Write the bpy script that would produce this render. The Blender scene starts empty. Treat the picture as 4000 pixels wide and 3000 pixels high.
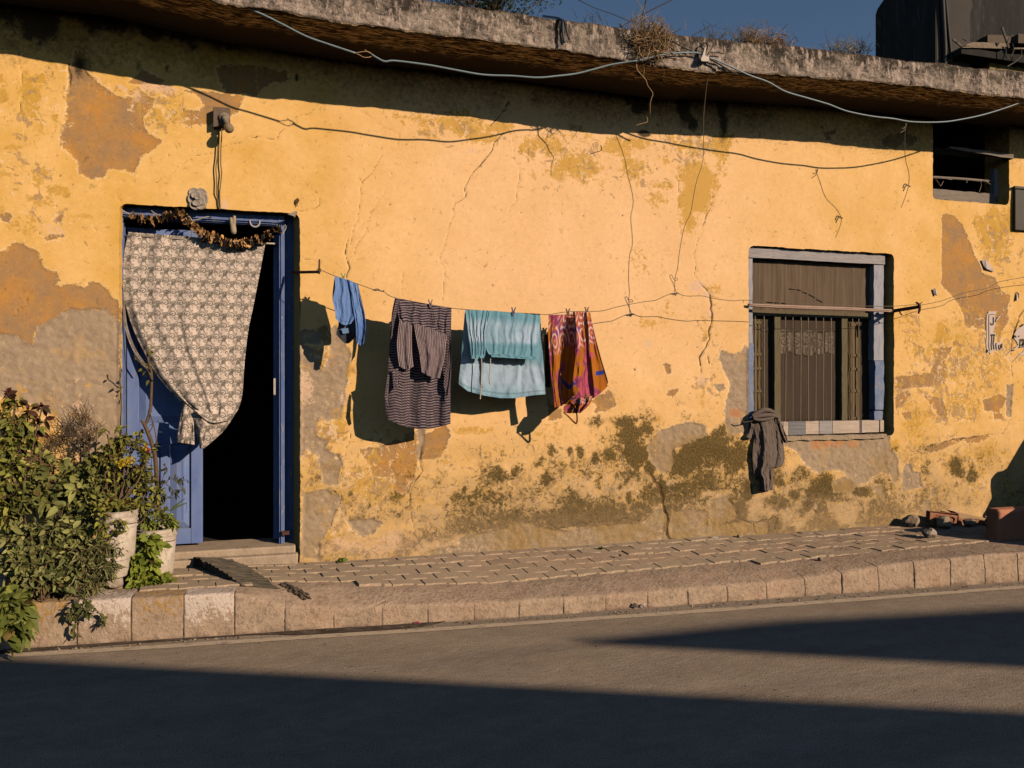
import bpy, bmesh, math, random
import numpy as np
from mathutils import Vector, Matrix
random.seed(7); rng = np.random.default_rng(7)
scene = bpy.context.scene
COL = scene.collection
# ---------------------------------------------------------------- camera calibration
FPX = 2900.0; CAM = np.array([0.0, -5.5, 1.5]); CS, SN = 10400/math.hypot(10400, 2900), 2900/math.hypot(10400, 2900)
RT = np.array([CS, -SN, 0.0]); FW = np.array([SN, CS, 0.0])
SUN = np.array([0.85, -1.0, 0.5])                      # direction towards the sun
def ray(px, py): return FW + RT*((px-2000)/FPX) + np.array([0, 0, (1500-py)/FPX])
def W(px, py, off=0.0):                                # point on the plane `off` metres in front of the wall
    d = ray(px, py); return CAM + d*((-off-CAM[1])/d[1])
def GR(px, py, z=0.0):                                 # point on the horizontal plane z
    d = ray(px, py); return CAM + d*((z-CAM[2])/d[2])
def K(r, c, pts):                                      # coordinates read from a 1000x750 px crop shown at 2.212x
    return [(c*1000+x/2.212, r*750+y/2.212) for x, y in pts]
def KW(r, c, pts, off=0.0): return [W(x, y, off) for x, y in K(r, c, pts)]
def WX(px): return W(px, 1500)[0]
# ---------------------------------------------------------------- numpy noise
def _h(ix, iy, s):
    n = (ix.astype(np.int64)*374761393 + iy.astype(np.int64)*668265263 + s*982451653) & 0x7fffffff
    n = ((n ^ (n >> 13))*1274126177) & 0x7fffffff
    return ((n ^ (n >> 16)) & 0xffff)/65535.0
def vn(x, y, s=0):
    x = np.asarray(x, float); y = np.asarray(y, float)
    ix = np.floor(x); iy = np.floor(y); fx = x-ix; fy = y-iy
    fx = fx*fx*(3-2*fx); fy = fy*fy*(3-2*fy)
    a = _h(ix, iy, s); b = _h(ix+1, iy, s); c = _h(ix, iy+1, s); d = _h(ix+1, iy+1, s)
    return (a*(1-fx)+b*fx)*(1-fy)+(c*(1-fx)+d*fx)*fy
def fbm(x, y, s=0, o=4):
    t = 0; a = .5; f = 1; w = 0
    for i in range(o):
        t = t + a*vn(np.asarray(x)*f, np.asarray(y)*f, s+i*17); w += a; a *= .5; f *= 2.03
    return t/w
def sst(a, b, x):
    t = np.clip((x-a)/(b-a), 0, 1); return t*t*(3-2*t)
def spline(pts, n=8):
    P = [np.asarray(p, float) for p in pts]
    if len(P) < 3: return [P[0]+(P[-1]-P[0])*t for t in np.linspace(0, 1, n+1)]
    out = []
    for i in range(len(P)-1):
        p0 = P[max(i-1, 0)]; p1 = P[i]; p2 = P[i+1]; p3 = P[min(i+2, len(P)-1)]
        for k in range(n):
            t = k/n
            out.append(.5*((2*p1)+(-p0+p2)*t+(2*p0-5*p1+4*p2-p3)*t*t+(-p0+3*p1-3*p2+p3)*t**3))
    out.append(P[-1]); return out
# ---------------------------------------------------------------- objects
def tag(o, label=None, cat=None, group=None, kind=None):
    if label: o['label'] = label
    if cat: o['category'] = cat
    if group: o['group'] = group
    if kind: o['kind'] = kind
    return o
def thing(name, loc, label, cat, group=None):
    o = bpy.data.objects.new(name, None); o.empty_display_size = .1
    o.location = [float(v) for v in loc]; COL.objects.link(o); return tag(o, label, cat, group)
def rootloc(o):
    while o.parent: o = o.parent
    return np.array(o.location)
class MB:
    def __init__(s): s.v = []; s.f = []; s.c = []; s.n = 0
    def add(s, verts, faces, col=None):
        verts = [tuple(map(float, p)) for p in verts]; b = s.n
        s.v += verts; s.n += len(verts); s.f += [tuple(i+b for i in f) for f in faces]
        if col is None: col = (1, 1, 1)
        s.c += ([tuple(col)]*len(verts) if np.ndim(col) == 1 else [tuple(c) for c in col]); return s
    def box(s, p, q, jit=0.0, col=None):
        (x0, y0, z0), (x1, y1, z1) = p, q
        v = [(x0,y0,z0),(x1,y0,z0),(x1,y1,z0),(x0,y1,z0),(x0,y0,z1),(x1,y0,z1),(x1,y1,z1),(x0,y1,z1)]
        if jit: v = [tuple(c+random.uniform(-jit, jit) for c in a) for a in v]
        return s.add(v, [(0,3,2,1),(4,5,6,7),(0,1,5,4),(1,2,6,5),(2,3,7,6),(3,0,4,7)], col)
    def hexa(s, v, col=None):
        return s.add(v, [(0,3,2,1),(4,5,6,7),(0,1,5,4),(1,2,6,5),(2,3,7,6),(3,0,4,7)], col)
    def tube(s, path, r, k=7, col=None, cap=True):
        P = [np.asarray(p, float) for p in path]; n = len(P)
        R = [r]*n if np.isscalar(r) else list(np.interp(np.linspace(0, 1, n), np.linspace(0, 1, len(r)), r))
        t = P[1]-P[0]; t /= (np.linalg.norm(t)+1e-9); up = np.array([0, 0, 1.]) if abs(t[2]) < .9 else np.array([1., 0, 0])
        a = np.cross(t, up); a /= np.linalg.norm(a); v = []
        for i in range(n):
            t = P[min(i+1, n-1)]-P[max(i-1, 0)]; t /= (np.linalg.norm(t)+1e-9)
            a = a-t*np.dot(a, t); a /= (np.linalg.norm(a)+1e-9); b = np.cross(t, a)
            for j in range(k):
                w = 2*math.pi*j/k; v.append(P[i]+(a*math.cos(w)+b*math.sin(w))*R[i])
        f = [(i*k+j, i*k+(j+1) % k, (i+1)*k+(j+1) % k, (i+1)*k+j) for i in range(n-1) for j in range(k)]
        if cap: f += [tuple(range(k))[::-1], tuple((n-1)*k+j for j in range(k))]
        return s.add(v, f, col)
    def prism(s, front, back, col=None):               # two matching outlines joined
        n = len(front); v = list(front)+list(back)
        f = [tuple(range(n)), tuple(range(2*n-1, n-1, -1))]+[(i, n+i, n+(i+1) % n, (i+1) % n) for i in range(n)]
        return s.add(v, f, col)
    def lathe(s, c, prof, k=28, col=None, axis=None):  # prof: (radius, height); axis: optional 3x3 frame
        v = []; c = np.asarray(c, float); A = np.eye(3) if axis is None else axis
        for r, h in prof:
            for j in range(k):
                w = 2*math.pi*j/k; v.append(c+A @ np.array([r*math.cos(w), r*math.sin(w), h]))
        m = len(prof)
        f = [(i*k+j, i*k+(j+1) % k, (i+1)*k+(j+1) % k, (i+1)*k+j) for i in range(m-1) for j in range(k)]
        f += [tuple(range(k))[::-1], tuple((m-1)*k+j for j in range(k))]
        return s.add(v, f, col)
    def grid(s, V, nu, nv, col=None):                  # V: nv rows of nu points
        f = [(j*nu+i, j*nu+i+1, (j+1)*nu+i+1, (j+1)*nu+i) for j in range(nv-1) for i in range(nu-1)]
        return s.add(V, f, col)
    def build(s, name, mat, parent=None, smooth=False, bevel=0, solid=0, auto=None):
        me = bpy.data.meshes.new(name); o = bpy.data.objects.new(name, me); COL.objects.link(o)
        off = np.zeros(3)
        if parent: o.parent = parent; off = rootloc(parent)
        V = np.array(s.v)-off
        me.from_pydata(V.tolist(), [], s.f); me.materials.append(mat)
        ca = me.color_attributes.new('Col', 'FLOAT_COLOR', 'POINT')
        C = np.ones((len(s.v), 4), np.float32); C[:, :3] = np.array(s.c)[:, :3]; ca.data.foreach_set('color', C.ravel())
        if smooth:
            me.polygons.foreach_set('use_smooth', [True]*len(me.polygons))
        if solid:
            m = o.modifiers.new('thickness', 'SOLIDIFY'); m.thickness = solid; m.offset = 0
        if bevel:
            m = o.modifiers.new('bevel', 'BEVEL'); m.width = bevel; m.segments = 2; m.limit_method = 'ANGLE'
        return o
def fastmesh(name, V, F, mat, parent=None, attrs=None, smooth=True):
    me = bpy.data.meshes.new(name); o = bpy.data.objects.new(name, me); COL.objects.link(o)
    if parent: o.parent = parent; V = V-rootloc(parent)
    V = np.ascontiguousarray(V, np.float32); F = np.ascontiguousarray(F, np.int32)
    me.vertices.add(len(V)); me.vertices.foreach_set('co', V.ravel())
    me.loops.add(F.size); me.loops.foreach_set('vertex_index', F.ravel())
    me.polygons.add(len(F)); me.polygons.foreach_set('loop_start', np.arange(len(F), dtype=np.int32)*F.shape[1])
    me.update(calc_edges=True); me.validate()
    me.polygons.foreach_set('use_smooth', np.full(len(me.polygons), smooth))
    for k, A in (attrs or {}).items():
        ca = me.color_attributes.new(k, 'FLOAT_COLOR', 'POINT')
        C = np.ones((len(V), 4), np.float32); C[:, :A.shape[1]] = A; ca.data.foreach_set('color', C.ravel())
    me.materials.append(mat); return o
# ---------------------------------------------------------------- node materials
def L(*c):                                             # sRGB 0-255 -> linear
    return tuple(((v/255)/12.92 if v/255 < .04045 else ((v/255+.055)/1.055)**2.4) for v in c)
class G:
    def __init__(s, name, rough=.85, spec=.25):
        s.m = bpy.data.materials.new(name); s.m.use_nodes = True; s.t = s.m.node_tree; s.N = s.t.nodes
        s.b = s.N['Principled BSDF']; s.b.inputs['Roughness'].default_value = rough
        s.b.inputs['Specular IOR Level'].default_value = spec
        s._o = None
    def set(s, sock, v):
        if hasattr(v, 'is_linked') or hasattr(v, 'links'): s.t.links.new(v, sock)
        else:
            if sock.type == 'RGBA' and len(v) == 3: v = (*v, 1)
            sock.default_value = v
    def co(s):
        if s._o is None: s._o = s.N.new('ShaderNodeTexCoord').outputs['Object']
        return s._o
    def mapv(s, sc=(1, 1, 1), rot=(0, 0, 0)):
        n = s.N.new('ShaderNodeMapping'); s.set(n.inputs[0], s.co()); n.inputs['Scale'].default_value = sc; n.inputs['Rotation'].default_value = rot
        return n.outputs[0]
    def noise(s, sc, det=5, ro=.55, vec=None, dist=0, out='Fac'):
        n = s.N.new('ShaderNodeTexNoise'); s.set(n.inputs['Vector'], vec if vec is not None else s.co())
        n.inputs['Scale'].default_value = sc; n.inputs['Detail'].default_value = det; n.inputs['Roughness'].default_value = ro
        n.inputs['Distortion'].default_value = dist; return n.outputs[out]
    def vor(s, sc, feat='F1', vec=None, out='Distance', rnd=1):
        n = s.N.new('ShaderNodeTexVoronoi'); n.feature = feat; s.set(n.inputs['Vector'], vec if vec is not None else s.co())
        n.inputs['Scale'].default_value = sc; n.inputs['Randomness'].default_value = rnd; return n.outputs[out]
    def ma(s, op, a, b=0, c=0, clamp=False):
        n = s.N.new('ShaderNodeMath'); n.operation = op; n.use_clamp = clamp
        for i, v in enumerate((a, b, c)): s.set(n.inputs[i], v)
        return n.outputs[0]
    def mr(s, x, a, b, c=0., d=1., smooth=False):
        n = s.N.new('ShaderNodeMapRange'); n.clamp = True
        if smooth: n.interpolation_type = 'SMOOTHSTEP'
        for i, v in enumerate((x, a, b, c, d)): s.set(n.inputs[i], v)
        return n.outputs[0]
    def mix(s, f, a, b, mode='MIX'):
        n = s.N.new('ShaderNodeMix'); n.data_type = 'RGBA'; n.blend_type = mode
        s.set(n.inputs[0], f); s.set(n.inputs[6], a); s.set(n.inputs[7], b); return n.outputs[2]
    def attr(s, name='Col'):
        n = s.N.new('ShaderNodeAttribute'); n.attribute_name = name; return n.outputs['Color']
    def sep(s, c):
        n = s.N.new('ShaderNodeSeparateColor'); s.set(n.inputs[0], c); return n.outputs
    def xyz(s):
        n = s.N.new('ShaderNodeSeparateXYZ'); s.set(n.inputs[0], s.co()); return n.outputs
    def bump(s, h, st=.5, dist=.01, nrm=None):
        n = s.N.new('ShaderNodeBump'); n.inputs['Strength'].default_value = st; n.inputs['Distance'].default_value = dist
        s.set(n.inputs['Height'], h)
        if nrm is not None: s.set(n.inputs['Normal'], nrm)
        s.set(s.b.inputs['Normal'], n.outputs[0]); return n.outputs[0]
    def out(s, col, rough=None):
        s.set(s.b.inputs['Base Color'], col)
        if rough is not None: s.set(s.b.inputs['Roughness'], rough)
        return s.m
def simple(name, a, b, sc=8, rough=.85, spec=.25, bs=60, bst=.35, bd=.004, stretch=(1, 1, 1), dark=None):
    g = G(name, rough, spec); v = g.mapv(stretch)
    f = g.mr(g.noise(sc, 6, .6, v), .3, .7); c = g.mix(f, a, b)
    if dark is not None: c = g.mix(g.mr(g.noise(sc*2.7, 5, .65, v, .6), .56, .66), c, dark)
    g.bump(g.noise(bs, 4, .6, v), bst, bd); return g.out(c)
def vcol(name, rough=.9, spec=.15, var=.25, sc=40, bst=.3, bd=.002, trans=0.0, weave=0, streak=None):
    g = G(name, rough, spec); c = g.attr('Col')
    n = g.noise(sc, 5, .6, g.mapv(streak) if streak else None)
    c = g.mix(1.0, c, g.mix(n, (1-var,)*3, (1+var,)*3), 'MULTIPLY')
    h = g.noise(weave or sc*3, 3, .6); g.bump(h, bst, bd); g.out(c)
    if trans:
        t = g.N.new('ShaderNodeBsdfTranslucent'); g.set(t.inputs[0], c)
        mx = g.N.new('ShaderNodeMixShader'); mx.inputs[0].default_value = trans
        g.t.links.new(g.b.outputs[0], mx.inputs[1]); g.t.links.new(t.outputs[0], mx.inputs[2])
        g.t.links.new(mx.outputs[0], g.N['Material Output'].inputs[0])
    return g.m
# ================================================================ light, sky, camera
w = bpy.data.worlds.new('World'); scene.world = w; w.use_nodes = True
nt = w.node_tree; sk = nt.nodes.new('ShaderNodeTexSky'); sk.sky_type = 'NISHITA'; sk.sun_disc = False
EL = math.atan2(SUN[2], math.hypot(SUN[0], SUN[1])); AZ = math.atan2(SUN[0], SUN[1])
sk.sun_elevation = EL; sk.sun_rotation = AZ; sk.altitude = 300; sk.air_density = 1.0; sk.dust_density = .0; sk.ozone_density = 2.6
nt.links.new(sk.outputs[0], nt.nodes['Background'].inputs[0]); nt.nodes['Background'].inputs[1].default_value = .066
sl = bpy.data.lights.new('sun', 'SUN'); sl.energy = 5.0; sl.angle = math.radians(.5); sl.color = (1, .80, .58)
so = bpy.data.objects.new('sun', sl); COL.objects.link(so)
so.rotation_euler = Vector(SUN.tolist()).to_track_quat('Z', 'Y').to_euler(); so.location = (SUN*10).tolist()
cd = bpy.data.cameras.new('camera'); cam = bpy.data.objects.new('camera', cd); COL.objects.link(cam)
cd.sensor_width = 36; cd.lens = 36*FPX/4000; cd.clip_end = 2000; cd.clip_start = .05
cam.location = CAM.tolist(); cam.rotation_euler = (math.pi/2, 0, -math.atan2(SN, CS)); scene.camera = cam
scene.view_settings.view_transform = 'Standard'; scene.view_settings.look = 'None'
scene.view_settings.gamma = 1; scene.view_settings.exposure = 0.0
scene.cycles.max_bounces = 8; scene.cycles.diffuse_bounces = 0; scene.cycles.use_denoising = True

# ================================================================ the painted wall
HOLES = {}
def hole(name, px0, px1, z0, z1, r): HOLES[name] = (WX(px0), WX(px1), z0, z1, r)
hole('door', 467, 1172, .10, 2.713, .045)
hole('window', 2925, 3492, 1.035, 2.668, .05)
hole('upper', 3644, 3942, W(3800, 790)[2], 4.2, .04)
def hsdf(h, x, z):
    x0, x1, z0, z1, r = h; cx, cz = (x0+x1)/2, (z0+z1)/2
    qx = np.abs(x-cx)-(x1-x0)/2+r; qz = np.abs(z-cz)-(z1-z0)/2+r
    d = np.hypot(np.maximum(qx, 0), np.maximum(qz, 0))+np.minimum(np.maximum(qx, qz), 0)-r
    return d+.012*(fbm(x*9, z*9, 5, 3)-.5)+.007*(fbm(x*40, z*40, 6, 2)-.5)
def snap(h, x, z):
    for _ in range(3):
        e = 1e-3; d = hsdf(h, x, z); gx = (hsdf(h, x+e, z)-hsdf(h, x-e, z))/(2*e); gz = (hsdf(h, x, z+e)-hsdf(h, x, z-e))/(2*e)
        l = gx*gx+gz*gz+1e-6; x = x-d*gx/l; z = z-d*gz/l
    return x, z
STEP = .009
xs = np.concatenate([np.arange(-4.2, -2.06, .12), np.arange(-2.05, 6.85, STEP), np.arange(6.9, 9.6, .12)])
zs = np.arange(.06, 3.99, STEP)
X, Z = np.meshgrid(xs, zs); nx, nz = len(xs), len(zs)
idx = np.arange(nx*nz).reshape(nz, nx)
Q = np.stack([idx[:-1, :-1], idx[:-1, 1:], idx[1:, 1:], idx[1:, :-1]], -1).reshape(-1, 4)
xf, zf = X.ravel().copy(), Z.ravel().copy()
cxq, czq = xf[Q].mean(1), zf[Q].mean(1)
keep = np.ones(len(Q), bool); RV, RQ = [], []; base = nx*nz
for h in HOLES.values(): keep &= hsdf(h, cxq, czq) > 0
Q = Q[keep]; used = np.zeros(nx*nz, bool); used[Q.ravel()] = True
for h in HOLES.values():
    d = hsdf(h, xf, zf); near = used & (d < STEP*1.1)
    cnt = np.bincount(Q.ravel(), minlength=nx*nz); near &= (cnt < 4) & (np.abs(d) < .03)
    xf[near], zf[near] = snap(h, xf[near], zf[near])
yf = np.zeros_like(xf)
RD = [0, -.002, .02, .06, .12, .18, .26]                # reveal depths behind the face
for h in HOLES.values():
    x0, x1, z0, z1, r = h; pts = []
    for (cx, cz, a0) in ((x1-r, z1-r, 0), (x0+r, z1-r, 90), (x0+r, z0+r, 180), (x1-r, z0+r, 270)):
        pts += [(cx+r*math.cos(math.radians(a0+a)), cz+r*math.sin(math.radians(a0+a))) for a in range(0, 91, 10)]
    den = []
    for i in range(len(pts)):
        p, q = np.array(pts[i]), np.array(pts[(i+1) % len(pts)]); n = max(1, int(np.linalg.norm(q-p)/.012))
        den += [p+(q-p)*k/n for k in range(n)]
    den = np.array(den); ox, oz = snap(h, den[:, 0], den[:, 1]); n = len(ox); cx, cz = (x0+x1)/2, (z0+z1)/2
    b0 = len(xf)
    for kd, dep in enumerate(RD[1:]):
        k = np.hypot(ox-cx, oz-cz); sh = (0 if kd == 0 else .005*(fbm(np.arange(n)*.15, np.full(n, dep*30), 9, 3)-.5))
        xf = np.append(xf, ox-(ox-cx)/k*sh); zf = np.append(zf, oz-(oz-cz)/k*sh); yf = np.append(yf, np.full(n, max(dep, -.001)))
    for kd in range(len(RD)-2):
        i = np.arange(n); j = (i+1) % n; a = b0+kd*n
        RQ.append(np.stack([a+i, a+j, a+n+j, a+n+i], -1))
Q = np.concatenate([Q]+RQ)
# --- layers of paint, decay and painted eave shade, as signed distances / soft densities over the wall
def poly2(pts): return np.array([[W(x, y)[0], W(x, y)[2]] for x, y in pts])
def psdf(field, pts, wob=.012, lim=.06):
    P = poly2(pts); m = lim
    sel = np.where((xf > P[:, 0].min()-m) & (xf < P[:, 0].max()+m) & (zf > P[:, 1].min()-m) & (zf < P[:, 1].max()+m))[0]
    x, z = xf[sel], zf[sel]
    x = x+wob*2*(fbm(x*22, z*22, 31, 4)-.5)+wob*2.2*(fbm(x*7, z*7, 35, 2)-.5); z = z+wob*2*(fbm(x*22, z*22, 53, 4)-.5)+wob*2.2*(fbm(x*7, z*7, 57, 2)-.5)
    d = np.full(len(x), 1e9); ins = np.zeros(len(x), bool)
    for i in range(len(P)):
        a, b = P[i], P[(i+1) % len(P)]; e = b-a
        t = np.clip(((x-a[0])*e[0]+(z-a[1])*e[1])/(e@e+1e-12), 0, 1)
        d = np.minimum(d, np.hypot(x-a[0]-t*e[0], z-a[1]-t*e[1]))
        c = (a[1] > z) != (b[1] > z)
        with np.errstate(divide='ignore', invalid='ignore'):
            ins ^= c & (x < (b[0]-a[0])*(z-a[1])/(b[1]-a[1])+a[0])
    field[sel] = np.maximum(field[sel], np.clip(np.where(ins, d, -d), -lim, lim))
def lsdf(field, pts, wid, jag=.012):
    P = poly2(pts); R = [P[0]]
    for a, b in zip(P[:-1], P[1:]):                    # broken into small kinks
        n = max(1, int(np.linalg.norm(b-a)/.035))
        for k in range(1, n+1): R.append(a+(b-a)*k/n+(rng.normal(0, jag*.5, 2) if k < n else 0))
    P = np.array(R); wd = np.interp(np.linspace(0, 1, len(P)), np.linspace(0, 1, len(wid)), wid)
    for i in range(len(P)-1):
        a, b = P[i], P[i+1]; e = b-a; m = .03
        sel = np.where((np.abs(xf-(a[0]+b[0])/2) < abs(e[0])/2+m) & (np.abs(zf-(a[1]+b[1])/2) < abs(e[1])/2+m))[0]
        x, z = xf[sel], zf[sel]; t = np.clip(((x-a[0])*e[0]+(z-a[1])*e[1])/(e@e+1e-12), 0, 1)
        d = np.hypot(x-a[0]-t*e[0], z-a[1]-t*e[1])-(wd[i]*(1-t)+wd[i+1]*t)*(.4+.8*random.random())
        field[sel] = np.minimum(field[sel], d)
def blob(field, r, c, els):
    for cx, cy, rx, ry, a in els:
        (px, py), = K(r, c, [(cx, cy)]); o = W(px, py); s = 508*(12400-px)/10400
        u = (xf-o[0])/(rx/2.212/s*.95); v = (zf-o[2])/(ry/2.212/s)
        d = np.hypot(u, v)*.85+1.3*(fbm(xf*8, zf*8, 71, 4)-.5)
        np.maximum(field, a*sst(1.3, .2, d), out=field)
nV = len(xf); flk = np.zeros(nV)
och = np.full(nV, -.06); peel = np.full(nV, -.06); crk = np.full(nV, .05)
mus = np.zeros(nV); mold = np.zeros(nV); wht = np.zeros(nV); soot_shade = np.zeros(nV); brk = np.full(nV, -.06)
for r, c, p in [
 (0,0,[(610,680),(820,700),(1000,830),(1160,860),(1240,830),(1330,860),(1330,920),(1240,1010),(1270,1150),(1380,1210),(1330,1290),(1200,1370),(1160,1490),(1080,1470),(960,1470),(890,1540),(790,1560),(680,1500),(660,1400),(590,1310),(510,1240),(550,1120),(580,1000),(580,820)]),
 (0,0,[(1600,770),(2090,830),(2090,860),(2050,960),(1990,1010),(1800,1080),(1600,1080),(1560,950),(1740,960),(1750,880),(1700,840)]),
 (0,0,[(600,660),(640,430),(720,470),(760,650),(840,700),(610,700)]),
 (0,0,[(1080,700),(1220,610),(1420,690),(1400,745),(1100,720)]),
 (0,0,[(1850,560),(2212,560),(2212,830),(1950,800),(1900,700)]),
 (0,1,[(0,560),(260,620),(250,700),(130,710),(40,760),(0,810)]),
 (1,0,[(-420,700),(-330,600),(-230,640),(-140,540),(-60,560),(50,500),(110,440),(210,430),(220,460),(290,490),(350,560),(360,610),(410,680),(500,690),(510,750),(470,790),(520,810),(560,790),(640,790),(730,830),(760,770),(800,755),(940,830),(980,910),(1015,930),(1040,1110),(900,1020),(600,1030),(450,1130),(320,1200),(280,1350),(200,1300),(150,1250),(-60,1240),(-200,1300),(-360,1180),(-460,900)]),
 (1,0,[(0,200),(60,190),(90,220),(60,255),(0,245)]), (1,0,[(380,370),(500,370),(540,380),(470,405),(400,405)]), (1,0,[(470,210),(540,190),(520,260),(470,260)]),
 (2,1,[(880,560),(1100,540),(1380,440),(1400,620),(1370,830),(1330,950),(1200,940),(1180,800),(1010,800),(980,680)]),
 (2,1,[(1430,440),(1640,360),(1680,460),(1600,630),(1430,660)]),
 (1,3,[(1510,190),(1570,180),(1620,200),(1690,300),(1750,430),(1790,560),(1860,700),(1960,740),(2020,860),(2090,900),(2060,1000),(2080,1100),(2000,1250),(1900,1200),(1700,1150),(1680,1030),(1640,960),(1550,860),(1490,790),(1500,720),(1510,540),(1500,400)]),
 (1,3,[(1420,1360),(1600,1330),(1560,1400),(1520,1450),(1560,1550),(1520,1640),(1420,1680),(1100,1700),(1100,1600),(1400,1560),(1440,1450)]),
 (1,3,[(1290,1330),(1340,1340),(1345,1380),(1310,1390)]), (1,3,[(1590,1290),(1650,1290),(1660,1330),(1600,1330)]), (1,3,[(1590,1460),(1640,1440),(1650,1510),(1590,1510)]),
 (2,3,[(1100,110),(1200,60),(1240,90),(1160,180),(1100,230)]), (2,3,[(1350,110),(1500,120),(1550,250),(1520,320),(1450,220)]),
 (2,3,[(1850,150),(2000,90),(2060,130),(1990,250),(1870,230)]), (2,3,[(1160,250),(1220,240),(1240,290),(1180,300)]), (2,3,[(1950,260),(2020,260),(2010,310),(1950,310)]),
 (2,3,[(1330,560),(1400,530),(1690,465),(1690,492),(1480,570),(1400,590)]), (2,3,[(1700,470),(1890,440),(1910,455),(1830,500),(1730,520)]),
 (1,2,[(1310,1500),(1340,1470),(1370,1520),(1375,1570),(1320,1575)]), (1,2,[(1060,1520),(1080,1540),(1060,1550)]),
 (2,2,[(680,150),(830,40),(880,80),(900,200),(830,220),(700,250),(730,180)]), (2,2,[(305,130),(340,180),(425,220),(425,290),(310,320)]),
 (2,2,[(1340,60),(1440,35),(1400,110),(1335,100)]), (2,2,[(735,270),(770,245),(770,290),(740,310)]),
 (0,3,[(980,1220),(1040,1170),(1110,1150),(1180,1140),(1280,1180),(1280,1230),(1220,1270),(1170,1230),(1110,1290),(1000,1280)]),
 (0,3,[(490,1140),(560,1130),(590,1110),(600,1150),(540,1180),(560,1215),(510,1220)]),
 (1,1,[(560,1170),(620,1150),(640,1280),(600,1300),(540,1260)]),
]: psdf(och, K(r, c, p))
for r, c, p in [
 (1,0,[(-380,1300),(-200,1280),(-60,1220),(150,1230),(200,1300),(280,1330),(330,1180),(450,1100),(600,1000),(900,1000),(1040,1110),(1040,1700),(-60,1700),(-300,1720),(-470,1560)]),
 (2,0,[(-320,60),(-60,-20),(1040,-20),(1040,480),(960,640),(700,640),(480,300),(200,150),(-60,120),(-260,220)]),
 (1,1,[(360,1310),(470,1340),(540,1480),(600,1510),(640,1400),(630,1200),(700,1150),(720,1250),(800,1350),(830,1400),(800,1500),(780,1690),(360,1690)]),
 (1,1,[(360,1195),(530,1190),(560,1170),(600,1200),(560,1320),(360,1330)]),
 (2,1,[(360,-20),(780,-20),(770,100),(730,300),(640,330),(560,280),(500,420),(560,480),(640,460),(600,560),(700,600),(740,680),(700,880),(590,860),(540,640),(430,560),(360,700)]),
 (2,1,[(400,950),(600,900),(740,980),(640,1250),(560,1380),(560,1530),(370,1480),(400,1200)]),
 (2,1,[(770,1180),(1000,1150),(1080,1200),(1010,1310),(930,1330),(850,1270)]),
 (2,1,[(1380,390),(1460,390),(1440,520),(1425,700),(1400,720),(1390,560)]),
 (2,1,[(1750,1340),(1900,1290),(2240,1220),(2240,1480),(1750,1510)]),
 (2,2,[(-20,1200),(180,1190),(300,1250),(500,1270),(720,1230),(1000,1200),(1100,1180),(1240,1090),(1320,1080),(1340,1160),(1300,1250),(1180,1330),(1050,1410),(600,1450),(-20,1500)]),
 (2,2,[(1380,1100),(1550,1080),(1700,1100),(1700,1250),(1600,1310),(1370,1290),(1350,1200)]),
 (2,2,[(1720,1000),(1850,960),(1950,1080),(1920,1170),(1740,1250),(1690,1180)]),
 (2,2,[(1170,560),(1200,500),(1260,420),(1380,370),(1550,330),(1680,360),(1690,420),(1660,460),(1540,500),(1400,560),(1390,600),(1400,660),(1380,720),(1310,770),(1260,750),(1200,690),(1190,620)]),
 (1,2,[(1800,1380),(1860,1380),(1920,1410),(1990,1390),(2020,1320),(2070,1380),(2090,1680),(1890,1680),(1830,1530),(1790,1440)]),
 (2,2,[(1890,-20),(2060,-20),(2050,440),(1985,430),(1870,460),(1840,300),(1850,150)]), (2,2,[(1750,0),(1830,0),(1840,40),(1790,80)]),
 (2,3,[(60,440),(1060,440),(1060,570),(1130,640),(1140,800),(1080,870),(1060,780),(990,760),(900,800),(860,850),(770,870),(690,830),(650,760),(560,740),(430,770),(330,700),(290,650),(200,560),(60,500)]),
 (2,3,[(1160,820),(1190,700),(1240,700),(1250,760),(1310,760),(1330,890),(1160,920)]), (2,3,[(540,850),(620,810),(760,840),(790,880),(700,940),(560,940)]),
 (2,3,[(910,890),(1000,880),(1030,1000),(950,1050)]), (2,3,[(1350,1000),(1410,1000),(1400,1200),(1340,1180)]), (2,3,[(740,1190),(860,1190),(870,1240),(740,1250)]),
 (2,3,[(2060,0),(2120,0),(2100,290),(2060,290)]), (2,3,[(1410,900),(1460,900),(1440,960),(1410,960)]),
]: psdf(peel, K(r, c, p))
psdf(peel, K(2,1,[(1500,1440),(1750,1400),(2212,1300),(2212,1520),(1500,1540)])); psdf(peel, K(2,2,[(-20,1330),(500,1360),(900,1330),(1300,1290),(1700,1220),(1950,1190),(2212,1180),(2212,1340),(1200,1450),(-20,1520)]))
psdf(brk, K(2,2,[(1890,220),(1980,218),(1982,282),(1892,285)]), .004); psdf(brk, K(2,3,[(380,490),(465,490),(465,565),(380,560)]), .006)
for x in (480, 585, 700): psdf(brk, K(2,3,[(x,490),(x+85,490),(x+82,545),(x,550)]), .01)
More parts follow.
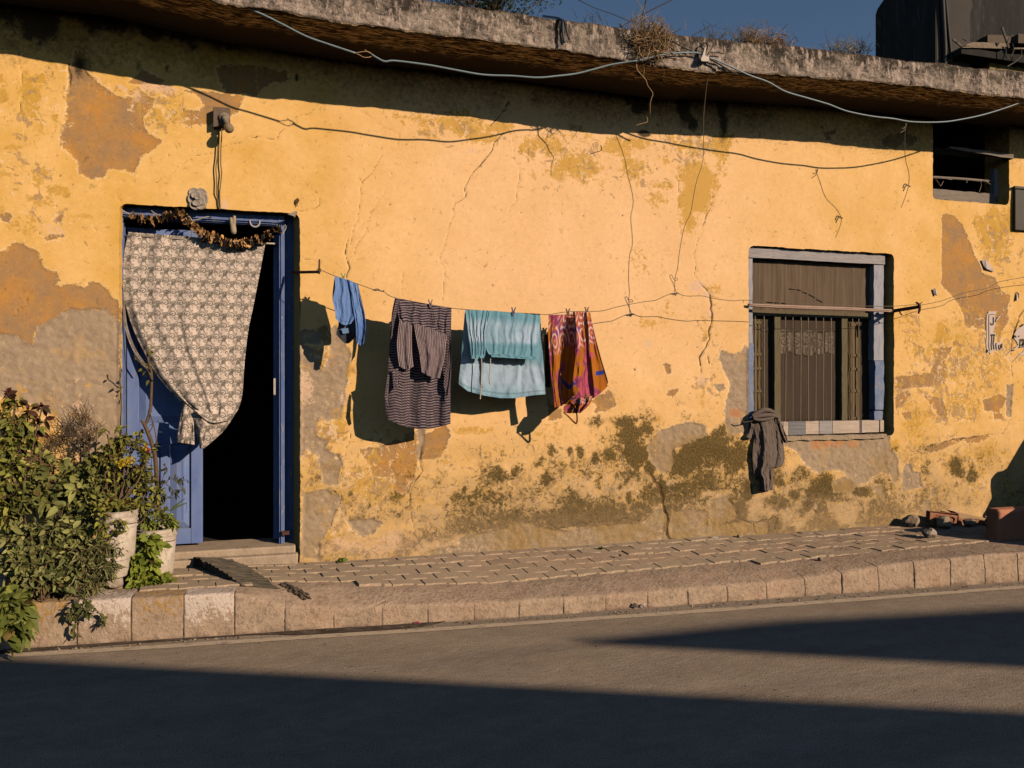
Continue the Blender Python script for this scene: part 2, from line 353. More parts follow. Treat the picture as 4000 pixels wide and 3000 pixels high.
for r, c, els in [
 (0,0,[(250,750,60,180,.9),(300,900,60,200,.9),(0,680,50,60,.8),(20,830,50,70,.9),(120,1270,70,40,.7),(340,680,90,60,.8),(330,1540,80,120,.6),(480,1650,120,60,.7),(470,1000,40,160,.5)]),
 (0,1,[(1400,1030,220,90,.7),(1750,1080,320,90,.9),(1900,1170,180,70,1),(2080,1100,160,60,.9),(1500,1140,200,40,.6)]),
 (0,2,[(300,1250,280,110,.8),(600,1430,300,120,.85),(900,1280,180,90,.8),(1100,1240,120,60,.7),(1500,1250,220,110,.6),(1600,1550,170,160,1),(1800,1300,120,160,.8),(1050,1450,160,120,.6),(750,1560,300,60,.4),(1340,1380,60,60,.6),(1250,1600,200,50,.5),(1850,1200,80,80,.8)]),
 (1,2,[(1580,60,160,160,1),(1530,250,100,160,.9),(1250,60,160,80,.5),(1120,640,180,150,.35),(1350,1080,260,150,.3),(1750,850,100,60,.6),(1240,1130,200,60,.5)]),
 (1,3,[(1950,350,200,220,.9),(2100,250,150,180,.8),(1230,1200,120,250,.45),(1500,1250,140,150,.7),(1700,1450,300,200,.55),(1900,1560,250,120,.5)]),
 (1,0,[(350,60,180,60,.7),(200,250,200,80,.4)]), (2,0,[(180,250,200,160,.9),(350,480,220,140,.6)]),
 (2,1,[(680,400,140,120,1),(480,500,90,70,.8),(1000,860,180,160,.6),(1230,930,120,110,.9),(680,1320,80,60,.8),(560,70,60,90,.7),(1850,400,200,40,.6),(470,300,80,90,.8)]),
 (2,3,[(1250,330,150,200,.5),(1750,200,280,150,.5),(1100,520,80,80,.8),(450,870,230,120,.7),(1650,650,250,120,.6),(1900,600,200,120,.5)]),
 (2,2,[(300,400,300,120,.35),(100,900,120,160,.4)]),
]: blob(mus, r, c, els)
for r, c, els in [
 (2,2,[(1000,520,420,230,.5),(1650,600,430,230,.65),(500,720,420,160,.35),(1300,1000,250,250,.35),(1700,1080,450,160,.4),(720,340,110,70,.6),(950,330,160,70,.9),(1020,440,190,90,1),(1150,400,90,70,.9),(1500,520,180,90,.55),(1500,680,240,170,1),(1750,560,260,180,1),(1960,620,140,160,.9),(1080,580,130,140,1),(1190,720,60,60,1),(820,600,110,90,.85),(720,640,60,80,.8),(590,590,50,70,.7),(500,580,30,40,.8),(340,580,40,60,.6),(40,740,90,80,.8),(230,690,90,70,.6),(280,830,50,80,.9),(1300,950,40,160,1),(1340,1180,40,140,1),(1000,780,120,60,.6),(620,760,140,90,.45),(750,880,50,120,.5),(1800,1200,120,60,1),(2040,960,60,130,.95),(1490,950,30,80,.9),(1700,860,160,70,.7),(1080,1180,60,40,1),(1680,1180,40,50,.8),(220,1290,70,80,.75),(280,1370,50,60,.7),(1010,1000,30,60,.8),(2150,1290,70,40,.9),(1400,760,60,40,1),(1390,650,30,80,.9)]),
 (2,3,[(640,890,150,60,1),(470,900,190,110,.85),(300,780,120,90,.6),(800,930,100,50,.9),(120,1030,110,60,.8),(60,1200,90,60,.9),(350,1050,60,60,.8),(1640,700,100,140,.8),(1760,780,60,80,.7),(1370,700,60,120,.5),(980,990,60,60,.7),(220,960,90,60,.6),(1850,650,60,120,.4),(600,1000,200,30,.5),(1700,1000,200,100,.3),(1100,560,60,30,.5)]),
 (2,1,[(2100,780,120,70,.8),(1990,850,80,70,.55),(1720,1000,60,70,.6),(1800,920,30,50,.7),(2080,980,160,60,.55),(2110,1090,30,80,.7),(650,720,80,70,.5),(1640,1060,40,60,.4),(1200,980,80,60,.5),(870,1150,110,50,.45),(1080,560,300,60,.0)]),
 (0,0,[(760,560,60,120,.4)]),
]: blob(mold, r, c, els)
for r, c, els in [
 (1,2,[(1180,1310,38,42,1),(1600,810,80,45,1),(1690,880,50,40,.9),(1640,1620,45,50,.9),(1705,1040,25,40,.8)]), (2,1,[(430,60,55,140,1),(640,420,22,22,1),(760,130,35,60,.8),(1200,1400,600,120,.75),(800,1420,220,90,.8),(930,1000,30,40,.7),(1180,640,80,30,.5)]),
 (2,2,[(1360,890,70,60,.85),(1980,1230,70,60,.9),(950,640,30,60,.7),(470,1230,260,35,.6),(1230,1340,80,25,.8),(1130,1190,40,20,.8),(220,1100,30,80,.6)]), (1,0,[(470,320,120,60,.6)]),
 (0,0,[(1060,760,60,50,.9),(1180,810,40,60,.8),(1330,760,160,40,.9)]), (0,1,[(1400,1040,30,60,.8),(1520,1140,60,20,.7),(1860,1300,80,40,.6)]), (2,3,[(380,1060,60,60,.6),(1580,1100,180,160,.45),(1000,940,60,120,.3)]),
 (1,1,[(1900,80,20,20,0),(1950,1560,20,40,0)]), (1,0,[(1940,110,30,40,.9)]), (2,0,[(680,180,40,40,.8)]),
]: blob(wht, r, c, els)
for r, c, els in [
 (0,2,[(1110,900,90,120,1),(1140,1150,60,30,1),(1490,960,110,170,.9),(1560,1080,70,80,.9),(1820,960,75,220,1),(1010,860,50,50,.8),(250,850,180,90,.5),(500,780,200,60,.5),(2000,760,60,60,.7)]),
 (0,0,[(300,150,420,200,.95),(900,200,400,170,.9),(1500,250,400,170,.85),(1900,300,300,150,.8),(2000,350,200,100,.6),(680,560,50,110,.8),(1440,590,20,40,.8),(1200,550,30,60,.6)]),
 (0,1,[(300,400,300,120,.6),(900,480,300,120,.6),(1100,640,120,100,.4),(1600,600,300,130,.6),(2080,900,40,60,.5),(350,670,15,40,.9)]),
 (0,3,[(470,1100,20,15,.9),(1200,1000,120,60,.5)]),
]: blob(soot_shade, r, c, els)
for r, c, els in [
 (1,3,[(1850,1350,500,420,.75),(1500,1500,350,250,.9),(2000,500,260,380,.6),(1250,1250,150,300,.5),(1700,1650,600,200,.7)]), (2,3,[(1500,150,500,350,.8),(1250,700,250,350,.6),(1700,700,350,350,.6),(500,950,500,250,.8),(200,1150,400,180,.7),(1000,1000,250,250,.7)]),
 (2,2,[(900,800,900,380,.75),(1700,750,500,400,.8),(300,1000,500,260,.7),(1700,1250,500,160,.8),(1700,100,120,250,.7),(800,160,150,120,.5)]), (1,2,[(1700,1300,120,250,.5),(1650,1620,120,120,.7)]),
 (2,1,[(560,500,260,600,.95),(600,1200,280,300,.9),(950,900,350,400,.8),(1500,1000,500,400,.5),(2000,900,300,300,.6),(1250,500,260,250,.5)]), (1,1,[(600,1500,250,200,.9)]),
 (0,0,[(330,950,280,400,.6),(1450,950,260,180,.8),(150,1450,260,220,.5),(1100,800,300,90,.8)]), (1,0,[(200,150,350,220,.5),(550,250,200,160,.5)]), (2,0,[(400,300,500,350,.8)]),
 (0,1,[(1700,1120,480,140,.75)]), (0,2,[(500,1350,520,260,.6),(1500,1250,360,200,.8),(1000,1500,400,160,.5)]),
]: blob(flk, r, c, els)
soot_shade = np.maximum(soot_shade, sst(3.3, 3.8, zf)*(.2+.45*fbm(xf*3, zf*3, 91, 4)))  # soot mixed with eave shade: wall painted darker towards its top
for wid, r, c, p in [
 ([.002,.002],0,0,[(130,250),(160,450),(180,600),(200,800),(185,1000),(210,1060)]), ([.004,.006,.003],0,0,[(600,540),(610,660),(600,760)]),
 ([.001,.002],0,0,[(1910,1270),(2080,1230),(2140,1180),(2212,1190)]), ([.0012,.0008],0,0,[(1860,1320),(1700,1340),(1560,1430),(1440,1530),(1300,1580)]),
 ([.0008,.0016],0,1,[(570,935),(330,1020),(200,1150),(180,1200),(0,1180)]), ([.0012,.001],0,1,[(890,960),(990,1020)]),
 ([.006,.004,.002],0,1,[(2190,880),(2080,1030),(2020,1090)]), ([.003,.0035,.002],0,1,[(2150,1150),(2060,1230),(2040,1300),(1850,1530),(1800,1659)]),
 ([.001,.0015],0,1,[(1090,1340),(1000,1500),(910,1580),(900,1659)]), ([.0006,.0006],0,1,[(1040,1070),(1240,1160),(1220,1260)]),
 ([.0016,.0012],1,1,[(900,0),(880,250),(810,460)]), ([.0008,.0012],1,1,[(1110,0),(990,180),(930,380),(860,480),(845,540)]), ([.0015,.005,.002],1,1,[(800,400),(770,530),(790,600),(810,660),(780,750)]),
 ([.003,.0016,.0016,.001],1,1,[(1820,0),(1780,70),(1720,100),(1680,280),(1630,470),(1590,560),(1630,700),(1620,830),(1605,980)]),
 ([.001,.001],1,1,[(550,50),(550,110),(500,150),(350,165)]), ([.002,.001],1,1,[(330,610),(370,550),(420,580),(530,600)]),
 ([.001,.001],0,2,[(0,1180),(20,1380),(70,1470),(40,1659)]), ([.001,.0008],1,2,[(40,0),(20,100),(-30,160)]),
 ([.0012,.0012],0,2,[(1890,1190),(1840,1300),(1860,1330),(1820,1430),(1750,1520),(1740,1659)]), ([.0008,.0008],0,2,[(1430,1250),(1450,1450),(1440,1659)]), ([.001,.0006],1,2,[(1445,0),(1440,200),(1455,380)]),
 ([.0015,.003,.0015,.0015,.002,.006,.009,.004,.006],1,2,[(1740,0),(1730,90),(1660,270),(1640,300),(1640,360),(1600,430),(1570,540),(1590,620),(1570,720),(1710,890),(1725,980),(1725,1130),(1700,1200),(1710,1270),(1650,1380),(1620,1430),(1630,1500),(1640,1570)]),
 ([.001,.001],1,2,[(1850,1230),(1800,1350),(1740,1450),(1710,1570)]), ([.004,.007],1,2,[(1690,1410),(1705,1480)]),
 ([.012,.016,.012,.01],2,2,[(1200,780),(1280,900),(1310,1060),(1350,1180),(1340,1300),(1400,1360)]), ([.003,.003,.002],2,2,[(700,1090),(740,1200),(880,1190),(1000,1160),(1130,1190),(1240,1090)]),
 ([.002,.002],2,2,[(200,1050),(230,1150),(400,1250),(550,1220),(720,1190)]), ([.003,.004],2,2,[(1900,1020),(1950,1160),(2090,1210),(2110,1290)]), ([.004,.002],2,2,[(2090,1210),(2200,1170)]), ([.001,.002],2,2,[(1060,780),(1100,920),(1080,1000)]),
 ([.002,.002],2,1,[(820,420),(800,520),(740,680),(740,960),(730,1030),(660,1180),(640,1260)]), ([.004,.006,.003,.002,.002],2,1,[(1430,540),(1420,700),(1440,750),(1360,870),(1330,950),(1340,1110),(1360,1250)]),
 ([.0015,.0015],2,1,[(1420,900),(1410,1110),(1460,1160)]), ([.002,.002],2,1,[(1930,920),(1940,1050),(1970,1160),(2040,1220)]), ([.002,.001],2,1,[(1380,1230),(1500,1210),(1580,1290),(1580,1390)]),
 ([.0015,.003,.004,.003,.002],2,3,[(2210,320),(2090,310),(2030,430),(1890,440),(1690,470),(1540,495),(1410,530),(1270,580),(1190,590),(1130,550)]), ([.0015,.001],2,3,[(1690,480),(1740,520),(1730,650),(1760,820)]),
 ([.002,.002],2,3,[(1330,640),(1310,860),(1350,920),(1330,1000)]), ([.006,.012,.003,.003],1,3,[(2212,1020),(2170,1080),(2110,1270),(2100,1400),(2110,1600)]), ([.002,.001],2,3,[(280,240),(290,120)]),
 ([.002,.002],2,3,[(1220,780),(1250,830),(1230,890)]), ([.0012,.0012],1,0,[(1000,0),(1010,50),(1050,80)]), ([.0015,.0012],1,0,[(240,880),(220,990),(150,1010),(140,1090)]),
 ([.002,.003],2,3,[(400,1020),(330,1060),(400,1090),(440,1150)]), ([.001,.001],2,2,[(950,620),(1000,700)]), ([.003,.002],2,3,[(0,1180),(90,1130),(60,1260)]), ([.0008,.0008],1,1,[(1270,690),(1265,900)]),
]: lsdf(crk, K(r, c, p), wid)
for r, c, pts in [(1,1,[(1150,110),(1525,150),(1780,125),(1850,150),(2110,155),(2190,170),(800,80),(680,255),(755,320),(1740,1040),(360,70)]), (1,2,[(75,180),(330,190),(430,190),(615,208),(950,205),(1240,200),(1875,222),(1957,266),(1155,1005),(940,1265),(1745,980)]),
                  (1,3,[(670,145),(955,155),(1065,375),(1320,430),(535,320),(1240,830),(1215,870),(1225,160)]), (0,0,[(100,1250),(1455,1335),(515,1520),(115,1465),(265,1475),(1065,1565)]), (0,1,[(590,1450),(1170,1500),(1705,1505),(20,1430)]), (1,0,[(825,320),(485,120),(80,320),(340,355)])]:
    for x, y in pts:
        dx = random.uniform(-12, 12); lsdf(crk, K(r, c, [(x-dx, y-6), (x, y), (x+dx*.5, y+8)]), [.003, .002], .003)
bandx = np.interp(xf, [-2, .0, .6, 1.2, 3.9, 4.6, 5.6, 6.5], [.25, .35, .45, .8, 1, .75, .45, .3])
dn = fbm(xf*2.6+3, zf*2.2, 81, 4)
mold = np.maximum(mold, .95*bandx*sst(.95, .30, zf+.5*(dn-.5))*sst(.34, .62, fbm(xf*3.4, zf*4.2, 83, 4)))
mold = np.maximum(mold, .75*bandx*sst(1.35, .55, zf+.7*(dn-.5))*sst(.42, .68, fbm(xf*4.4+7, zf*5, 87, 4)))
# geometry: uneven plaster, peeled coats lie deeper, cracks are cut in
front = yf <= 0
yf = yf+np.where(front, .010*(fbm(xf*1.3, zf*1.3, 3, 3)-.5)+.004*(fbm(xf*6, zf*6, 4, 3)-.5), 0)
edge_ok = front.copy()
for h in HOLES.values(): edge_ok &= hsdf(h, xf, zf) > .012
yf = yf+edge_ok*(.0035*sst(-.004, .006, och)+.007*sst(-.004, .008, peel)+.008*sst(.006, -.006, crk)+.006*sst(0, .01, peel)*(fbm(xf*30, zf*30, 8, 3)-.5)*2)
HOUSE = thing('house', (0, 0, 0), 'old single storey house with flaking yellow plaster, a blue door and a concrete eave', 'house')
g = G('flaking_yellow_plaster', .92, .12)
A = g.sep(g.attr('LayA')); B = g.sep(g.attr('LayB')); C_ = g.sep(g.attr('LayC'))
n1 = g.noise(55, 6, .65); n2 = g.noise(140, 4, .6); n3 = g.noise(2.2, 5, .6); n4 = g.noise(14, 6, .62, dist=.7); n5 = g.noise(30, 8, .72, dist=.8)
jit = g.ma('ADD', g.ma('MULTIPLY', g.ma('SUBTRACT', n1, .5), .022), g.ma('MULTIPLY', g.ma('SUBTRACT', n5, .5), .10))
sdo = g.ma('ADD', g.ma('MULTIPLY', g.ma('SUBTRACT', A[0], .5), .12), jit); sdp = g.ma('ADD', g.ma('MULTIPLY', g.ma('SUBTRACT', A[1], .5), .12), jit)
mo = g.mr(sdo, -.0012, .0012)
mp = g.mr(sdp, -.0015, .0015)
lip = g.ma('MULTIPLY', g.mr(g.ma('MAXIMUM', sdo, sdp), -.016, -.002), g.mr(n5, .44, .52))
mc = g.mr(g.ma('MULTIPLY', g.ma('SUBTRACT', A[2], .5), .1), .0018, -.0006)
mb = g.mr(g.ma('ADD', g.ma('MULTIPLY', g.ma('SUBTRACT', C_[0], .5), .12), jit), -.002, .002)
col = g.mix(g.mr(n3, .32, .68), (.68, .39, .085), (.84, .525, .215))
col = g.mix(g.mr(n4, .55, .75, 0, .35), col, (.66, .37, .10))
sx = g.xyz(); pk = g.ma('MULTIPLY', g.mr(sx[0], -.6, 1.6, 0, 1, True), g.mr(sx[0], 5.6, 2.6, .15, 1, True))
col = g.mix(g.ma('MULTIPLY', pk, g.mr(sx[2], .9, 2.1, .2, .6)), col, (.87, .555, .345))
col = g.mix(1.0, col, g.mix(g.noise(24, 6, .7), (.84, .83, .80), (1.12, 1.13, 1.16)), 'MULTIPLY')
grm = g.ma('MULTIPLY', g.mr(sx[2], 1.5, .45, 0, 1, True), g.mr(g.ma('ADD', n4, g.ma('MULTIPLY', g.noise(3.5, 5, .6), .6)), .62, .95))
col = g.mix(g.ma('MULTIPLY', grm, .75), col, g.mix(n5, (.46, .30, .14), (.60, .42, .25)))
uni = lambda n: g.mr(n, .36, .64)
u5 = uni(n5)
mm = g.mr(g.ma('ADD', g.ma('MULTIPLY', B[0], 1.22), u5), .98, 1.14)
col = g.mix(g.ma('MULTIPLY', mm, .8), col, g.mix(n4, (.58, .315, .045), (.50, .29, .06)))
oc = g.mix(g.mr(g.noise(5, 6, .65), .38, .62), (.50, .245, .065), (.33, .205, .11)); oc = g.mix(g.mr(n4, .45, .7, 0, .6), oc, (.40, .235, .10)); oc = g.mix(1.0, oc, g.mix(n5, (.72,)*3, (1.25,)*3), 'MULTIPLY')
col = g.mix(g.ma('MULTIPLY', lip, .55), col, (.88, .66, .42))
col = g.mix(mo, col, oc)
pc = g.mix(g.mr(n4, .3, .7), (.42, .31, .215), (.31, .225, .155)); pc = g.mix(g.mr(g.noise(4.5, 6, .65), .54, .66, 0, .6), pc, (.52, .33, .13)); pc = g.mix(g.mr(n5, .42, .3, 0, .8), pc, (.17, .12, .08)); pc = g.mix(g.mr(n5, .58, .68, 0, .6), pc, (.55, .41, .30))
col = g.mix(mp, col, pc)
fl = g.ma('MULTIPLY', C_[2], g.ma('SUBTRACT', 1, g.ma('MULTIPLY', mp, .6)))
f1 = g.mr(g.ma('ADD', g.ma('MULTIPLY', fl, .52), uni(g.noise(11, 9, .70, None, 1.0))), 1.0, 1.05)
f2 = g.mr(g.ma('ADD', g.ma('MULTIPLY', fl, .42), uni(g.noise(21, 9, .72, g.mapv((1, 1, .8), (0, 0, 2)), .9))), 1.0, 1.06)
f3 = g.mr(g.ma('ADD', g.ma('MULTIPLY', fl, .6), uni(g.noise(8, 9, .70, g.mapv((1, 1, 1), (0, 0, 4)), 1.0))), 1.0, 1.1)
col = g.mix(g.ma('MULTIPLY', f3, .7), col, (.56, .32, .065)); col = g.mix(g.ma('MULTIPLY', f1, .8), col, g.mix(n4, (.46, .27, .12), (.36, .25, .16))); col = g.mix(g.ma('MULTIPLY', f2, .75), col, (.80, .56, .33))
mw = g.mr(g.ma('ADD', B[2], uni(n1)), .95, 1.15)
col = g.mix(g.ma('MULTIPLY', mw, .75), col, (.70, .47, .33))
dmp = g.ma('MULTIPLY', g.mr(g.ma('ADD', sx[2], g.ma('MULTIPLY', g.noise(3.2, 7, .68, None, .4), 1.1)), 1.52, .95, 0, 1, True), g.ma('MULTIPLY', g.mr(sx[0], .3, 1.4, .25, 1, True), g.mr(sx[0], 6.2, 4.2, .35, 1, True)))
col = g.mix(g.ma('MULTIPLY', g.ma('MULTIPLY', dmp, .8), g.mr(n5, .36, .60, .45, 1)), col, g.mix(uni(n1), (.25, .18, .115), (.44, .325, .21)))
md = g.ma('ADD', g.ma('MULTIPLY', B[1], 1.15), uni(g.noise(26, 9, .76, None, .9)))
col = g.mix(g.mr(B[1], .05, .8, 0, .6), col, (.36, .22, .06))
mk = g.ma('MULTIPLY', g.ma('MULTIPLY', g.mr(md, .80, 1.2, 0, .96), g.mr(g.noise(70, 6, .75), .38, .54, .66, 1)), g.ma('SUBTRACT', 1, g.ma('MULTIPLY', mp, .82))); lowz = g.mr(g.ma('ADD', sx[2], g.ma('MULTIPLY', n4, .5)), .85, .55)
col = g.mix(g.ma('MULTIPLY', mk, g.mr(lowz, 0, 1, 1, .72)), col, g.mix(lowz, g.mix(uni(n2), (.028, .022, .010), (.12, .085, .03)), g.mix(uni(n2), (.065, .05, .036), (.20, .15, .11))))
col = g.mix(mb, col, g.mix(n4, (.42, .16, .09), (.5, .3, .14)))
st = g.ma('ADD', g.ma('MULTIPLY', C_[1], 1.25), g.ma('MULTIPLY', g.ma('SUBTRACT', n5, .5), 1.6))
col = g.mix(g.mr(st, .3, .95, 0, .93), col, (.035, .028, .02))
col = g.mix(g.mr(g.noise(75, 4, .7), .66, .72, 0, .6), col, (.30, .17, .06))
col = g.mix(g.ma('MULTIPLY', mc, .85), col, (.12, .07, .03))
hgt = g.ma('SUBTRACT', g.ma('ADD', g.ma('MULTIPLY', n1, .25), g.ma('MULTIPLY', n2, .12)), g.ma('ADD', g.ma('MULTIPLY', mo, .35), g.ma('MULTIPLY', mp, .5)))
hgt = g.ma('ADD', hgt, g.ma('MULTIPLY', g.ma('MULTIPLY', g.ma('ADD', mp, g.ma('MULTIPLY', B[1], .7)), n5), .9))
hgt = g.ma('SUBTRACT', hgt, g.ma('ADD', g.ma('MULTIPLY', mc, .7), g.ma('MULTIPLY', f1, .3)))
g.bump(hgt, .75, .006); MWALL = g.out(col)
enc = lambda a, s: np.clip(a/s+.5, 0, 1)
LA = np.stack([enc(och, .12), enc(peel, .12), enc(crk, .1)], -1); LB = np.stack([mus, mold, wht], -1); LC = np.stack([enc(brk, .12), soot_shade, flk], -1)
Vw = np.stack([xf, yf, zf], -1)
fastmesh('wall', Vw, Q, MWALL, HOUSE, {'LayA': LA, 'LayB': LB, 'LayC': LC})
# ================================================================ roof slab of the house
PO = .61
fb = [W(x, y, PO) for x, y in K(0,1,[(-1500,-260),(-300,25),(0,75),(1000,240),(2212,385)])+K(0,2,[(1000,530),(1700,630)])]
fb2 = [W(x, y, PO) for x, y in K(0,2,[(1760,612)])+K(0,3,[(0,640),(1000,720),(2212,850),(3200,950)])]
ft = [W(x, y, PO) for x, y in K(0,1,[(-1500,-600),(0,-170),(1300,-10)])+K(0,1,[(2212,105)])+K(0,2,[(500,182),(1080,255),(2000,370)])+K(0,3,[(220,400),(900,490),(1440,545),(2212,630),(3200,740)])]
def prof(P, x): P = np.array(P); return np.interp(x, P[:, 0], P[:, 2])
rx = np.concatenate([np.arange(-4.4, -2.1, .1), np.arange(-2.1, 6.9, .014), np.arange(6.9, 10, .1)])
xstep = fb2[0][0]
zb = np.where(rx < xstep, prof(fb, rx), prof(fb2, rx)); zt_ = prof(ft, rx)
rag = fbm(rx*5, rx*0, 11, 4)-.5; rag2 = fbm(rx*22, rx*0, 12, 3)-.5
rows = []; nS = 16; nF = 18
for k in range(nS):                                     # soffit from wall to edge
    t = k/(nS-1); y = .05+(-PO-.05)*t
    rows.append(np.stack([rx, np.full_like(rx, y)-(.012*rag2 if k == nS-1 else 0), zb+.02*(1-t)+.02*rag*t+.03*t*(fbm(rx*4, rx*0+y*16, 13, 4)-.5)+.012*rag2*t], -1))
for k in range(1, nF):
    t = k/(nF-1); z = zb+(zt_-zb)*t+.02*rag*(1-t)+.012*rag2*(1-t)+.03*t*(fbm(rx*3, rx*0+4, 14, 5)-.5)
    y = -PO-.012+.022*(fbm(rx*14, rx*0+t*4, 15, 5)-.5)+.012*(fbm(rx*40, rx*0+t*11, 16, 3)-.5)+.012*(2*t-1)**6
    rows.append(np.stack([rx, y, z], -1))
for y in (-.45, -.2, .3, 1.2, 3.2): rows.append(np.stack([rx, np.full_like(rx, y), zt_+.01*rag], -1))
Vr = np.concatenate(rows); nr, nc = len(rows), len(rx)
ii = np.arange(nr*nc).reshape(nr, nc)
Fr = np.stack([ii[:-1, :-1], ii[:-1, 1:], ii[1:, 1:], ii[1:, :-1]], -1).reshape(-1, 4)
g = G('weathered_concrete_eave', .95, .1)
va = g.mapv((1.0, 1, 1.6)); n1 = g.noise(7, 9, .72, va, .5); n2 = g.noise(26, 7, .72, None, .9); n3 = g.noise(3, 5, .6, g.mapv((1.4, 1, .35))); n4 = g.noise(85, 4, .6)
f = g.ma('ADD', g.ma('MULTIPLY', n1, .45), g.ma('ADD', g.ma('MULTIPLY', n2, .5), g.ma('MULTIPLY', n3, .35)))
zt = g.sep(g.attr('Lay'))
f = g.ma('ADD', f, g.ma('MULTIPLY', g.ma('SUBTRACT', .5, zt[0]), .16))
col = g.mix(g.mr(f, .59, .71), (.05, .04, .033), (.50, .395, .335)); col = g.mix(g.mr(g.noise(2.2, 5, .6), .45, .62, 0, .55), col, (.10, .085, .065)); col = g.mix(g.mr(n2, .50, .58, 0, .45), col, (.035, .028, .022)); col = g.mix(g.mr(g.noise(18, 7, .7, g.mapv((1.6, 1, .5))), .52, .60, 0, .75), col, (.56, .44, .37))
col = g.mix(g.ma('MULTIPLY', g.mr(n3, .5, .7), g.mr(n4, .3, .7)), col, (.20, .17, .115)); col = g.mix(g.mr(g.noise(9, 6, .7), .66, .74), col, (.15, .06, .04))
col = g.mix(g.mr(zt[0], .9, 1.0, 0, .7), col, (.08, .05, .035))
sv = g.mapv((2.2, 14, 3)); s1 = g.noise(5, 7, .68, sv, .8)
sc = g.mix(g.mr(s1, .47, .60), (.035, .026, .016), (.66, .49, .27)); sc = g.mix(g.mr(g.ma('ADD', zt[2], g.ma('MULTIPLY', g.ma('SUBTRACT', n1, .5), .5)), .62, .52), sc, (.075, .058, .04)); sc = g.mix(g.mr(zt[2], .955, .985), sc, (.03, .02, .018))  # inner soffit takes the dark wall tone; shading line painted along outer edge
col = g.mix(zt[1], col, sc); g.set(g.b.inputs['Metallic'], g.ma('MULTIPLY', zt[1], .85))  # metallic share lets the soffit pick up bounced light
g.bump(g.ma('ADD', n2, g.ma('MULTIPLY', n1, .6)), 1.0, .02); MEAVE = g.out(col)
lay = np.concatenate([np.stack([np.zeros(nc), np.ones(nc), np.full(nc, k/(nS-1))], -1) for k in range(nS)]+[np.stack([np.full(nc, min(1, k/(nF-1))), np.zeros(nc), np.zeros(nc)], -1) for k in range(1, nF+5)])
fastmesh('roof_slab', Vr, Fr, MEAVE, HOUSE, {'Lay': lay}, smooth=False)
# dark rooms behind the openings
m = MB(); x0, x1 = -4.2, 9.5
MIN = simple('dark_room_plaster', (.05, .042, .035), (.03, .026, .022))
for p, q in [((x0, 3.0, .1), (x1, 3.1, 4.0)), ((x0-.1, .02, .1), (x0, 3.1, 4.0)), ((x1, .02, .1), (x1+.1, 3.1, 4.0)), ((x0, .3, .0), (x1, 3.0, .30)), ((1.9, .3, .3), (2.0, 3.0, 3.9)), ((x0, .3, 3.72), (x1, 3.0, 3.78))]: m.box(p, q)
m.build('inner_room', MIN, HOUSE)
# ================================================================ ground, kerb, pavement, road
def zside(x): return np.interp(x, [-2.2, -.95, .1, 5.5], [.258, .25, .212, .222])
foot = [GR(x, y) for x, y in [(-900,2600),(0,2541),(511,2508),(1000,2476),(1500,2445),(2000,2413),(2500,2376),(3000,2340),(3500,2304),(4000,2270),(5200,2186)]]
fx_ = np.array([p[0] for p in foot]); fy_ = np.array([p[1] for p in foot])
def ykerb(x): return np.interp(x, fx_, fy_)
jpx = [-310,-112,90,300,511,716,916,1112,1303,1492,1672,1852,2028,2200,2365,2530,2688,2842,2995,3146,3290,3433,3572,3713,3848,3977,4100,4230]
jx = [GR(p, np.interp(p, [0,511,1000,1500,2000,2500,3000,3500,4000],[2541,2508,2476,2445,2413,2376,2340,2304,2270]))[0] for p in jpx]
kx = np.unique(np.concatenate([np.arange(-4.5, 9, .025)]+[np.array([j-.012, j-.005, j-.002, j+.002, j+.005, j+.012]) for j in jx]))
b_left, b_mid0, b_mid1, b_r = GR(850,2480)[0], GR(1200,2460)[0], GR(2500,2376)[0], GR(3300,2318)[0]
ramp = np.interp(kx, [b_left, b_mid0, b_mid1, b_r], [0, 1, 1, .25])     # cement smeared over the stones
def gx_(L_): return [GR(p, np.interp(p, [0,511,1000,1500,2000,2500,3000,3500,4000],[2541,2508,2476,2445,2413,2376,2340,2304,2270]))[0] for p in L_]
ZFX, ZFZ = gx_([511,916,1112,1303,1479,1852,2362,2688,2995,3146,3400,3570,3850]), [.25,.25,.155,.122,.12,.105,.10,.108,.108,.123,.165,.193,.215]
ZPX, ZPZ = gx_([511,916,1300,2000,2400,3000,3500,4000]), [.254,.25,.202,.142,.150,.165,.2,.215]
WDX, WDW = gx_([511,850,1112,2500,3300,4000]), [.16,.18,.25,.27,.32,.34]
def zface(x): return np.interp(x, ZFX, ZFZ)
def zped(x): return np.interp(x, ZPX, ZPZ)
def wband(x): return np.interp(x, WDX, WDW)
def zpav(x, y):
    yp = ykerb(x)+wband(x); t = np.clip((y-yp)/(0-yp), 0, 1); return zped(x)+(zside(x)-zped(x))*t
yk = ykerb(kx); joint = np.min(np.abs(kx[:, None]-np.array(jx)[None]), 1); blk = np.searchsorted(jx, kx)
bh = np.array([vn(i*7.3, 1.7, 5) for i in range(len(jx)+2)])[blk]
rows = []; lays = []
def krow(dy, z, t, k=1.0):
    nn = .014*(fbm(kx*6, kx*0+t*5, 21, 4)-.5)+.009*(fbm(kx*26, kx*0+t*17, 22, 4)-.5)+.006*(bh-.5)*(1-ramp*.6)*max(0, 1-max(0, t-.5)*4)
    gv = np.where(joint < .004, .005, 0)*k
    rows.append(np.stack([kx, yk+dy+nn+gv, z+nn*.7*(t > .3)-gv*.6*(t > .45)], -1)); lays.append(np.stack([np.full_like(kx, t), np.clip(.5+(joint-.02)*10, 0, 1), ramp], -1))
ZFc, ZPc, WDc = zface(kx), zped(kx), wband(kx)
krow(0, -.05+0*kx, 0); rows[-1][:, 2] = -.05
for i, f_ in enumerate((0, .25, .5, .75, .90)): krow(.002*i, ZFc*f_, .05+.1*i, 1-.4*ramp)
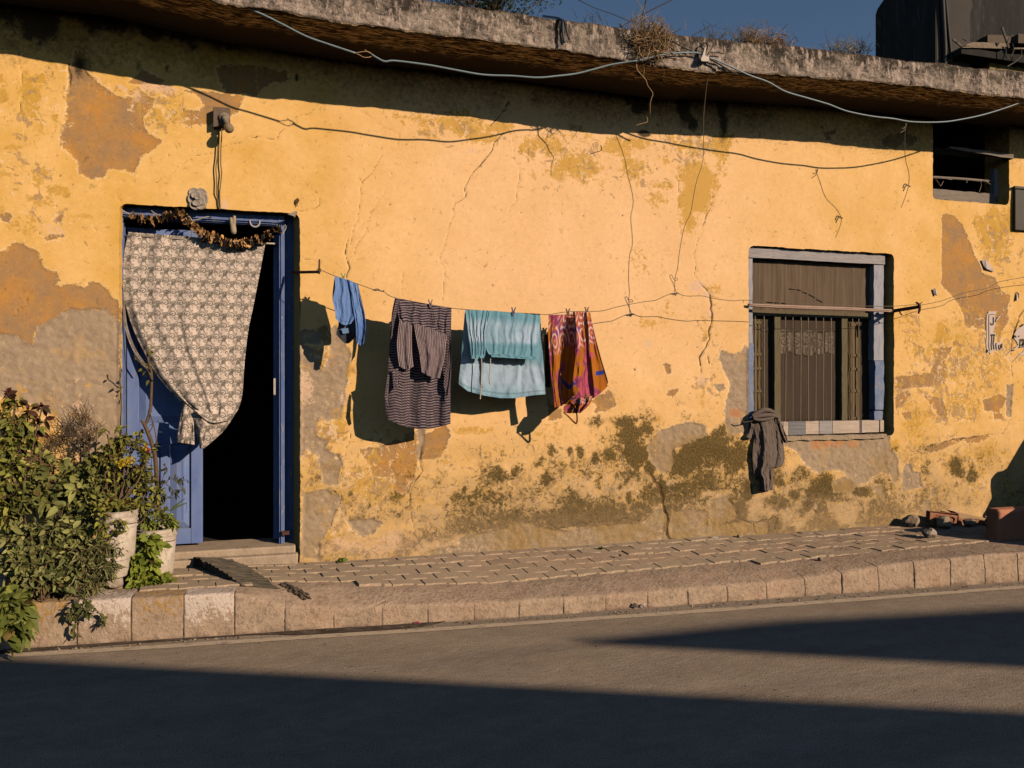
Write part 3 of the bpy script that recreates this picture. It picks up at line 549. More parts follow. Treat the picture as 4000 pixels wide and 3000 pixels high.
krow(.012, ZFc*.985, .5, .8*(1-.75*ramp))
for i in range(1, 11):
    s_ = i/10; krow(.014+(WDc-.014)*s_, ZFc+(ZPc-ZFc)*(1-(1-s_)**1.7)-.004*ramp*math.sin(math.pi*s_), .5+.03*i, np.where(s_ < .45, (1-ramp)*.8, 0)*1.0)
for f_ in (.33, .66, 1.0):
    y_ = (yk+WDc)*(1-f_)+.06*f_; rows.append(np.stack([kx, y_, ZPc+(zside(kx)-ZPc)*np.minimum(1, f_*1.03)], -1)); lays.append(np.stack([np.full_like(kx, .9), np.ones_like(kx), ramp], -1))
Vk = np.concatenate(rows); nr, nc = len(rows), len(kx); ii = np.arange(nr*nc).reshape(nr, nc)
Fk = np.stack([ii[:-1, :-1], ii[:-1, 1:], ii[1:, 1:], ii[1:, :-1]], -1).reshape(-1, 4)
from mathutils.bvhtree import BVHTree
bvh = BVHTree.FromPolygons([tuple(v) for v in Vk.tolist()], [tuple(f) for f in Fk.tolist()])
def hit(px, py, lift=.0):
    h = bvh.ray_cast(Vector(CAM.tolist()), Vector(ray(px, py).tolist()).normalized())
    return (np.array(h[0])+np.array(h[1])*lift) if h[0] is not None else GR(px, py, 0)
g = G('kerb_concrete', .93, .12); la = g.sep(g.attr('Lay')); x = g.xyz()
n1 = g.noise(9, 7, .65); n2 = g.noise(40, 6, .65, None, .5); n3 = g.noise(2.5, 4, .55)
col = g.mix(g.mr(n1, .3, .7), (.33, .235, .17), (.47, .345, .25)); col = g.mix(g.mr(n3, .45, .7, 0, .7), col, (.46, .30, .21))
col = g.mix(g.mr(n2, .52, .62, 0, .55), col, (.17, .125, .09)); col = g.mix(g.mr(g.noise(16, 8, .72, None, .8), .55, .62, 0, .5), col, (.52, .39, .29)); col = g.mix(g.mr(g.noise(5, 8, .7), .56, .66, 0, .5), col, (.24, .17, .12))
pw = g.sep(g.attr('Pnt'))
pt = g.ma('ADD', g.ma('MULTIPLY', g.ma('SUBTRACT', n2, .5), 2.6), g.ma('MULTIPLY', g.ma('SUBTRACT', n1, .5), 1.5))
col = g.mix(g.mr(g.ma('ADD', pw[0], pt), .45, .6, 0, .8), col, (.66, .55, .48))
col = g.mix(g.mr(g.ma('ADD', pw[1], pt), .5, .7, 0, .75), col, (.42, .24, .06))
jm = g.mr(g.ma('ADD', la[1], g.ma('MULTIPLY', n2, -.12)), .30, .262); jm = g.ma('MULTIPLY', jm, g.ma('MULTIPLY', g.mr(g.ma('ADD', la[0], g.ma('MULTIPLY', g.ma('MULTIPLY', la[2], .34), 1)), .72, .62), g.mr(n3, .62, .45, .25, 1)))
col = g.mix(g.ma('MULTIPLY', jm, .9), col, (.06, .042, .03))
col = g.mix(g.mr(g.ma('ADD', la[0], g.ma('MULTIPLY', n1, .25)), .22, .10), col, (.10, .065, .045))
g.bump(g.ma('ADD', n1, n2), .8, .012); MK = g.out(col)
pnt = np.zeros((len(Vk), 3), np.float32); tt = np.concatenate([l[:, 0] for l in lays]); xx = Vk[:, 0]
for i in range(len(jx)-1):
    if jx[i+1] > b_mid0-.28: break
    s = (xx > jx[i]) & (xx < jx[i+1]); wv = sst(.05, .4, tt)*sst(.95, .7, tt)
    if i % 2 == 0: pnt[s, 1] = .6*wv[s]; pnt[s, 0] = .25*sst(.45, .6, tt[s])*sst(.8, .7, tt[s])
    else: pnt[s, 0] = .74*wv[s]
fastmesh('kerb', Vk, Fk, MK, None, {'Lay': np.concatenate(lays), 'Pnt': pnt})['kind'] = 'structure'
# interlocking pavers: every block modelled, some sunken or tilted
m = MB(); BL, BW = .215, .108
def zig(a, b, n):                                        # wavy long side between two ends
    return [(a+(b-a)*t, n*o) for t, o in ((0, 0), (.22, 0), (.32, .012), (.68, .012), (.78, 0), (1, 0))]
inner = lambda x: ykerb(x)+wband(x)
for r in range(12):
    y1 = .028-r*BW; y0 = y1-BW
    for k in range(-14, 40):
        xa = k*BL+(r % 2)*BL*.5+.01*math.sin(r*3.1); xb = xa+BL; xm = (xa+xb)/2
        if y0 < inner(xm)-.035 or xb < -3: continue
        gap = random.choice((.0008, .0014, .0024, .0034)); tz = random.gauss(.004, .0022); tx, ty = random.gauss(0, .008), random.gauss(0, .012)
        if vn(xm*1.5, r*.5, 44) > .68: tz -= .010*random.random(); ty *= 1.8
        lo = zig(xa+gap, xb-gap, 1); o = []
        bot = [(x_, y0+gap+d) for x_, d in lo]; top = [(x_, y1-gap+d) for x_, d in lo][::-1]
        skew = .018
        o = [(x_-(skew if y_ > (y0+y1)/2 else -skew)*.5, y_) for x_, y_ in bot+top]
        ym_ = (y0+y1)/2; zt0 = float(zpav(xm, ym_))+.006+tz; sl_y = float(zpav(xm, y1)-zpav(xm, y0))/BW; sl_x = float(zpav(xm+.1, ym_)-zpav(xm-.1, ym_))/.2
        zz = lambda x_, y_: zt0+(x_-xm)*(tx+sl_x)+(y_-ym_)*(ty+sl_y)
        cx, cy = xm, (y0+y1)/2+.004
        A1 = [(x_, y_, zz(x_, y_)-.0035) for x_, y_ in o]
        A2 = [(cx+(x_-cx)*.975, cy+(y_-cy)*.95, zz(x_, y_)) for x_, y_ in o]
        Bt = [(x_, y_, zt0-.045) for x_, y_ in o]; n = len(o)
        t = random.random(); u = vn(xm*.8, r*.3, 45)
        c = np.array((.41, .305, .21))*(1-t)+np.array((.48, .355, .245))*t
        if u > .5: c = c*(1-.35*min(1, (u-.5)*4))+np.array((.48, .29, .20))*.35*min(1, (u-.5)*4)
        if random.random() < .08: c = c*.8
        f = [tuple(range(2*n, 3*n))]+[(i, (i+1) % n, n+(i+1) % n, n+i) for i in range(n)]+[(n+i, n+(i+1) % n, 2*n+(i+1) % n, 2*n+i) for i in range(n)]
        m.add(Bt+A1+A2, f, c)
g = G('paver_concrete', .93, .12); c = g.attr('Col'); n1 = g.noise(12, 7, .65); n2 = g.noise(60, 5, .65)
c = g.mix(1.0, c, g.mix(g.ma('ADD', g.ma('MULTIPLY', n1, .6), g.ma('MULTIPLY', n2, .4)), (.55,)*3, (1.4,)*3), 'MULTIPLY'); c = g.mix(g.mr(g.noise(3, 6, .65), .42, .58, 0, .75), c, (.42, .315, .22)); c = g.mix(g.mr(g.noise(5, 6, .7), .60, .70, 0, .6), c, (.22, .165, .12))
g.bump(g.ma('ADD', n1, n2), .6, .006); MPV = g.out(c)
m.build('pavement', MPV)['kind'] = 'structure'
# road: one sheet with a worn, dusty asphalt surface
g = G('dusty_asphalt', .95, .06); vs = g.mapv((.3, 1.2, 1), (0, 0, .06))
n1 = g.noise(1.3, 6, .6); n2 = g.noise(3.2, 7, .65, vs); n3 = g.noise(130, 4, .7); n4 = g.noise(28, 6, .7, g.mapv((.5, 1.3, 1)))
col = g.mix(g.mr(n2, .3, .7), (.285, .218, .160), (.38, .297, .222)); col = g.mix(g.mr(n1, .4, .75, 0, .5), col, (.31, .245, .20))
col = g.mix(1.0, col, g.mix(g.mr(n3, .3, .7), (.45,)*3, (1.55,)*3), 'MULTIPLY'); n6 = g.noise(9, 8, .74, g.mapv((.75, 1.1, 1), (0, 0, .06)), .3); col = g.mix(1.0, col, g.mix(g.mr(n6, .34, .66), (.87,)*3, (1.13,)*3), 'MULTIPLY'); n7 = g.noise(60, 5, .75); col = g.mix(g.mr(n7, .62, .70, 0, .55), col, (.42, .36, .31)); col = g.mix(g.mr(n7, .37, .30, 0, .6), col, (.09, .07, .06)); n8 = g.noise(1.6, 6, .6, g.mapv((.10, 1.6, 1), (0, 0, .06)), .1); col = g.mix(g.mr(n8, .55, .68, 0, .3), col, (.13, .105, .095)); col = g.mix(g.mr(n4, .62, .72, 0, .5), col, (.10, .08, .07)); col = g.mix(g.mr(n4, .36, .27, 0, .45), col, (.30, .24, .2))
vc = g.vor(.55, 'DISTANCE_TO_EDGE', g.mix(.25, g.co(), g.noise(1.2, 6, .7, out='Color'))); col = g.mix(g.ma('MULTIPLY', g.mr(vc, .0022, .0006), g.mr(n1, .55, .7, 0, .5)), col, (.08, .065, .055))
y = g.xyz()[1]; e = g.ma('ADD', g.ma('SUBTRACT', y, g.ma('MULTIPLY', g.xyz()[0], -.2)), g.ma('MULTIPLY', n4, .2))
col = g.mix(g.mr(g.noise(420, 2, .5), .7, .76, 0, .5), col, (.42, .36, .31))
g.bump(g.ma('ADD', g.ma('MULTIPLY', n3, .6), n4), .8, .006); MRD = g.out(col)
m = MB(); m.grid([(x, y, 0) for y in (-60, -12, -5, -2, .3) for x in (-120, -8, 0, 8, 120)], 5, 5); m.build('road', MRD)['kind'] = 'structure'
MGD = simple('dry_earth', (.22, .16, .10), (.16, .115, .075), 3)
m = MB(); m.grid([(x, y, -.06) for y in (-500, 0, 500) for x in (-500, 0, 500)], 3, 3); m.build('ground', MGD)['kind'] = 'structure'
# worn white edge line, dirt gathered in the gutter
def strip(name, up, lo, z, mat):
    n = 90; U = spline([GR(x, y, z) for x, y in up], 12); Lo = spline([GR(x, y, z) for x, y in lo], 12)
    V = []
    for k in range(5):
        for a, b in zip(U, Lo): V.append(a*(1-k/4)+b*k/4)
    V = [(p[0], p[1]+.012*(vn(p[0]*9, p[1]*9, 3)-.5), z) for p in V]
    mm = MB(); mm.grid(V, len(U), 5); o = mm.build(name, mat); o['kind'] = 'structure'; return o
g = G('worn_road_paint', .9, .15); n1 = g.noise(30, 7, .7, g.mapv((.4, 1, 1))); n3 = g.noise(140, 4, .7); c = g.mix(g.mr(n1, .32, .48), (.30, .24, .19), (.62, .48, .345)); g.bump(n3, .6, .005)
MLN = g.out(g.mix(1.0, c, g.mix(n3, (.6,)*3, (1.35,)*3), 'MULTIPLY'))
strip('road_marking', [(-600,2588),(0,2555),(511,2525),(1000,2494),(2000,2431),(3000,2361),(4000,2287),(5000,2215)], [(-600,2606),(0,2570),(511,2539),(1000,2508),(2000,2444),(3000,2374),(4000,2298),(5000,2226)], .004, MLN)
g = G('gutter_dirt', .95, .1); n1 = g.noise(22, 7, .7, g.mapv((.5, 1, 1))); c = g.mix(g.mr(n1, .35, .6), (.045, .032, .022), (.17, .125, .095)); g.bump(n1, 1, .01); MGT = g.out(c)
strip('gutter_dirt', [(-600,2570),(0,2538),(511,2505),(1000,2473),(1160,2462),(1700,2430),(1720,2428)], [(-600,2574),(0,2550),(511,2514),(1000,2478),(1200,2478),(1600,2452),(1720,2434)], .007, MGT)
# ================================================================ door
MBLUE = simple('blue_door_paint', (.105, .16, .38), (.17, .23, .44), 9, .7, .3, 90, .25, .003, (1, 1, .4), (.19, .21, .30))
MBLUE2 = simple('blue_frame_paint', (.08, .125, .30), (.15, .20, .38), 14, .75, .3, 70, .4, .004, (1.5, 1, .3), (.26, .27, .32))
MSTONE = simple('threshold_stone', (.47, .355, .26), (.34, .26, .19), 9, .93, .12, 45, .7, .008)
MIRON = simple('rusty_iron', (.11, .045, .03), (.06, .03, .025), 30, .8, .3)
E = -.075                                             # face of the frame, behind the wall
fr = MB(); zs_lo = .30
def wpx(px, py, off=E): return W(px, py, off)
xl0, xl1 = wpx(452, 1500)[0], wpx(481, 1500)[0]; xr0, xr1 = wpx(1086, 1500)[0], wpx(1152, 1500)[0]
zt0 = wpx(800, 815)[2]; zl = wpx(800, 868)[2]; zb0 = wpx(900, 2136)[2]
y0 = -E
fr.box((xl0, y0, zb0-.06), (xl1, y0+.09, zt0+.06)); xrm = wpx(1111, 1500)[0]; fr.box((xr0, y0, zb0-.06), (xrm, y0+.09, zt0+.06)); fr.box((xrm+.001, y0+.055, zb0-.06), (xr1, y0+.09, zt0+.06)); fr.box((xl1, y0+.004, zl), (xr0, y0+.088, zt0+.06))
for xx in (.008, .020): fr.box((xr0+xx, y0-.010, zb0-.02), (xr0+xx+.006, y0-.001, zl+.01)) 
for zz_ in (.008, .022): fr.box((xl1, y0-.010, zl+zz_), (xr0, y0-.001, zl+zz_+.006))
FRAME = fr.build('door_frame', MBLUE2, HOUSE, bevel=.003)
lf = MB(); xs0, xs1 = xl1+.004, wpx(784, 1500)[0]; yl = y0+.085; zlt = zl-.045
def rect(mm, xa, xb, za, zb_, ya, yb): mm.box((xa, ya, za), (xb, yb, zb_))
ww = .075; zl1 = wpx(700, 1652)[2]; zl2 = wpx(700, 1737)[2]; zmid = wpx(700, 1280)[2]
rect(lf, xs0, xs0+ww, zb0+.02, zlt, yl, yl+.035); rect(lf, xs1-ww, xs1, zb0+.02, zlt, yl, yl+.035)
for za, zb_ in ((zlt-.11, zlt), (zl2, zl1), (zb0+.02, zb0+.13), (zmid-.05, zmid+.05)): rect(lf, xs0+ww, xs1-ww, za, zb_, yl+.002, yl+.033)
xm = (xs0+xs1)/2; rect(lf, xm-.03, xm+.03, zb0+.13, zl2, yl+.003, yl+.032)
LEAF = lf.build('door', MBLUE, HOUSE, bevel=.004)
for xa, xb, za, zb_ in ((xs0+ww, xs1-ww, zl1, zmid-.05), (xs0+ww, xs1-ww, zmid+.05, zlt-.11), (xs0+ww, xm-.03, zb0+.13, zl2), (xm+.03, xs1-ww, zb0+.13, zl2)):
    p = MB(); a = .004; b = .045
    o = [(xa-a, za-a), (xb+a, za-a), (xb+a, zb_+a), (xa-a, zb_+a)]; i1 = [(xa+b, za+b), (xb-b, za+b), (xb-b, zb_-b), (xa+b, zb_-b)]
    V = [(x, yl+.024, z) for x, z in o]+[(x, yl+.007, z) for x, z in i1]+[(x+.004*np.sign(xm-x), yl+.012, z) for x, z in i1]
    i2 = [(xa+b+.012, za+b+.012), (xb-b-.012, za+b+.012), (xb-b-.012, zb_-b-.012), (xa+b+.012, zb_-b-.012)]
    V = [(x, yl+.024, z) for x, z in o]+[(x, yl+.006, z) for x, z in i1]+[(x, yl+.006, z) for x, z in i2]+[(x, yl+.010, z) for x, z in i2]
    F = []
    for k in range(3): F += [(k*4+i, k*4+(i+1) % 4, (k+1)*4+(i+1) % 4, (k+1)*4+i) for i in range(4)]
    p.add(V, F+[(12, 13, 14, 15)]); p.build('door_panel', MBLUE, LEAF)
# right leaf, swung into the room
r2 = MB(); xo = xr0-.035; r2.box((xo-.0, yl, zb0+.02), (xo+.034, yl+.52, zlt)); OL = r2.build('door', MBLUE, HOUSE, bevel=.004)
OL['label'] = 'right door leaf swung open into the dark room'
hb = MB(); q = wpx(1073, 1478, -.12); q2 = wpx(1080, 1542, -.12); hb.box((q[0]-.006, y0-.004, q2[2]), (q[0]+.008, y0+.02, q[2])); hb.build('door_bolt', simple('bare_steel', (.5, .45, .38), (.35, .3, .25), 30, .5, .5), FRAME)
hk = MB(); q = wpx(1128, 2078); hk.box((q[0]-.035, y0-.045, q[2]-.012), (q[0]+.004, y0-.001, q[2]+.012)); hk.box((q[0]-.045, y0-.05, q[2]-.016), (q[0]-.030, y0-.02, q[2]+.016)); hk.build('door_latch', MIRON, FRAME, bevel=.002)
jb = MB(); xj0 = WX(1173); V = []
for k in range(30):
    z = zs_lo+(2.70-zs_lo)*k/29; e_ = .006*(vn(z*9, 1, 5)-.5); V += [(xj0-.002+e_, .004, z), (xj0-.016+e_, .022, z), (wpx(1147, 1500, -.07)[0]+e_, .070, z), (wpx(1147, 1500, -.07)[0]-.002, .135, z)]
jb.grid(V, 4, 30); jb.build('jamb_plaster', simple('jamb_plaster', (.50, .31, .10), (.36, .25, .13), 9, .93, .1, 50, .8, .008), HOUSE, smooth=True)
# threshold and step
st = MB(); zs0 = zb0; za = W(1170, 2160)[2]
st.box((xl0-.04, -.015, zs0-.055), (xr1+.005, .32, zs0+.002)); st.box((xl0-.05, -.035, .15), (xr1+.02, .30, zs0-.056), .004)
st.build('doorstep', MSTONE, HOUSE, bevel=.012)
# ================================================================ window
MGW = simple('weathered_window_paint', (.27, .255, .28), (.38, .345, .345), 10, .85, .2, 60, .6, .005, (.5, 1, 4), (.20, .15, .11))
MGWV = simple('weathered_post_paint', (.30, .30, .36), (.40, .38, .42), 10, .85, .2, 60, .6, .005, (4, 1, .4), (.17, .20, .30))
MBWV = simple('peeling_blue_post', (.13, .18, .32), (.23, .27, .38), 12, .85, .2, 60, .6, .005, (1.5, 1, .8), (.30, .26, .24))
MOLW = simple('old_green_brown_wood', (.115, .088, .05), (.15, .125, .075), 12, .85, .2, 60, .5, .004, (4, 1, .3), (.06, .045, .03))
MSIL = simple('bleached_sill_wood', (.46, .36, .29), (.36, .28, .23), 10, .9, .15, 60, .6, .005, (.4, 1, 4), (.13, .12, .14))
EW = -.045
def wz(px, py): return W(px, py, EW)
yw = -EW; a = .07
X0, X1, X2, X3 = wz(2921, 1500)[0], wz(2940, 1500)[0], wz(3414, 1500)[0], wz(3453, 1500)[0]
ZT, ZTl = wz(3150, 981)[2], wz(3150, 1018)[2]; ZB, ZBu, ZBl = wz(3200, 1652)[2], wz(3200, 1645)[2], wz(3200, 1697)[2]
def rough_bar(mm, xa, xb, za, zb_, ya, yb, ax='z', n=14, j=.003, col=None):
    V = []; k = n+1
    for i in range(k):
        t = i/n; e = [(random.uniform(-j, j), random.uniform(-j, j)) for _ in range(4)]
        if ax == 'z':
            z = za+(zb_-za)*t; V += [(xa+e[0][0], ya+e[0][1]*.5, z), (xb+e[1][0], ya+e[1][1]*.5, z), (xb+e[2][0], yb, z), (xa+e[3][0], yb, z)]
        else:
            x = xa+(xb-xa)*t; V += [(x, ya+e[0][1]*.5, za+e[0][0]), (x, ya+e[1][1]*.5, zb_+e[1][0]), (x, yb, zb_+e[2][0]), (x, yb, za+e[3][0])]
    F = [(i*4+q, i*4+(q+1) % 4, (i+1)*4+(q+1) % 4, (i+1)*4+q) for i in range(n) for q in range(4)]+[(3, 2, 1, 0), (n*4, n*4+1, n*4+2, n*4+3)]
    mm.add(V, F, col)
WIN = MB(); rough_bar(WIN, X0-.02, X3, ZTl, ZT+.006, yw-.012, yw+a, 'x', 26, .002); WIN = WIN.build('window', MGW, HOUSE)
zc = wz(2920, 1340)[2]; zc2 = wz(3430, 1408)[2]
m = MB(); rough_bar(m, X0+.002, X1, zc, ZTl-.001, yw, yw+a); m.build('window_post', MGWV, WIN)
m = MB(); xq = wz(2896, 1500)[0]; rough_bar(m, xq, X1-.002, wz(2900, 1690)[2], zc-.002, yw-.02, yw+a, n=18, j=.005); m.build('window_post', MBWV, WIN)
m = MB(); rough_bar(m, X2, X3-.004, zc2, ZTl-.001, yw, yw+a); m.build('window_post', MGWV, WIN)
m = MB(); rough_bar(m, X2+.008, X3-.006, wz(3430, 1600)[2], zc2-.003, yw-.004, yw+a, n=8, j=.006); rough_bar(m, X2+.006, X3-.012, ZBu+.002, wz(3430, 1605)[2], yw+.002, yw+a, n=5, j=.003); m.build('window_post', MBWV, WIN)
m = MB(); xa = wz(2935, 1500)[0]
for pa, pb in ((2948, 3056), (3057, 3077), (3078, 3144), (3145, 3197), (3199, 3250), (3251, 3356), (3358, 3362), (3364, 3432), (3434, 3449)):
    rough_bar(m, wz(pa, 1500)[0], wz(pb, 1500)[0]-.002, ZBl+.012*random.random(), ZBu, yw-.014+.008*random.random(), yw+a, 'x', 3, .002, (.19, .185, .20) if pa in (3078, 3358) else (.33, .30, .30) if pa in (3199,) else (.47, .375, .31))
m.build('window_sill_board', vcol('bleached_sill_wood_patches', .9, .15, .45, 14, .6, .005, 0, 60, (.4, 1, 5)), WIN)
m = MB(); rough_bar(m, xa-.03, wz(3445, 1500)[0], ZBl-.045, ZBl-.004, -.012, .1, 'x', 24, .005); m.build('window_sill', simple('sill_mortar', (.30, .23, .17), (.4, .3, .2), 14, .95, .1, 40, .9, .012), WIN)
# dusty fly mesh that fills the frame, seen with bars and shutters behind / pressed on it
g = G('dusty_mesh_screen', .85, .2); v = g.mapv((26, 1, 1.0)); n1 = g.noise(1.6, 5, .6, v); n2 = g.noise(7, 5, .6)
col = g.mix(g.mr(n1, .3, .7), (.08, .055, .037), (.165, .115, .078)); col = g.mix(g.mr(n2, .4, .7, 0, .5), col, (.10, .07, .048)); g.bump(n1, .3, .004); MSCR = g.out(col)
zr0, zr1 = wz(3200, 1232)[2], wz(3200, 1216)[2]
ym = yw+.058
m = MB(); nx_ = 60; nz_ = 16
V = [(X1-.03+(X2+.06-X1)*i/nx_, ym-.003*vn(i*.55, j*.4, 61)-.0012*math.sin(i*.9), zr0+(ZTl+.02-zr0)*j/nz_) for j in range(nz_+1) for i in range(nx_+1)]
m.grid(V, nx_+1, nz_+1); m.build('mesh_screen', MSCR, WIN, smooth=True, solid=.003)
g = G('dark_mesh_screen', .85, .2); v = g.mapv((20, 1, .8)); n1 = g.noise(1.5, 5, .6, v); n2 = g.noise(90, 3, .6)
col = g.mix(g.mr(n1, .3, .7), (.045, .031, .022), (.066, .047, .032)); col = g.mix(g.mr(n2, .70, .76), col, (.26, .2, .15)); MSCR2 = g.out(col)
m = MB(); V = [(X1-.03+(X2+.06-X1)*i/nx_, ym+.025-.004*vn(i*.4, j*.3, 62), ZBu-.03+(zr0+.03-ZBu)*j/nz_) for j in range(nz_+1) for i in range(nx_+1)]
m.grid(V, nx_+1, nz_+1); m.build('mesh_screen', MSCR2, WIN, smooth=True, solid=.003)
m = MB(); rough_bar(m, X1, X2-.001, wz(3200, 1238)[2], zr1, ym-.022, ym+.01, 'x', 20, .002); m.build('transom_rail', MOLW, WIN)
for pa, pb in ((3036, 3060), (3300, 3322)):
    m = MB(); rough_bar(m, wz(pa, 1500)[0], wz(pb, 1500)[0], ZBu, wz(3200, 1240)[2], ym-.022, ym+.02, 'z', 20, .002); m.build('mullion', MOLW, WIN)
MSH = simple('shutter_wood', (.125, .085, .04), (.165, .12, .065), 12, .85, .2, 60, .5, .004, (4, 1, .3), (.06, .042, .025))
for pa, pb in ((2943, 2990), (3330, 3372)):
    A_, B_ = wz(pa, 1500)[0], wz(pb, 1500)[0]; s_ = (B_-A_); m = MB(); top = wz(3200, 1252)[2]
    for f0, f1 in ((0, .3), (.36, .62), (.70, 1.0)): rough_bar(m, A_+s_*f0, A_+s_*f1, ZBu, top, ym-.010+.004*(f0 > .3), ym+.02, 'z', 16, .0025)
    for f in (.02, .30, .52, .66, .97): rough_bar(m, A_, B_, ZBu+(top-ZBu)*f-.012, ZBu+(top-ZBu)*f+.012, ym-.014, ym+.01, 'x', 4, .002)
    m.build('shutter', MSH, WIN)
MROD = simple('pale_window_bar', (.30, .225, .155), (.21, .16, .11), 20, .8, .3)
for pxb in (2958, 2994, 3078, 3106, 3137, 3166, 3196, 3226, 3256, 3340, 3364):
    q = wz(pxb, 1500)[0]; m = MB(); m.tube([(q+random.uniform(-.003, .003), ym-.026, ZBu-.01), (q, ym-.027, 1.75), (q+random.uniform(-.004, .004), ym-.026, wz(3200, 1240)[2])], .0042, 6); m.build('window_bar', MROD, WIN)
# faded scalloped lace pressed against the mesh
px0, px1 = wz(3056, 1500)[0], wz(3278, 1500)[0]; nu, nv = 120, 60; V = []; Cc = []
ztp, zbt = wz(3150, 1292)[2], wz(3150, 1385)[2]
for j in range(nv):
    for i in range(nu):
        u, t = i/(nu-1), j/(nv-1); sc_ = abs(math.sin(u*math.pi*4.5)); bt = zbt+.03*(1-sc_**.5)+.012*math.sin(u*9)
        x = px0+(px1-px0)*u; z = (ztp+.012*math.sin(u*14))*(1-t)+bt*t
        V.append((x, ym+.018-.003*math.sin(u*40), z))
        c = .5
        for cx, cy, ph in ((.12, .45, 0), (.33, .5, 1), (.52, .4, 2), (.72, .55, 3), (.9, .45, 4)):
            d = math.hypot((u-cx)*2.6, (t-cy)); an = math.atan2(t-cy, (u-cx)*2.6)
            if d < .32: c = .5+.5*math.sin(d*42+an*2+ph)
        if t > .72 or (u*4.5 % 1 < .25): c = .5+.5*math.sin(u*95)
        k = .06+.17*c*vn(u*30, t*14, 5); Cc.append((k*1.15, k*.9, k*.68))
m = MB(); m.grid(V, nu, nv, Cc); m.build('lace_valance', vcol('faded_lace', var=.2), WIN, smooth=True, solid=.002)
MTP = simple('dried_tape', (.20, .155, .12), (.15, .11, .085), 30)
for x0_, y0_, x1_, y1_ in ((3088,1126,3112,1128),(3118,1129,3134,1133),(3140,1137,3158,1144),(3164,1148,3190,1162),(3196,1166,3216,1178),(3000,1178,3024,1180),(3030,1181,3050,1180),(3056,1182,3074,1184)):
    p, q = W(x0_, y0_, -ym+.014), W(x1_, y1_, -ym+.014); ln = MB(); ln.tube([p, q], .004, 5); ln.build('tape_strip', MTP, WIN)
# ================================================================ upper right opening
MUW = simple('grey_weathered_timber', (.20, .165, .14), (.27, .225, .19), 9, .9, .15, 50, .6, .006, (.5, 1, 4), (.10, .08, .06))
EU = -.13; wu = lambda x, y: W(x, y, EU)
m = MB(); rough_bar(m, wu(3644, 790)[0]-.05, wu(3897, 790)[0], wu(3800, 792)[2], wu(3800, 752)[2], .12, .20, 'x', 14, .004); UP = m.build('upper_window', MUW, HOUSE)
m = MB(); rough_bar(m, wu(3880, 700)[0], wu(3900, 700)[0], wu(3890, 770)[2], wu(3890, 661)[2], .115, .17, 'z', 8, .003); m.build('window_post', MGWV, UP)
m = MB(); pA, pB = wu(3640, 692), wu(3871, 709); m.tube([pA, (pA+pB)/2+np.array([0, 0, .004]), pB], .013, 7); m.build('window_crossbar', MUW, UP)
MRS = simple('rag_string', (.35, .27, .2), (.25, .19, .14), 20)
for pts in ([(3648,703),(3658,715),(3667,728),(3678,710)], [(3768,706),(3771,712),(3768,716)], [(3824,712),(3826,726),(3818,752)], [(3838,706),(3850,715),(3862,722)], [(3690,700),(3712,704)]): m = MB(); m.tube(spline([wu(x, y)-np.array([0, .02, 0]) for x, y in pts], 4), .003, 5); m.build('rag_string', MRS, UP)
m = MB(); pA, pB = W(3706, 578, -.02), W(3952, 614, .03); rough_bar(m, 0, 1, 0, 1, 0, 1); m = MB()
d = pB-pA; V = []
for i in range(13):
    c = pA+d*i/12; wv = .010+.012*i/12; V += [c+np.array([0, -.02, -wv+random.uniform(-.003, .003)]), c+np.array([0, -.02, wv+random.uniform(-.003, .003)]), c+np.array([0, .02, wv]), c+np.array([0, .02, -wv])]
m.add(V, [(i*4+q, i*4+(q+1) % 4, (i+1)*4+(q+1) % 4, (i+1)*4+q) for i in range(12) for q in range(4)]+[(3, 2, 1, 0), (48, 49, 50, 51)])
tag(m.build('wooden_batten', MUW), 'rough timber batten sloping across the dark upper right opening', 'batten')
m = MB(); pA, pB = W(3977, 735, .06), W(4100, 905, .06); m.box((pA[0], -.030, pB[2]), (pB[0], -.008, pA[2])); m.box((pA[0]-.012, -.036, pA[2]+.001), (pB[0], -.008, pA[2]+.03))  # flat dark panel in place of a shaded recess in the wall
tag(m.build('recess_panel', simple('recess_dark', (.03, .025, .02), (.045, .038, .03), 10, .6), bevel=.008), 'flat dark panel standing in for a shaded recess at the right edge', 'panel')
# ================================================================ cloth helpers
def edge(pts, n): 
    P = spline([np.array(p, float) for p in pts], 16); P = np.array(P)
    s = np.concatenate([[0], np.cumsum(np.hypot(*np.diff(P, axis=0).T))]); s /= s[-1]; t = np.linspace(0, 1, n)
    return np.stack([np.interp(t, s, P[:, 0]), np.interp(t, s, P[:, 1])], -1)
def sheet(mb, Lp, Rp, off, nu, nv, fold, colf, bow=None):
    """cloth between a left and a right edge (pixels), `off` m in front of the wall; fold(u,t)->m, colf(u,t,x,z)->rgb"""
    Le, Re = edge(Lp, nv), edge(Rp, nv); U, T = np.meshgrid(np.linspace(0, 1, nu), np.linspace(0, 1, nv))
    px = Le[:, :1]*(1-U)+Re[:, :1]*U; py = Le[:, 1:]*(1-U)+Re[:, 1:]*U
    if bow is not None: py = py+bow(U)*T**3
    o = off+fold(U, T) if np.isscalar(off) else off(U, T)+fold(U, T)
    D0 = FW[0]+RT[0]*((px-2000)/FPX); D1 = FW[1]+RT[1]*((px-2000)/FPX); D2 = (1500-py)/FPX
    s = (-o-CAM[1])/D1; V = np.stack([CAM[0]+D0*s, CAM[1]+D1*s, CAM[2]+D2*s], -1)
    C = colf(U, T, V[..., 0], V[..., 2]); C = np.broadcast_to(C, U.shape+(3,)).reshape(-1, 3)
    mb.grid(V.reshape(-1, 3), nu, nv, C); return V
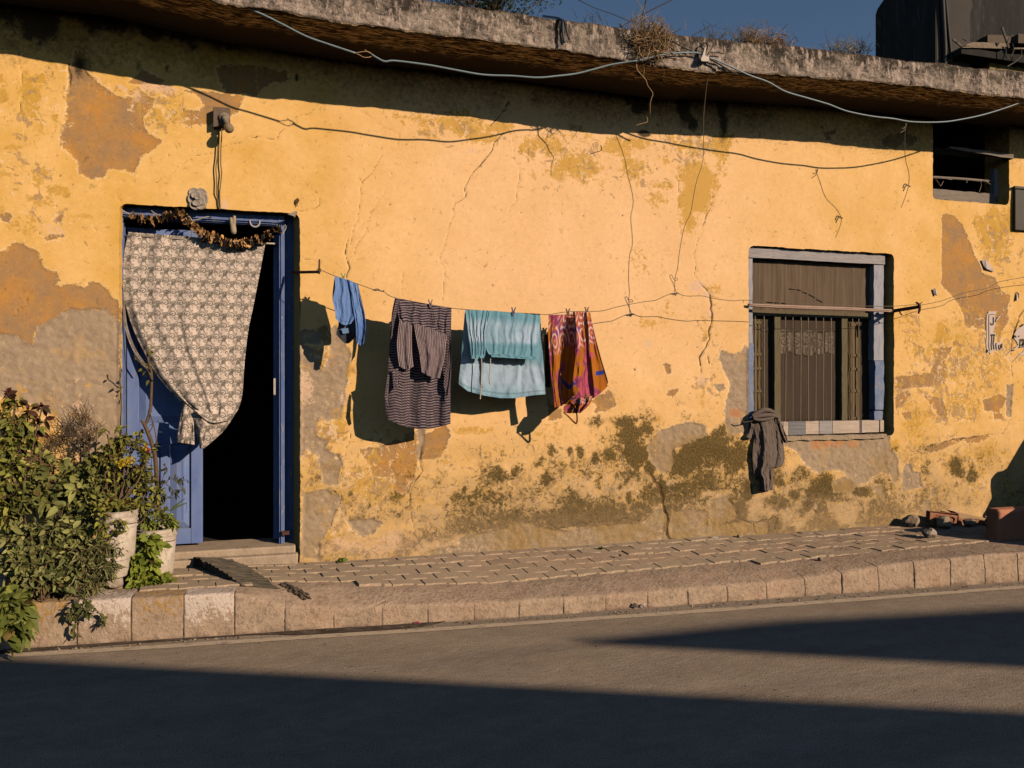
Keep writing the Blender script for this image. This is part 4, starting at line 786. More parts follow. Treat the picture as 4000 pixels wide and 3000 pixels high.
def folds(n, amp, seed=0, drift=.6, sharp=1.0, top=.25, grow=1.0, fine=.0):
    def f(U, T):
        u = U+.16*(fbm(U*3+seed, T*1.5, seed, 3)-.5)*2+drift*.1*(fbm(U*2, T*2+seed, seed+1, 2)-.5)
        w = np.sin(2*np.pi*(n*u+seed*.37))*(.4+1.2*fbm(U*2.3+seed, T*1.6, seed+11, 2))+.4*np.sin(2*np.pi*(n*1.83*u+seed*.71+.4*T))*(2*fbm(U*4+seed, T*2+3, seed+12, 2))+.12*np.sin(2*np.pi*(n*3.1*u+seed*.13-.5*T))
        w = np.sign(w)*np.abs(w)**sharp
        return amp*(top+(1-top)*T**grow)*w*.5+amp*1.1*(fbm(U*4+seed, T*3.2+U*1.5, seed+3, 3)-.5)+fine*(fbm(U*26+seed, T*18, seed+7, 3)-.5)
    return f
def const(c): return lambda U, T, x, z: np.array(c)
def mixc(a, b, f): f = np.asarray(f)[..., None]; return np.array(a)*(1-f)+np.array(b)*f
def Z1(pts): return [(1250+x/2.476, 1030+y/2.476) for x, y in pts]
def Z2(pts): return [(1750+x/3.0164, 1150+y/3.0164) for x, y in pts]
def Z3(pts): return [(2850+x/1.626, 930+y/1.626) for x, y in pts]
def Z4(pts): return [(440+x/2.911, 780+y/2.911) for x, y in pts]
MCLOTH = vcol('cotton_cloth', .95, .08, .12, 60, .25, .0015, .12, 500)
Q_ = .27
# ---- curtain in the doorway
def curtain_pattern(x, z):
    cw, ch = .095, .0775; r = np.floor(z/ch); fy = z/ch-r; xs_ = x/cw+.5*(r % 2); fx = xs_-np.floor(xs_)
    ink = np.zeros_like(x)
    def spiral(cx, cy, R, turns, w, ph=0):
        d = np.hypot((fx-cx), (fy-cy)*ch/cw); a = np.arctan2((fy-cy)*ch/cw, fx-cx)+ph
        v = d/R*turns-a/(2*np.pi); v = np.abs(v-np.round(v))*R/turns
        return (d < R)*sst(w, w*.45, v)
    def ell(cx, cy, rx, ry, ang):
        X_ = (fx-cx); Y_ = (fy-cy)*ch/cw; ca, sa = math.cos(ang), math.sin(ang)
        return sst(1.12, .85, np.hypot((X_*ca+Y_*sa)/rx, (-X_*sa+Y_*ca)/ry))
    def seg(x0, y0, x1, y1, w):
        dx, dy = x1-x0, (y1-y0); t = np.clip(((fx-x0)*dx+(fy-y0)*dy)/(dx*dx+dy*dy), 0, 1)
        return sst(w, w*.4, np.hypot(fx-x0-t*dx, (fy-y0-t*dy)))
    for L_ in (spiral(.30, .55, .27, 1.6, .058), spiral(.50, .20, .14, 1.2, .05, 2.), ell(.78, .34, .20, .14, .9), ell(.92, .56, .17, .09, 2.2)*.95, ell(.66, .58, .17, .075, .6)*.9, ell(.10, .56, .13, .07, -.9)*.85, ell(.45, .52, .09, .05, .3)*.8,
               ell(.86, .20, .12, .06, -.8)*.85, ell(.10, .88, .11, .045, .5)*.8, ell(.42, .93, .04, .03, 0)*.8, ell(.12, .18, .07, .035, -.5)*.8, ell(.62, .90, .08, .04, 1.9)*.85, ell(.03, .45, .05, .028, 1.2)*.7,
               seg(.78, .34, .45, 1.0, .06)*.8, seg(.78, .34, 1.11, 1.0, .06)*.8, seg(-.22, .34, .11, 1.0, .06)*.8, seg(.95, 0, .78, .34, .06)*.8, seg(.61, 0, .78, .34, .06)*.8, seg(-.05, 0, -.22, .34, .06)*.8): ink = np.maximum(ink, L_)
    vein = .55+.45*sst(.35, .6, fbm(x*160, z*160, 5, 2))
    return np.clip(ink*(.5+.42*vein), 0, 1)
CB, CI = np.array((.66, .535, .46)), np.array((.115, .102, .082))
def ccol(U, T, x, z): return mixc(CB, CI, curtain_pattern(x, z))*(.94+.12*fbm(x*9, z*9, 4, 3))[..., None]
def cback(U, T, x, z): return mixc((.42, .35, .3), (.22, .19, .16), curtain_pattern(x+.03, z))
cur = MB()
Lc = [(502,906),(486,985),(481,1080),(483,1150),(512,1262),(560,1370),(612,1462),(668,1530),(712,1572),(757,1603)]
Rc = [(1037,948),(1020,1040),(992,1185),(972,1280),(959,1380),(953,1450),(950,1500),(946,1545),(932,1595),(905,1638)]
def coff(U, T): return -.105+.155*T**1.15+.035*np.sin(np.pi*U)*T
fc = folds(4.2, .012, 3, 1.4, 1.0, .6, .7, .004)
def fcur(U, T): return fc(U, T)+.012*sst(.10, 0, U)*T-.03*sst(.08, .0, U)*sst(.25, .5, T)+.008*np.sin(U*31+T*3)*sst(.3, 0, T)
sheet(cur, Lc, Rc, coff, 300, 380, fcur, ccol)
f2 = folds(1.3, .02, 5, .5, 1, .4); 
sheet(cur, [(716,1572),(703,1640),(690,1727)], [(752,1600),(757,1660),(760,1737)], lambda U, T: .052+.02*np.sin(np.pi*U)-.02*T, 40, 70, f2, ccol)
sheet(cur, [(752,1600),(764,1680),(781,1752)], [(908,1634),(868,1690),(797,1752)], lambda U, T: .07+.03*np.sin(np.pi*U*.9)-.02*T, 70, 70, folds(1.1, .03, 8, .8, 1, .6), ccol)
sheet(cur, [(760,1600),(820,1612),(905,1632)], [(770,1612),(825,1650),(900,1640)], lambda U, T: .105+.0*U, 16, 60, folds(.6, .008, 2), ccol)
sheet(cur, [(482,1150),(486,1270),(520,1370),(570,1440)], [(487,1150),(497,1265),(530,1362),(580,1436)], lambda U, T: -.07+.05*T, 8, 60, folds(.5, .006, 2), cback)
CURT = thing('curtain', W(750, 1752, .08), 'cream curtain with grey scroll pattern bunched up in the blue doorway', 'curtain')
cur.build('fabric', MCLOTH, CURT, smooth=True)
m = MB(); m.tube([W(484, 921, -.108), W(760, 936, -.105), W(1092, 953, -.108)], .0065, 8); m.build('curtain_rod', simple('bright_rod', (.45, .38, .32), (.35, .3, .25), 40, .4, .5), CURT, smooth=True)
# ---- garments
def stripes(coord, per, duty=.25, wob=0): 
    f = coord/per; f = f-np.floor(f); return sst(duty*.5+.10, duty*.5-.05, np.abs(f-.5))
DK, LT = np.array((.022, .020, .036)), np.array((.33, .245, .245))
def hs(per=.0192, amp=.004): 
    def f(U, T, x, z): return mixc(DK, LT, stripes(z+amp*np.sin(U*30)+.012*(fbm(U*7, T*3, 4, 2)-.5), per)*(.75+.35*fbm(x*30, z*30, 2, 2)))
    return f
def vs_(n): 
    def f(U, T, x, z): return mixc(DK, LT, stripes(U+.01*np.sin(T*9), 1/n, .5)*(.8+.3*fbm(x*30, z*30, 2, 2)))
    return f
m = MB()
sheet(m, Z1([(725,332),(695,480),(676,700),(655,1080),(628,1290),(642,1500)]), Z1([(1272,430),(1267,700),(1262,1100),(1262,1400),(1262,1548)]), Q_-.02, 110, 150, folds(2.6, .020, 2, 1, 1, .2, .8, .005), hs(), bow=lambda U: 30*np.sin(np.pi*U))
sheet(m, Z1([(730,330),(745,440),(768,545)]), Z1([(1272,432),(1264,560),(1248,705)]), lambda U, T: Q_+.004+.03*T, 110, 44, folds(6, .011, 4, 1, 1, .5, 1, .004), hs(.0185, .003))
sheet(m, Z1([(770,538),(748,700),(742,800),(765,990)]), Z1([(895,572),(890,760),(895,880),(908,992)]), lambda U, T: Q_+.035-.01*T, 60, 80, folds(1.6, .010, 6, 1, 1, .3, 1, .003), vs_(9), bow=lambda U: 12*np.sin(np.pi*U))
sheet(m, Z1([(905,570),(940,780),(965,900),(985,1048)]), Z1([(1236,690),(1215,840),(1195,960),(1160,1108)]), lambda U, T: Q_+.04+.015*T, 90, 90, folds(1.8, .012, 7, 1, 1, .3, 1, .003), vs_(19), bow=lambda U: 6*np.sin(np.pi*U))
sheet(m, Z1([(1222,705),(1238,860),(1215,1000),(1195,1180)]), Z1([(1262,700),(1268,900),(1266,1100),(1240,1330)]), lambda U, T: Q_+.03-.01*T, 30, 80, folds(1, .014, 9), lambda U, T, x, z: mixc(DK, LT, stripes(z+x*1.1, .021)))
sheet(m, Z1([(735,335),(700,500),(690,640),(680,760)]), Z1([(770,345),(745,500),(735,560),(715,650)]), lambda U, T: Q_+.02+.0*T, 20, 60, folds(1, .012, 3), hs(.017))
sheet(m, Z1([(690,1035),(715,1130),(745,1230)]), Z1([(756,1005),(762,1100),(765,1160)]), lambda U, T: Q_+.035, 20, 30, folds(.8, .01, 3), hs(.0185))
sheet(m, Z1([(655,1060),(625,1270),(620,1300),(660,1390)]), Z1([(672,1080),(662,1250),(665,1310),(672,1360)]), lambda U, T: Q_+.02, 10, 40, folds(.8, .01, 3), hs(.0185))
STR = tag(m.build('striped_garment', vcol('striped_cotton', .95, .08, .12, 60, .25, .0015, .04, 500), smooth=True), 'black garment with pale pinkish stripes pegged on the clothesline', 'garment')
# blue trousers
BL = np.array((.105, .20, .50)); BLt = np.array((.15, .26, .55))
def bcol(U, T, x, z): seam = 1-.3*sst(.03, .01, np.abs(U-.62))-.25*sst(.02, .008, np.abs(T-.93)); return mixc(BL, BLt, sst(.3, .7, fbm(x*9, z*6, 3, 4)))*seam[..., None]
m = MB()
sheet(m, Z1([(140,120),(146,230),(124,345),(143,450),(152,532)]), Z1([(310,168),(322,300),(338,420),(340,520),(300,604)]), lambda U, T: Q_+.015+.02*T, 60, 80, folds(1.9, .010, 1, 1, 1, .6, 1, .004), bcol, bow=lambda U: 14*np.sin(np.pi*U)-10*U)
sheet(m, Z1([(262,150),(300,300),(318,420),(348,600),(345,742)]), Z1([(370,203),(392,350),(430,468),(443,600),(428,770)]), lambda U, T: Q_+.02+.035*T, 60, 90, folds(1.3, .016, 5, 1, 1, .5, 1, .006), bcol, bow=lambda U: 14*np.sin(np.pi*U))
sheet(m, Z1([(142,125),(122,345),(178,560),(158,672),(180,705)]), Z1([(368,205),(440,560),(352,600),(346,690),(338,712)]), lambda U, T: Q_-.02, 50, 80, folds(1.2, .016, 6, 1, 1, .4), lambda U, T, x, z: mixc((.06, .085, .16), (.035, .04, .05), sst(.75, .95, T)), bow=lambda U: 26*np.sin(np.pi*U))
m.add([W(*Z1([p])[0], Q_+.004) for p in ((205,628),(272,622),(280,668),(222,680))], [(0, 3, 2, 1)], (.16, .27, .45))
tag(m.build('blue_garment', MCLOTH, smooth=True), 'small blue garment hung on the clothesline next to the doorway', 'garment')
# teal petticoat
TA, TB_ = np.array((.15, .32, .42)), np.array((.36, .48, .62))
def tcol(band):
    def f(U, T, x, z):
        k = sst(.35, .65, fbm(x*5+3, z*7, 6, 3)); c = mixc(TA, TB_, np.clip(band(T)*(.7+.6*k), 0, 1))
        hem = 1-.28*sst(.012, .004, np.abs(T-.955)); return c*((.90+.18*fbm(x*40, z*30, 9, 3))*hem)[..., None]
    return f
m = MB()
bot = lambda U: np.interp(U, [0, .1, .28, .48, .66, .85, 1], [0, 22, 32, 35, 28, 10, 0])
sheet(m, Z2([(203,182),(185,350),(150,800),(128,1010),(130,1062)]), Z2([(1085,232),(1105,500),(1132,900),(1156,1176)]), lambda U, T: Q_-.025+.012*T, 130, 150, folds(3.6, .013, 11, 1, 1, .3, .8, .005), tcol(lambda T: .15+.75*sst(.55, .72, T)*sst(1.05, .9, T)), bow=bot)
fl = folds(5, .011, 12, 1.6, 1, .4, .6, .003)
wb = lambda T: sst(.1, .35, T)*sst(.72, .6, T)*.85
sheet(m, Z2([(205,182),(235,440),(265,640),(275,755)]), Z2([(492,190),(452,420),(446,620),(433,752)]), lambda U, T: Q_+.006+.045*T, 60, 90, fl, tcol(wb))
sheet(m, Z2([(490,190),(450,420),(452,640),(512,742)]), Z2([(1084,236),(1074,420),(1052,640),(1040,762)]), lambda U, T: Q_+.006+.05*T, 110, 90, fl, tcol(wb), bow=lambda U: 3*np.sin(np.pi*U))
sheet(m, Z2([(275,722),(277,758)]), Z2([(436,705),(436,752)]), lambda U, T: Q_+.062, 30, 6, folds(3, .008, 3), const(TA))
sheet(m, Z2([(500,690),(514,738)]), Z2([(1046,735),(1040,768)]), lambda U, T: Q_+.068, 60, 8, folds(5, .008, 3), const(TA))
PET = thing('petticoat', W(1960, 1550, Q_), 'pale teal petticoat with a gathered waistband and white drawstrings', 'garment')
m.build('fabric', MCLOTH, PET, smooth=True)
MSTRG = simple('cotton_string', (.55, .47, .36), (.42, .35, .26), 40)
for pts in ([(392,748),(398,850),(392,1000),(385,1150),(378,1235)], [(500,735),(498,860),(488,960),(494,1060)]):
    m2 = MB(); m2.tube(spline([W(*p, Q_+.05) for p in Z2(pts)], 5), [.004, .0035, .005], 6); m2.build('drawstring', MSTRG, PET, smooth=True)
# dark dotted cloth behind the printed one
m = MB(); sheet(m, Z2([(1108,470),(1128,700),(1138,960),(1158,1092)]), Z2([(1200,470),(1205,750),(1210,1000),(1205,1096)]), .12, 40, 90, folds(1.2, .02, 4), lambda U, T, x, z: mixc((.03, .025, .02), (.25, .18, .13), (np.hypot((x*45) % 1-.5, (z*45+.5*np.floor(x*45)) % 1-.5) < .2)*1.0))
tag(m.build('dark_cloth', MCLOTH, smooth=True), 'narrow dark dotted cloth hanging between the teal and the orange one', 'cloth')
# orange printed cloth
def ocol(shift, scr=1.0):
    def f(U, T, x, z):
        u = U*.5+shift; X_, Z_ = u*4.4, T*4
        c = mixc((.46, .165, .022), (.34, .10, .016), fbm(X_*2, Z_*2, 3, 3))
        pk = sst(.56, .62, fbm(X_*1.1+3, Z_*1.1, 41, 3))
        c = mixc(c, (.43, .075, .15), pk[()]*.9) if False else c*(1-pk[..., None]*.9)+np.array((.43, .075, .15))*pk[..., None]*.9
        bl = np.maximum(sst(.045, .03, np.abs(T-.17-.05*np.sin(X_*2))), sst(.03, .02, np.abs(T-.78-.04*np.sin(X_*2.5))))*sst(.42, .5, fbm(X_*1.3, Z_, 43, 2))
        c = c*(1-bl[..., None])+np.array((.03, .055, .30))*bl[..., None]
        ring = np.abs(((np.hypot(X_-1.1*np.round(X_/1.1)+.25*np.sin(Z_*2), (Z_*1.15-1.3*np.round(Z_*1.15/1.3)))*3.0) % 1)-.5)
        wl = sst(.27, .36, ring)*sst(.46*scr, .36*scr, T)*sst(.42, .50, fbm(X_*1.1+9, Z_*1.1, 47, 2))
        c = c*(1-.45*sst(.46*scr, .38*scr, T)[..., None]*sst(.4, .5, fbm(X_*1.1+9, Z_*1.1, 47, 2))[..., None])+np.array((.40, .06, .10))*.45*(sst(.46*scr, .38*scr, T)*sst(.4, .5, fbm(X_*1.1+9, Z_*1.1, 47, 2)))[..., None]
        c = c*(1-wl[..., None]*.85)+np.array((.70, .48, .44))*wl[..., None]*.85
        vein = sst(.12, .05, np.abs(fbm(X_*3, Z_*3, 49, 3)-.5))*pk*.6; c = c*(1-vein[..., None])+np.array((.10, .03, .13))*vein[..., None]
        return c
    return f
m = MB()
sheet(m, Z2([(1185,242),(1180,480),(1196,720),(1216,1000),(1246,1335)]), Z2([(1400,236),(1360,560),(1335,860),(1318,1060),(1352,1310)]), lambda U, T: Q_+.03, 70, 130, folds(1.3, .016, 2, 1, 1, .4, .7, .004), ocol(0))
sheet(m, Z2([(1330,242),(1340,560),(1330,860),(1330,1100),(1350,1300)]), Z2([(1530,215),(1540,560),(1530,800),(1500,1000),(1480,1270)]), lambda U, T: Q_-.035-.03*T, 60, 120, folds(1.2, .02, 3, 1, 1, .4), ocol(.4, .8))
sheet(m, Z2([(1470,205),(1500,500),(1500,760),(1472,1010),(1478,1240)]), Z2([(1675,212),(1720,480),(1775,700),(1835,880),(1880,1030)]), lambda U, T: Q_+.035+.02*T, 90, 130, folds(1.9, .026, 5, 1, 1, .45, .7, .004), ocol(.75), bow=lambda U: 30*np.sin(np.pi*U*.9)+8*U)
sheet(m, Z2([(1640,215),(1700,480),(1745,720),(1770,900),(1765,1050)]), Z2([(1672,215),(1742,520),(1812,780),(1882,1015),(1872,1062)]), lambda U, T: Q_+.0, 30, 90, folds(1, .015, 6), lambda U, T, x, z: ocol(1.2)(U, T, x, z)*.8+.04)
sheet(m, Z2([(1470,1200),(1400,1280),(1362,1330),(1362,1400)]), Z2([(1730,1170),(1670,1250),(1600,1330),(1520,1400)]), lambda U, T: Q_+.05, 40, 40, folds(1.6, .035, 9, 1, 1, .7), ocol(.3, .1))
tb = [(1362,1392),(1420,1440),(1480,1500),(1510,1518),(1522,1480),(1515,1400),(1490,1340)]
m.tube(spline([W(*p, Q_+.05) for p in Z2(tb)], 6), [.004, .006, .008, .006, .004], 8, (.22, .07, .02))
sheet(m, Z2([(1475,1235),(1490,1300),(1520,1395)]), Z2([(1700,1195),(1672,1290),(1560,1400)]), lambda U, T: Q_+.075+.02*np.sin(np.pi*U), 40, 40, folds(2.2, .03, 4, 2, 1, .8, .5, .012), ocol(.6, .9))
m.tube(spline([W(*p, Q_+.055) for p in Z2([(1440,1260),(1500,1300),(1560,1290),(1620,1270)])], 6), [.012, .016, .012], 8, (.36, .10, .05))
tag(m.build('printed_cloth', MCLOTH, smooth=True), 'orange and pink printed cloth with white swirls, knotted at its lower end', 'cloth')
# grey sweatshirt drying on the window sill
m = MB(); SG = np.array((.135, .105, .09))
def gcol(U, T, x, z): return SG*(.85+.3*fbm(x*30, z*30, 5, 3))[..., None]
sheet(m, Z3([(140,1120),(140,1190),(152,1290),(146,1380),(158,1500),(186,1540),(192,1608)]), Z3([(300,1122),(318,1200),(338,1290),(350,1390),(330,1450),(282,1470),(276,1600)]), lambda U, T: .03+.05*np.sin(np.pi*np.clip(U, 0, 1))*(.5+.5*T), 70, 150, folds(2.0, .017, 4, 2.2, 1, .6, .5, .012), gcol)
sheet(m, Z3([(285,1130),(292,1180),(318,1260),(345,1300)]), Z3([(318,1135),(335,1190),(362,1260),(372,1302)]), lambda U, T: .05, 24, 60, folds(1, .02, 7, 1, 1, .5, 1, .006), gcol)
sheet(m, Z3([(128,1150),(135,1190),(118,1240),(105,1262)]), Z3([(170,1160),(168,1220),(160,1270),(150,1290)]), lambda U, T: .03, 24, 50, folds(1, .02, 3, 1, 1, .5, 1, .006), gcol)
for k, (pts, r_) in enumerate([([(140,1130),(180,1108),(215,1092),(262,1100),(310,1132)], .020), ([(145,1140),(200,1128),(260,1125),(312,1140)], .018), ([(150,1150),(190,1155),(240,1150),(280,1140)], .014)]):
    m.tube(spline([W(*p, .045+.012*k) for p in Z3(pts)], 8), [r_*.6, r_, r_*1.1, r_, r_*.6], 10, SG)
m.tube(spline([W(*p, .06) for p in Z3([(76,1160),(95,1170),(125,1165),(150,1160)])], 6), .005, 6, SG*.6)
tag(m.build('grey_sweatshirt', vcol('grey_jersey', .95, .08, .2, 60, .4, .003, 0, 400), smooth=True), 'dark grey sweatshirt hanging from the left end of the window sill', 'sweatshirt')
# ================================================================ lines, wires, cable
def path(r, c, pts, off):
    P = K(r, c, pts); o = off if hasattr(off, '__len__') else [off]*len(P)
    return [W(x, y, q) for (x, y), q in zip(P, o)]
MWIRE = simple('dull_wire', (.16, .115, .07), (.10, .07, .045), 60, .6, .4)
cl = path(1,1,[(555,672),(680,725),(885,797),(1020,845),(1100,860),(1195,912),(1500,972),(1690,1003),(1805,1015),(2212,1042)],Q_)+path(1,2,[(240,1055),(310,1060),(480,1035),(680,1032),(790,1025),(920,990),(1130,950),(1240,935),(1330,895),(1410,873),(1500,898),(1640,898),(1720,915),(1900,940),(2030,935)],.285)+path(1,3,[(250,962),(500,975),(900,987),(1110,985),(1280,972),(1330,975),(1500,940),(1700,870),(1900,830),(2000,775),(2212,735),(2500,660)],.275)+[W(4700, 985, .28), W(5600, 800, .02)]
m = MB(); m.tube(spline(cl, 5), .0026, 5)
for a in ([(1005,842),(1030,852),(1060,850),(1105,862)], [(1015,848),(1050,838),(1085,858),(1108,850)]): m.tube(spline(path(1,1,a,Q_+.003), 4), .004, 5)
for a in ([(1370,880),(1400,885),(1425,872),(1440,878)], [(1400,870),(1412,892),(1425,868)]): m.tube(spline(path(1,2,a,.288), 4), .005, 5)
for a in ([(1998,935),(2002,948),(1996,958)],): m.tube(spline(path(1,2,a,.285), 3), .002, 5)
tag(m.build('clothesline', MWIRE, smooth=True), 'thin wire clothesline strung from the door bracket past the window', 'clothesline')
m = MB(); m.tube(spline(path(0,2,[(1722,590),(1690,680),(1660,950),(1655,1100),(1650,1380),(1600,1550),(1575,1659)],[.60,.57,.5,.48,.44,.42,.40])+path(1,2,[(1565,60),(1540,190),(1490,300),(1450,500),(1430,660),(1410,740),(1405,862)],[.39,.37,.35,.33,.31,.30,.288]), 5), .0024, 5)
m.tube(spline(path(1,2,[(1405,740),(1425,745),(1432,757),(1415,765),(1395,750),(1385,725),(1370,715),(1364,730),(1395,800),(1420,868)],.29), 4), .0024, 5)
tag(m.build('hanging_wire', MWIRE, smooth=True), 'thin kinked wire hanging from the roof edge down to the clothesline knot', 'wire')
m = MB(); m.tube(spline(path(0,3,[(1190,1062),(1182,1200),(1187,1370),(1218,1500),(1215,1600)],[.53,.5,.47,.43,.4])+path(1,3,[(1200,0),(1180,60),(1150,135)],.39), 5), .0026, 5)
for a in ([(1150,1108),(1175,1105),(1192,1068)], [(1140,1150),(1180,1120),(1196,1070)], [(1165,1625),(1180,1590),(1205,1600),(1230,1612)], [(1170,1650),(1185,1615),(1200,1600)]): m.tube(spline(path(0,3,a,.52 if a[0][1] < 1300 else .4), 4), .005 if a[0][1] > 1300 else .003, 5)
tag(m.build('hanging_wire', MWIRE, smooth=True), 'knotted string dangling from the pale cable near the upper right opening', 'wire')
MROOT = simple('dry_root', (.34, .22, .12), (.24, .15, .08), 30)
m = MB(); m.tube(spline(path(0,2,[(1062,500),(1075,560),(1082,605),(1130,660),(1160,700),(1172,740),(1215,805),(1205,850),(1193,900),(1196,985)],.63), 5), [.005, .004, .003, .002], 5)
tag(m.build('dangling_root', MROOT, smooth=True), 'dry brown root dangling from the straw tuft on the roof edge', 'root'); m = MB(); m.tube(spline(path(0,2,[(1160,1005),(1170,1030),(1165,1055),(1120,1068),(1068,1085)],.3), 4), .003, 5)
tag(m.build('root_fragment', MROOT, smooth=True), 'short bent piece of dry root stuck on the shaded wall below the roof', 'root')
MCAB = simple('pale_cable', (.20, .27, .31), (.16, .215, .25), 30, .5, .4)
ca = path(0,1,[(-900,-260),(-400,-60),(0,100),(210,200),(430,312),(620,380),(862,460)],[.62,.60,.585,.58,.58,.58,.58])
cb = path(0,1,[(1000,470),(1030,490),(1110,530),(1200,525),(1480,560),(1700,600),(1960,645),(2212,655)],.59)+path(0,2,[(220,670),(400,655),(560,635),(700,600),(850,560),(1000,535),(1100,520),(1350,465),(1580,455),(1650,478),(1690,500),(1750,515),(1900,580),(2050,650),(2212,708)],[.6,.6,.6,.61,.62,.64,.655,.655,.655,.655,.655,.655,.65,.64,.62])+path(0,3,[(150,790),(350,850),(520,900),(680,960),(900,1005),(1080,1025),(1240,1052),(1480,1055),(1650,1035),(1900,980),(2212,875),(2700,690),(3300,640)],[.58,.56,.54,.53,.53,.53,.53,.53,.53,.54,.56,.6,.62])
CABLE = thing('overhead_cable', ca[-1], 'pale blue cable sagging along the roof edge', 'cable')
m = MB(); m.tube(spline(ca, 6), .0062, 7); m.tube(spline(cb, 6), .0062, 7); m.build('sheath', MCAB, CABLE, smooth=True)
m = MB()
for a in ([(855,462),(900,450),(970,447),(1010,480)], [(870,465),(900,478),(930,495),(975,495),(1010,482)], [(940,430),(960,445),(1000,468),(1040,505)]): m.tube(spline(path(0,1,a,.585), 4), .0028, 5)
m.build('splice', simple('bare_copper', (.42, .27, .15), (.3, .19, .1), 30, .5, .5), CABLE, smooth=True)
m = MB(); m.tube(spline(path(0,2,[(1580,455),(1480,410),(1430,380),(1390,360)],.655), 4), .005, 6); m.tube(spline(path(0,2,[(1700,505),(1800,560),(1880,610),(1950,645)],.66), 4), .006, 6); m.tube(spline(path(0,2,[(1660,440),(1640,400),(1665,372),(1690,380)],.655), 4), .005, 6); m.tube(spline(path(0,2,[(1690,470),(1730,410),(1735,370),(1710,340),(1680,375)],.655), 4), .004, 6); m.tube(spline(path(0,2,[(1720,455),(1780,455),(1825,465)],.655), 4), .004, 6)
m.build('black_lead', simple('black_rubber', (.02, .02, .02), (.035, .033, .03), 20, .6), CABLE, smooth=True)
m = MB(); f_ = path(0,2,[(1668,405),(1678,408),(1668,480),(1690,490),(1700,470),(1705,520),(1690,530),(1640,528),(1632,510),(1650,470)],.675)
m.prism(f_, [p+np.array([0, .02, 0]) for p in f_]); m.build('cloth_tie', simple('white_rag', (.62, .52, .45), (.5, .42, .36), 20), CABLE)
# black hose looped over the roof edge and wires against the sky
m = MB(); m.tube(spline(path(0,2,[(270,140),(340,150),(400,160),(435,190),(438,270),(452,370)],[.2,.4,.6,.66,.66,.66]), 5), .009, 7); m.tube(spline(path(0,2,[(380,155),(440,175),(465,230),(480,290),(497,345)],[.5,.62,.66,.66,.66]), 5), .007, 7)
tag(m.build('black_hose', simple('black_hose_rubber', (.015, .018, .03), (.03, .03, .035), 20, .5, .4), smooth=True), 'short black hose looped over the roof edge', 'hose')
MSKY = simple('sky_wire', (.05, .05, .06), (.04, .04, .05), 20)
for lab, pts, r_ in [('thin loose wire sagging across the sky above the roof', [(575,0),(720,70),(850,115),(950,155),(1050,195),(1110,215)], .003), ('straight dark cable crossing the sky above the straw tuft', [(930,237),(1140,120),(1390,-5),(1700,-160)], .0045), ('short bent wire sticking up from the roof, left one', [(1380,290),(1430,265),(1460,240)], .0035), ('short bent wire sticking up from the roof, right one', [(1555,308),(1640,265),(1690,240),(1715,215)], .0035)]:
    m = MB(); m.tube(spline(path(0,2,pts,.05), 5), r_, 5); tag(m.build('roof_wire', MSKY, smooth=True), lab, 'wire')
m = MB(); m.tube(spline(path(0,2,[(1122,262),(1130,150),(1142,70),(1162,-10),(1175,-90)],.3), 4), .006, 6); tag(m.build('roof_rod', MSKY, smooth=True), 'upright thin rod standing in the straw tuft', 'rod')
m = MB(); m.tube(spline(path(0,2,[(1257,272),(1260,240),(1268,222),(1278,240),(1280,270)],.4), 4), .008, 6); tag(m.build('rebar_stub', MSKY, smooth=True), 'stub of bent reinforcing bar on top of the eave', 'rebar')
# brackets for the clothesline
b1 = MB(); qa, qb = W(1138, 1064, -.02), W(1247, 1062, .27)
b1.tube([qa, qa*.5+qb*.5, qb], .010, 8); b1.tube([W(1246, 1070, .27), W(1248, 1013, .27)], [.007, .006], 7)
for k in range(3): b1.tube([W(1238, 1052+k*5, .262), W(1246, 1054+k*5, .282), W(1254, 1050+k*5, .27)], .003, 5)
tag(b1.build('iron_bracket', MIRON, smooth=True), 'rusty iron bracket sticking out beside the doorway', 'bracket')
b2 = MB(); qa, qb = W(3482, 1216, -.02), W(3592, 1198, .27); b2.tube([qa, qb], [.016, .015], 10)
b2.tube(spline([W(3578, 1181, .27), W(3590, 1190, .275), W(3592, 1210, .275), W(3587, 1225, .27)], 4), [.007, .012, .011, .007], 7); b2.tube([W(3590, 1190, .27), W(3602, 1180, .27)], .004, 5)
b2.tube(spline([W(3513, 1216, .09), W(3519, 1226, .09), W(3523, 1230, .09)], 3), .006, 6); b2.tube(spline([W(3455, 1215, .0), W(3470, 1217, .02), W(3490, 1218, .02)], 3), .018, 7)
tag(b2.build('iron_bracket', MIRON, smooth=True), 'rusty iron bracket at the right side of the window', 'bracket')
m = MB(); st_ = [W(2921, 1193, .02), W(3000, 1197, .03), W(3150, 1203, .035), W(3300, 1208, .035), W(3480, 1216, .03)]; m.tube(spline(st_, 8), [.009, .012, .014, .012, .009], 8)
m.tube(spline([p+np.array([0, -.008, .010]) for p in st_], 8), [.006, .009, .009, .008, .006], 7)
tag(m.build('window_pole', simple('bleached_pole', (.50, .36, .29), (.33, .22, .17), 25, .85, .2, 60, .5, .004, (.3, 1, 3)), smooth=True), 'bleached wooden pole laid across the window', 'pole')
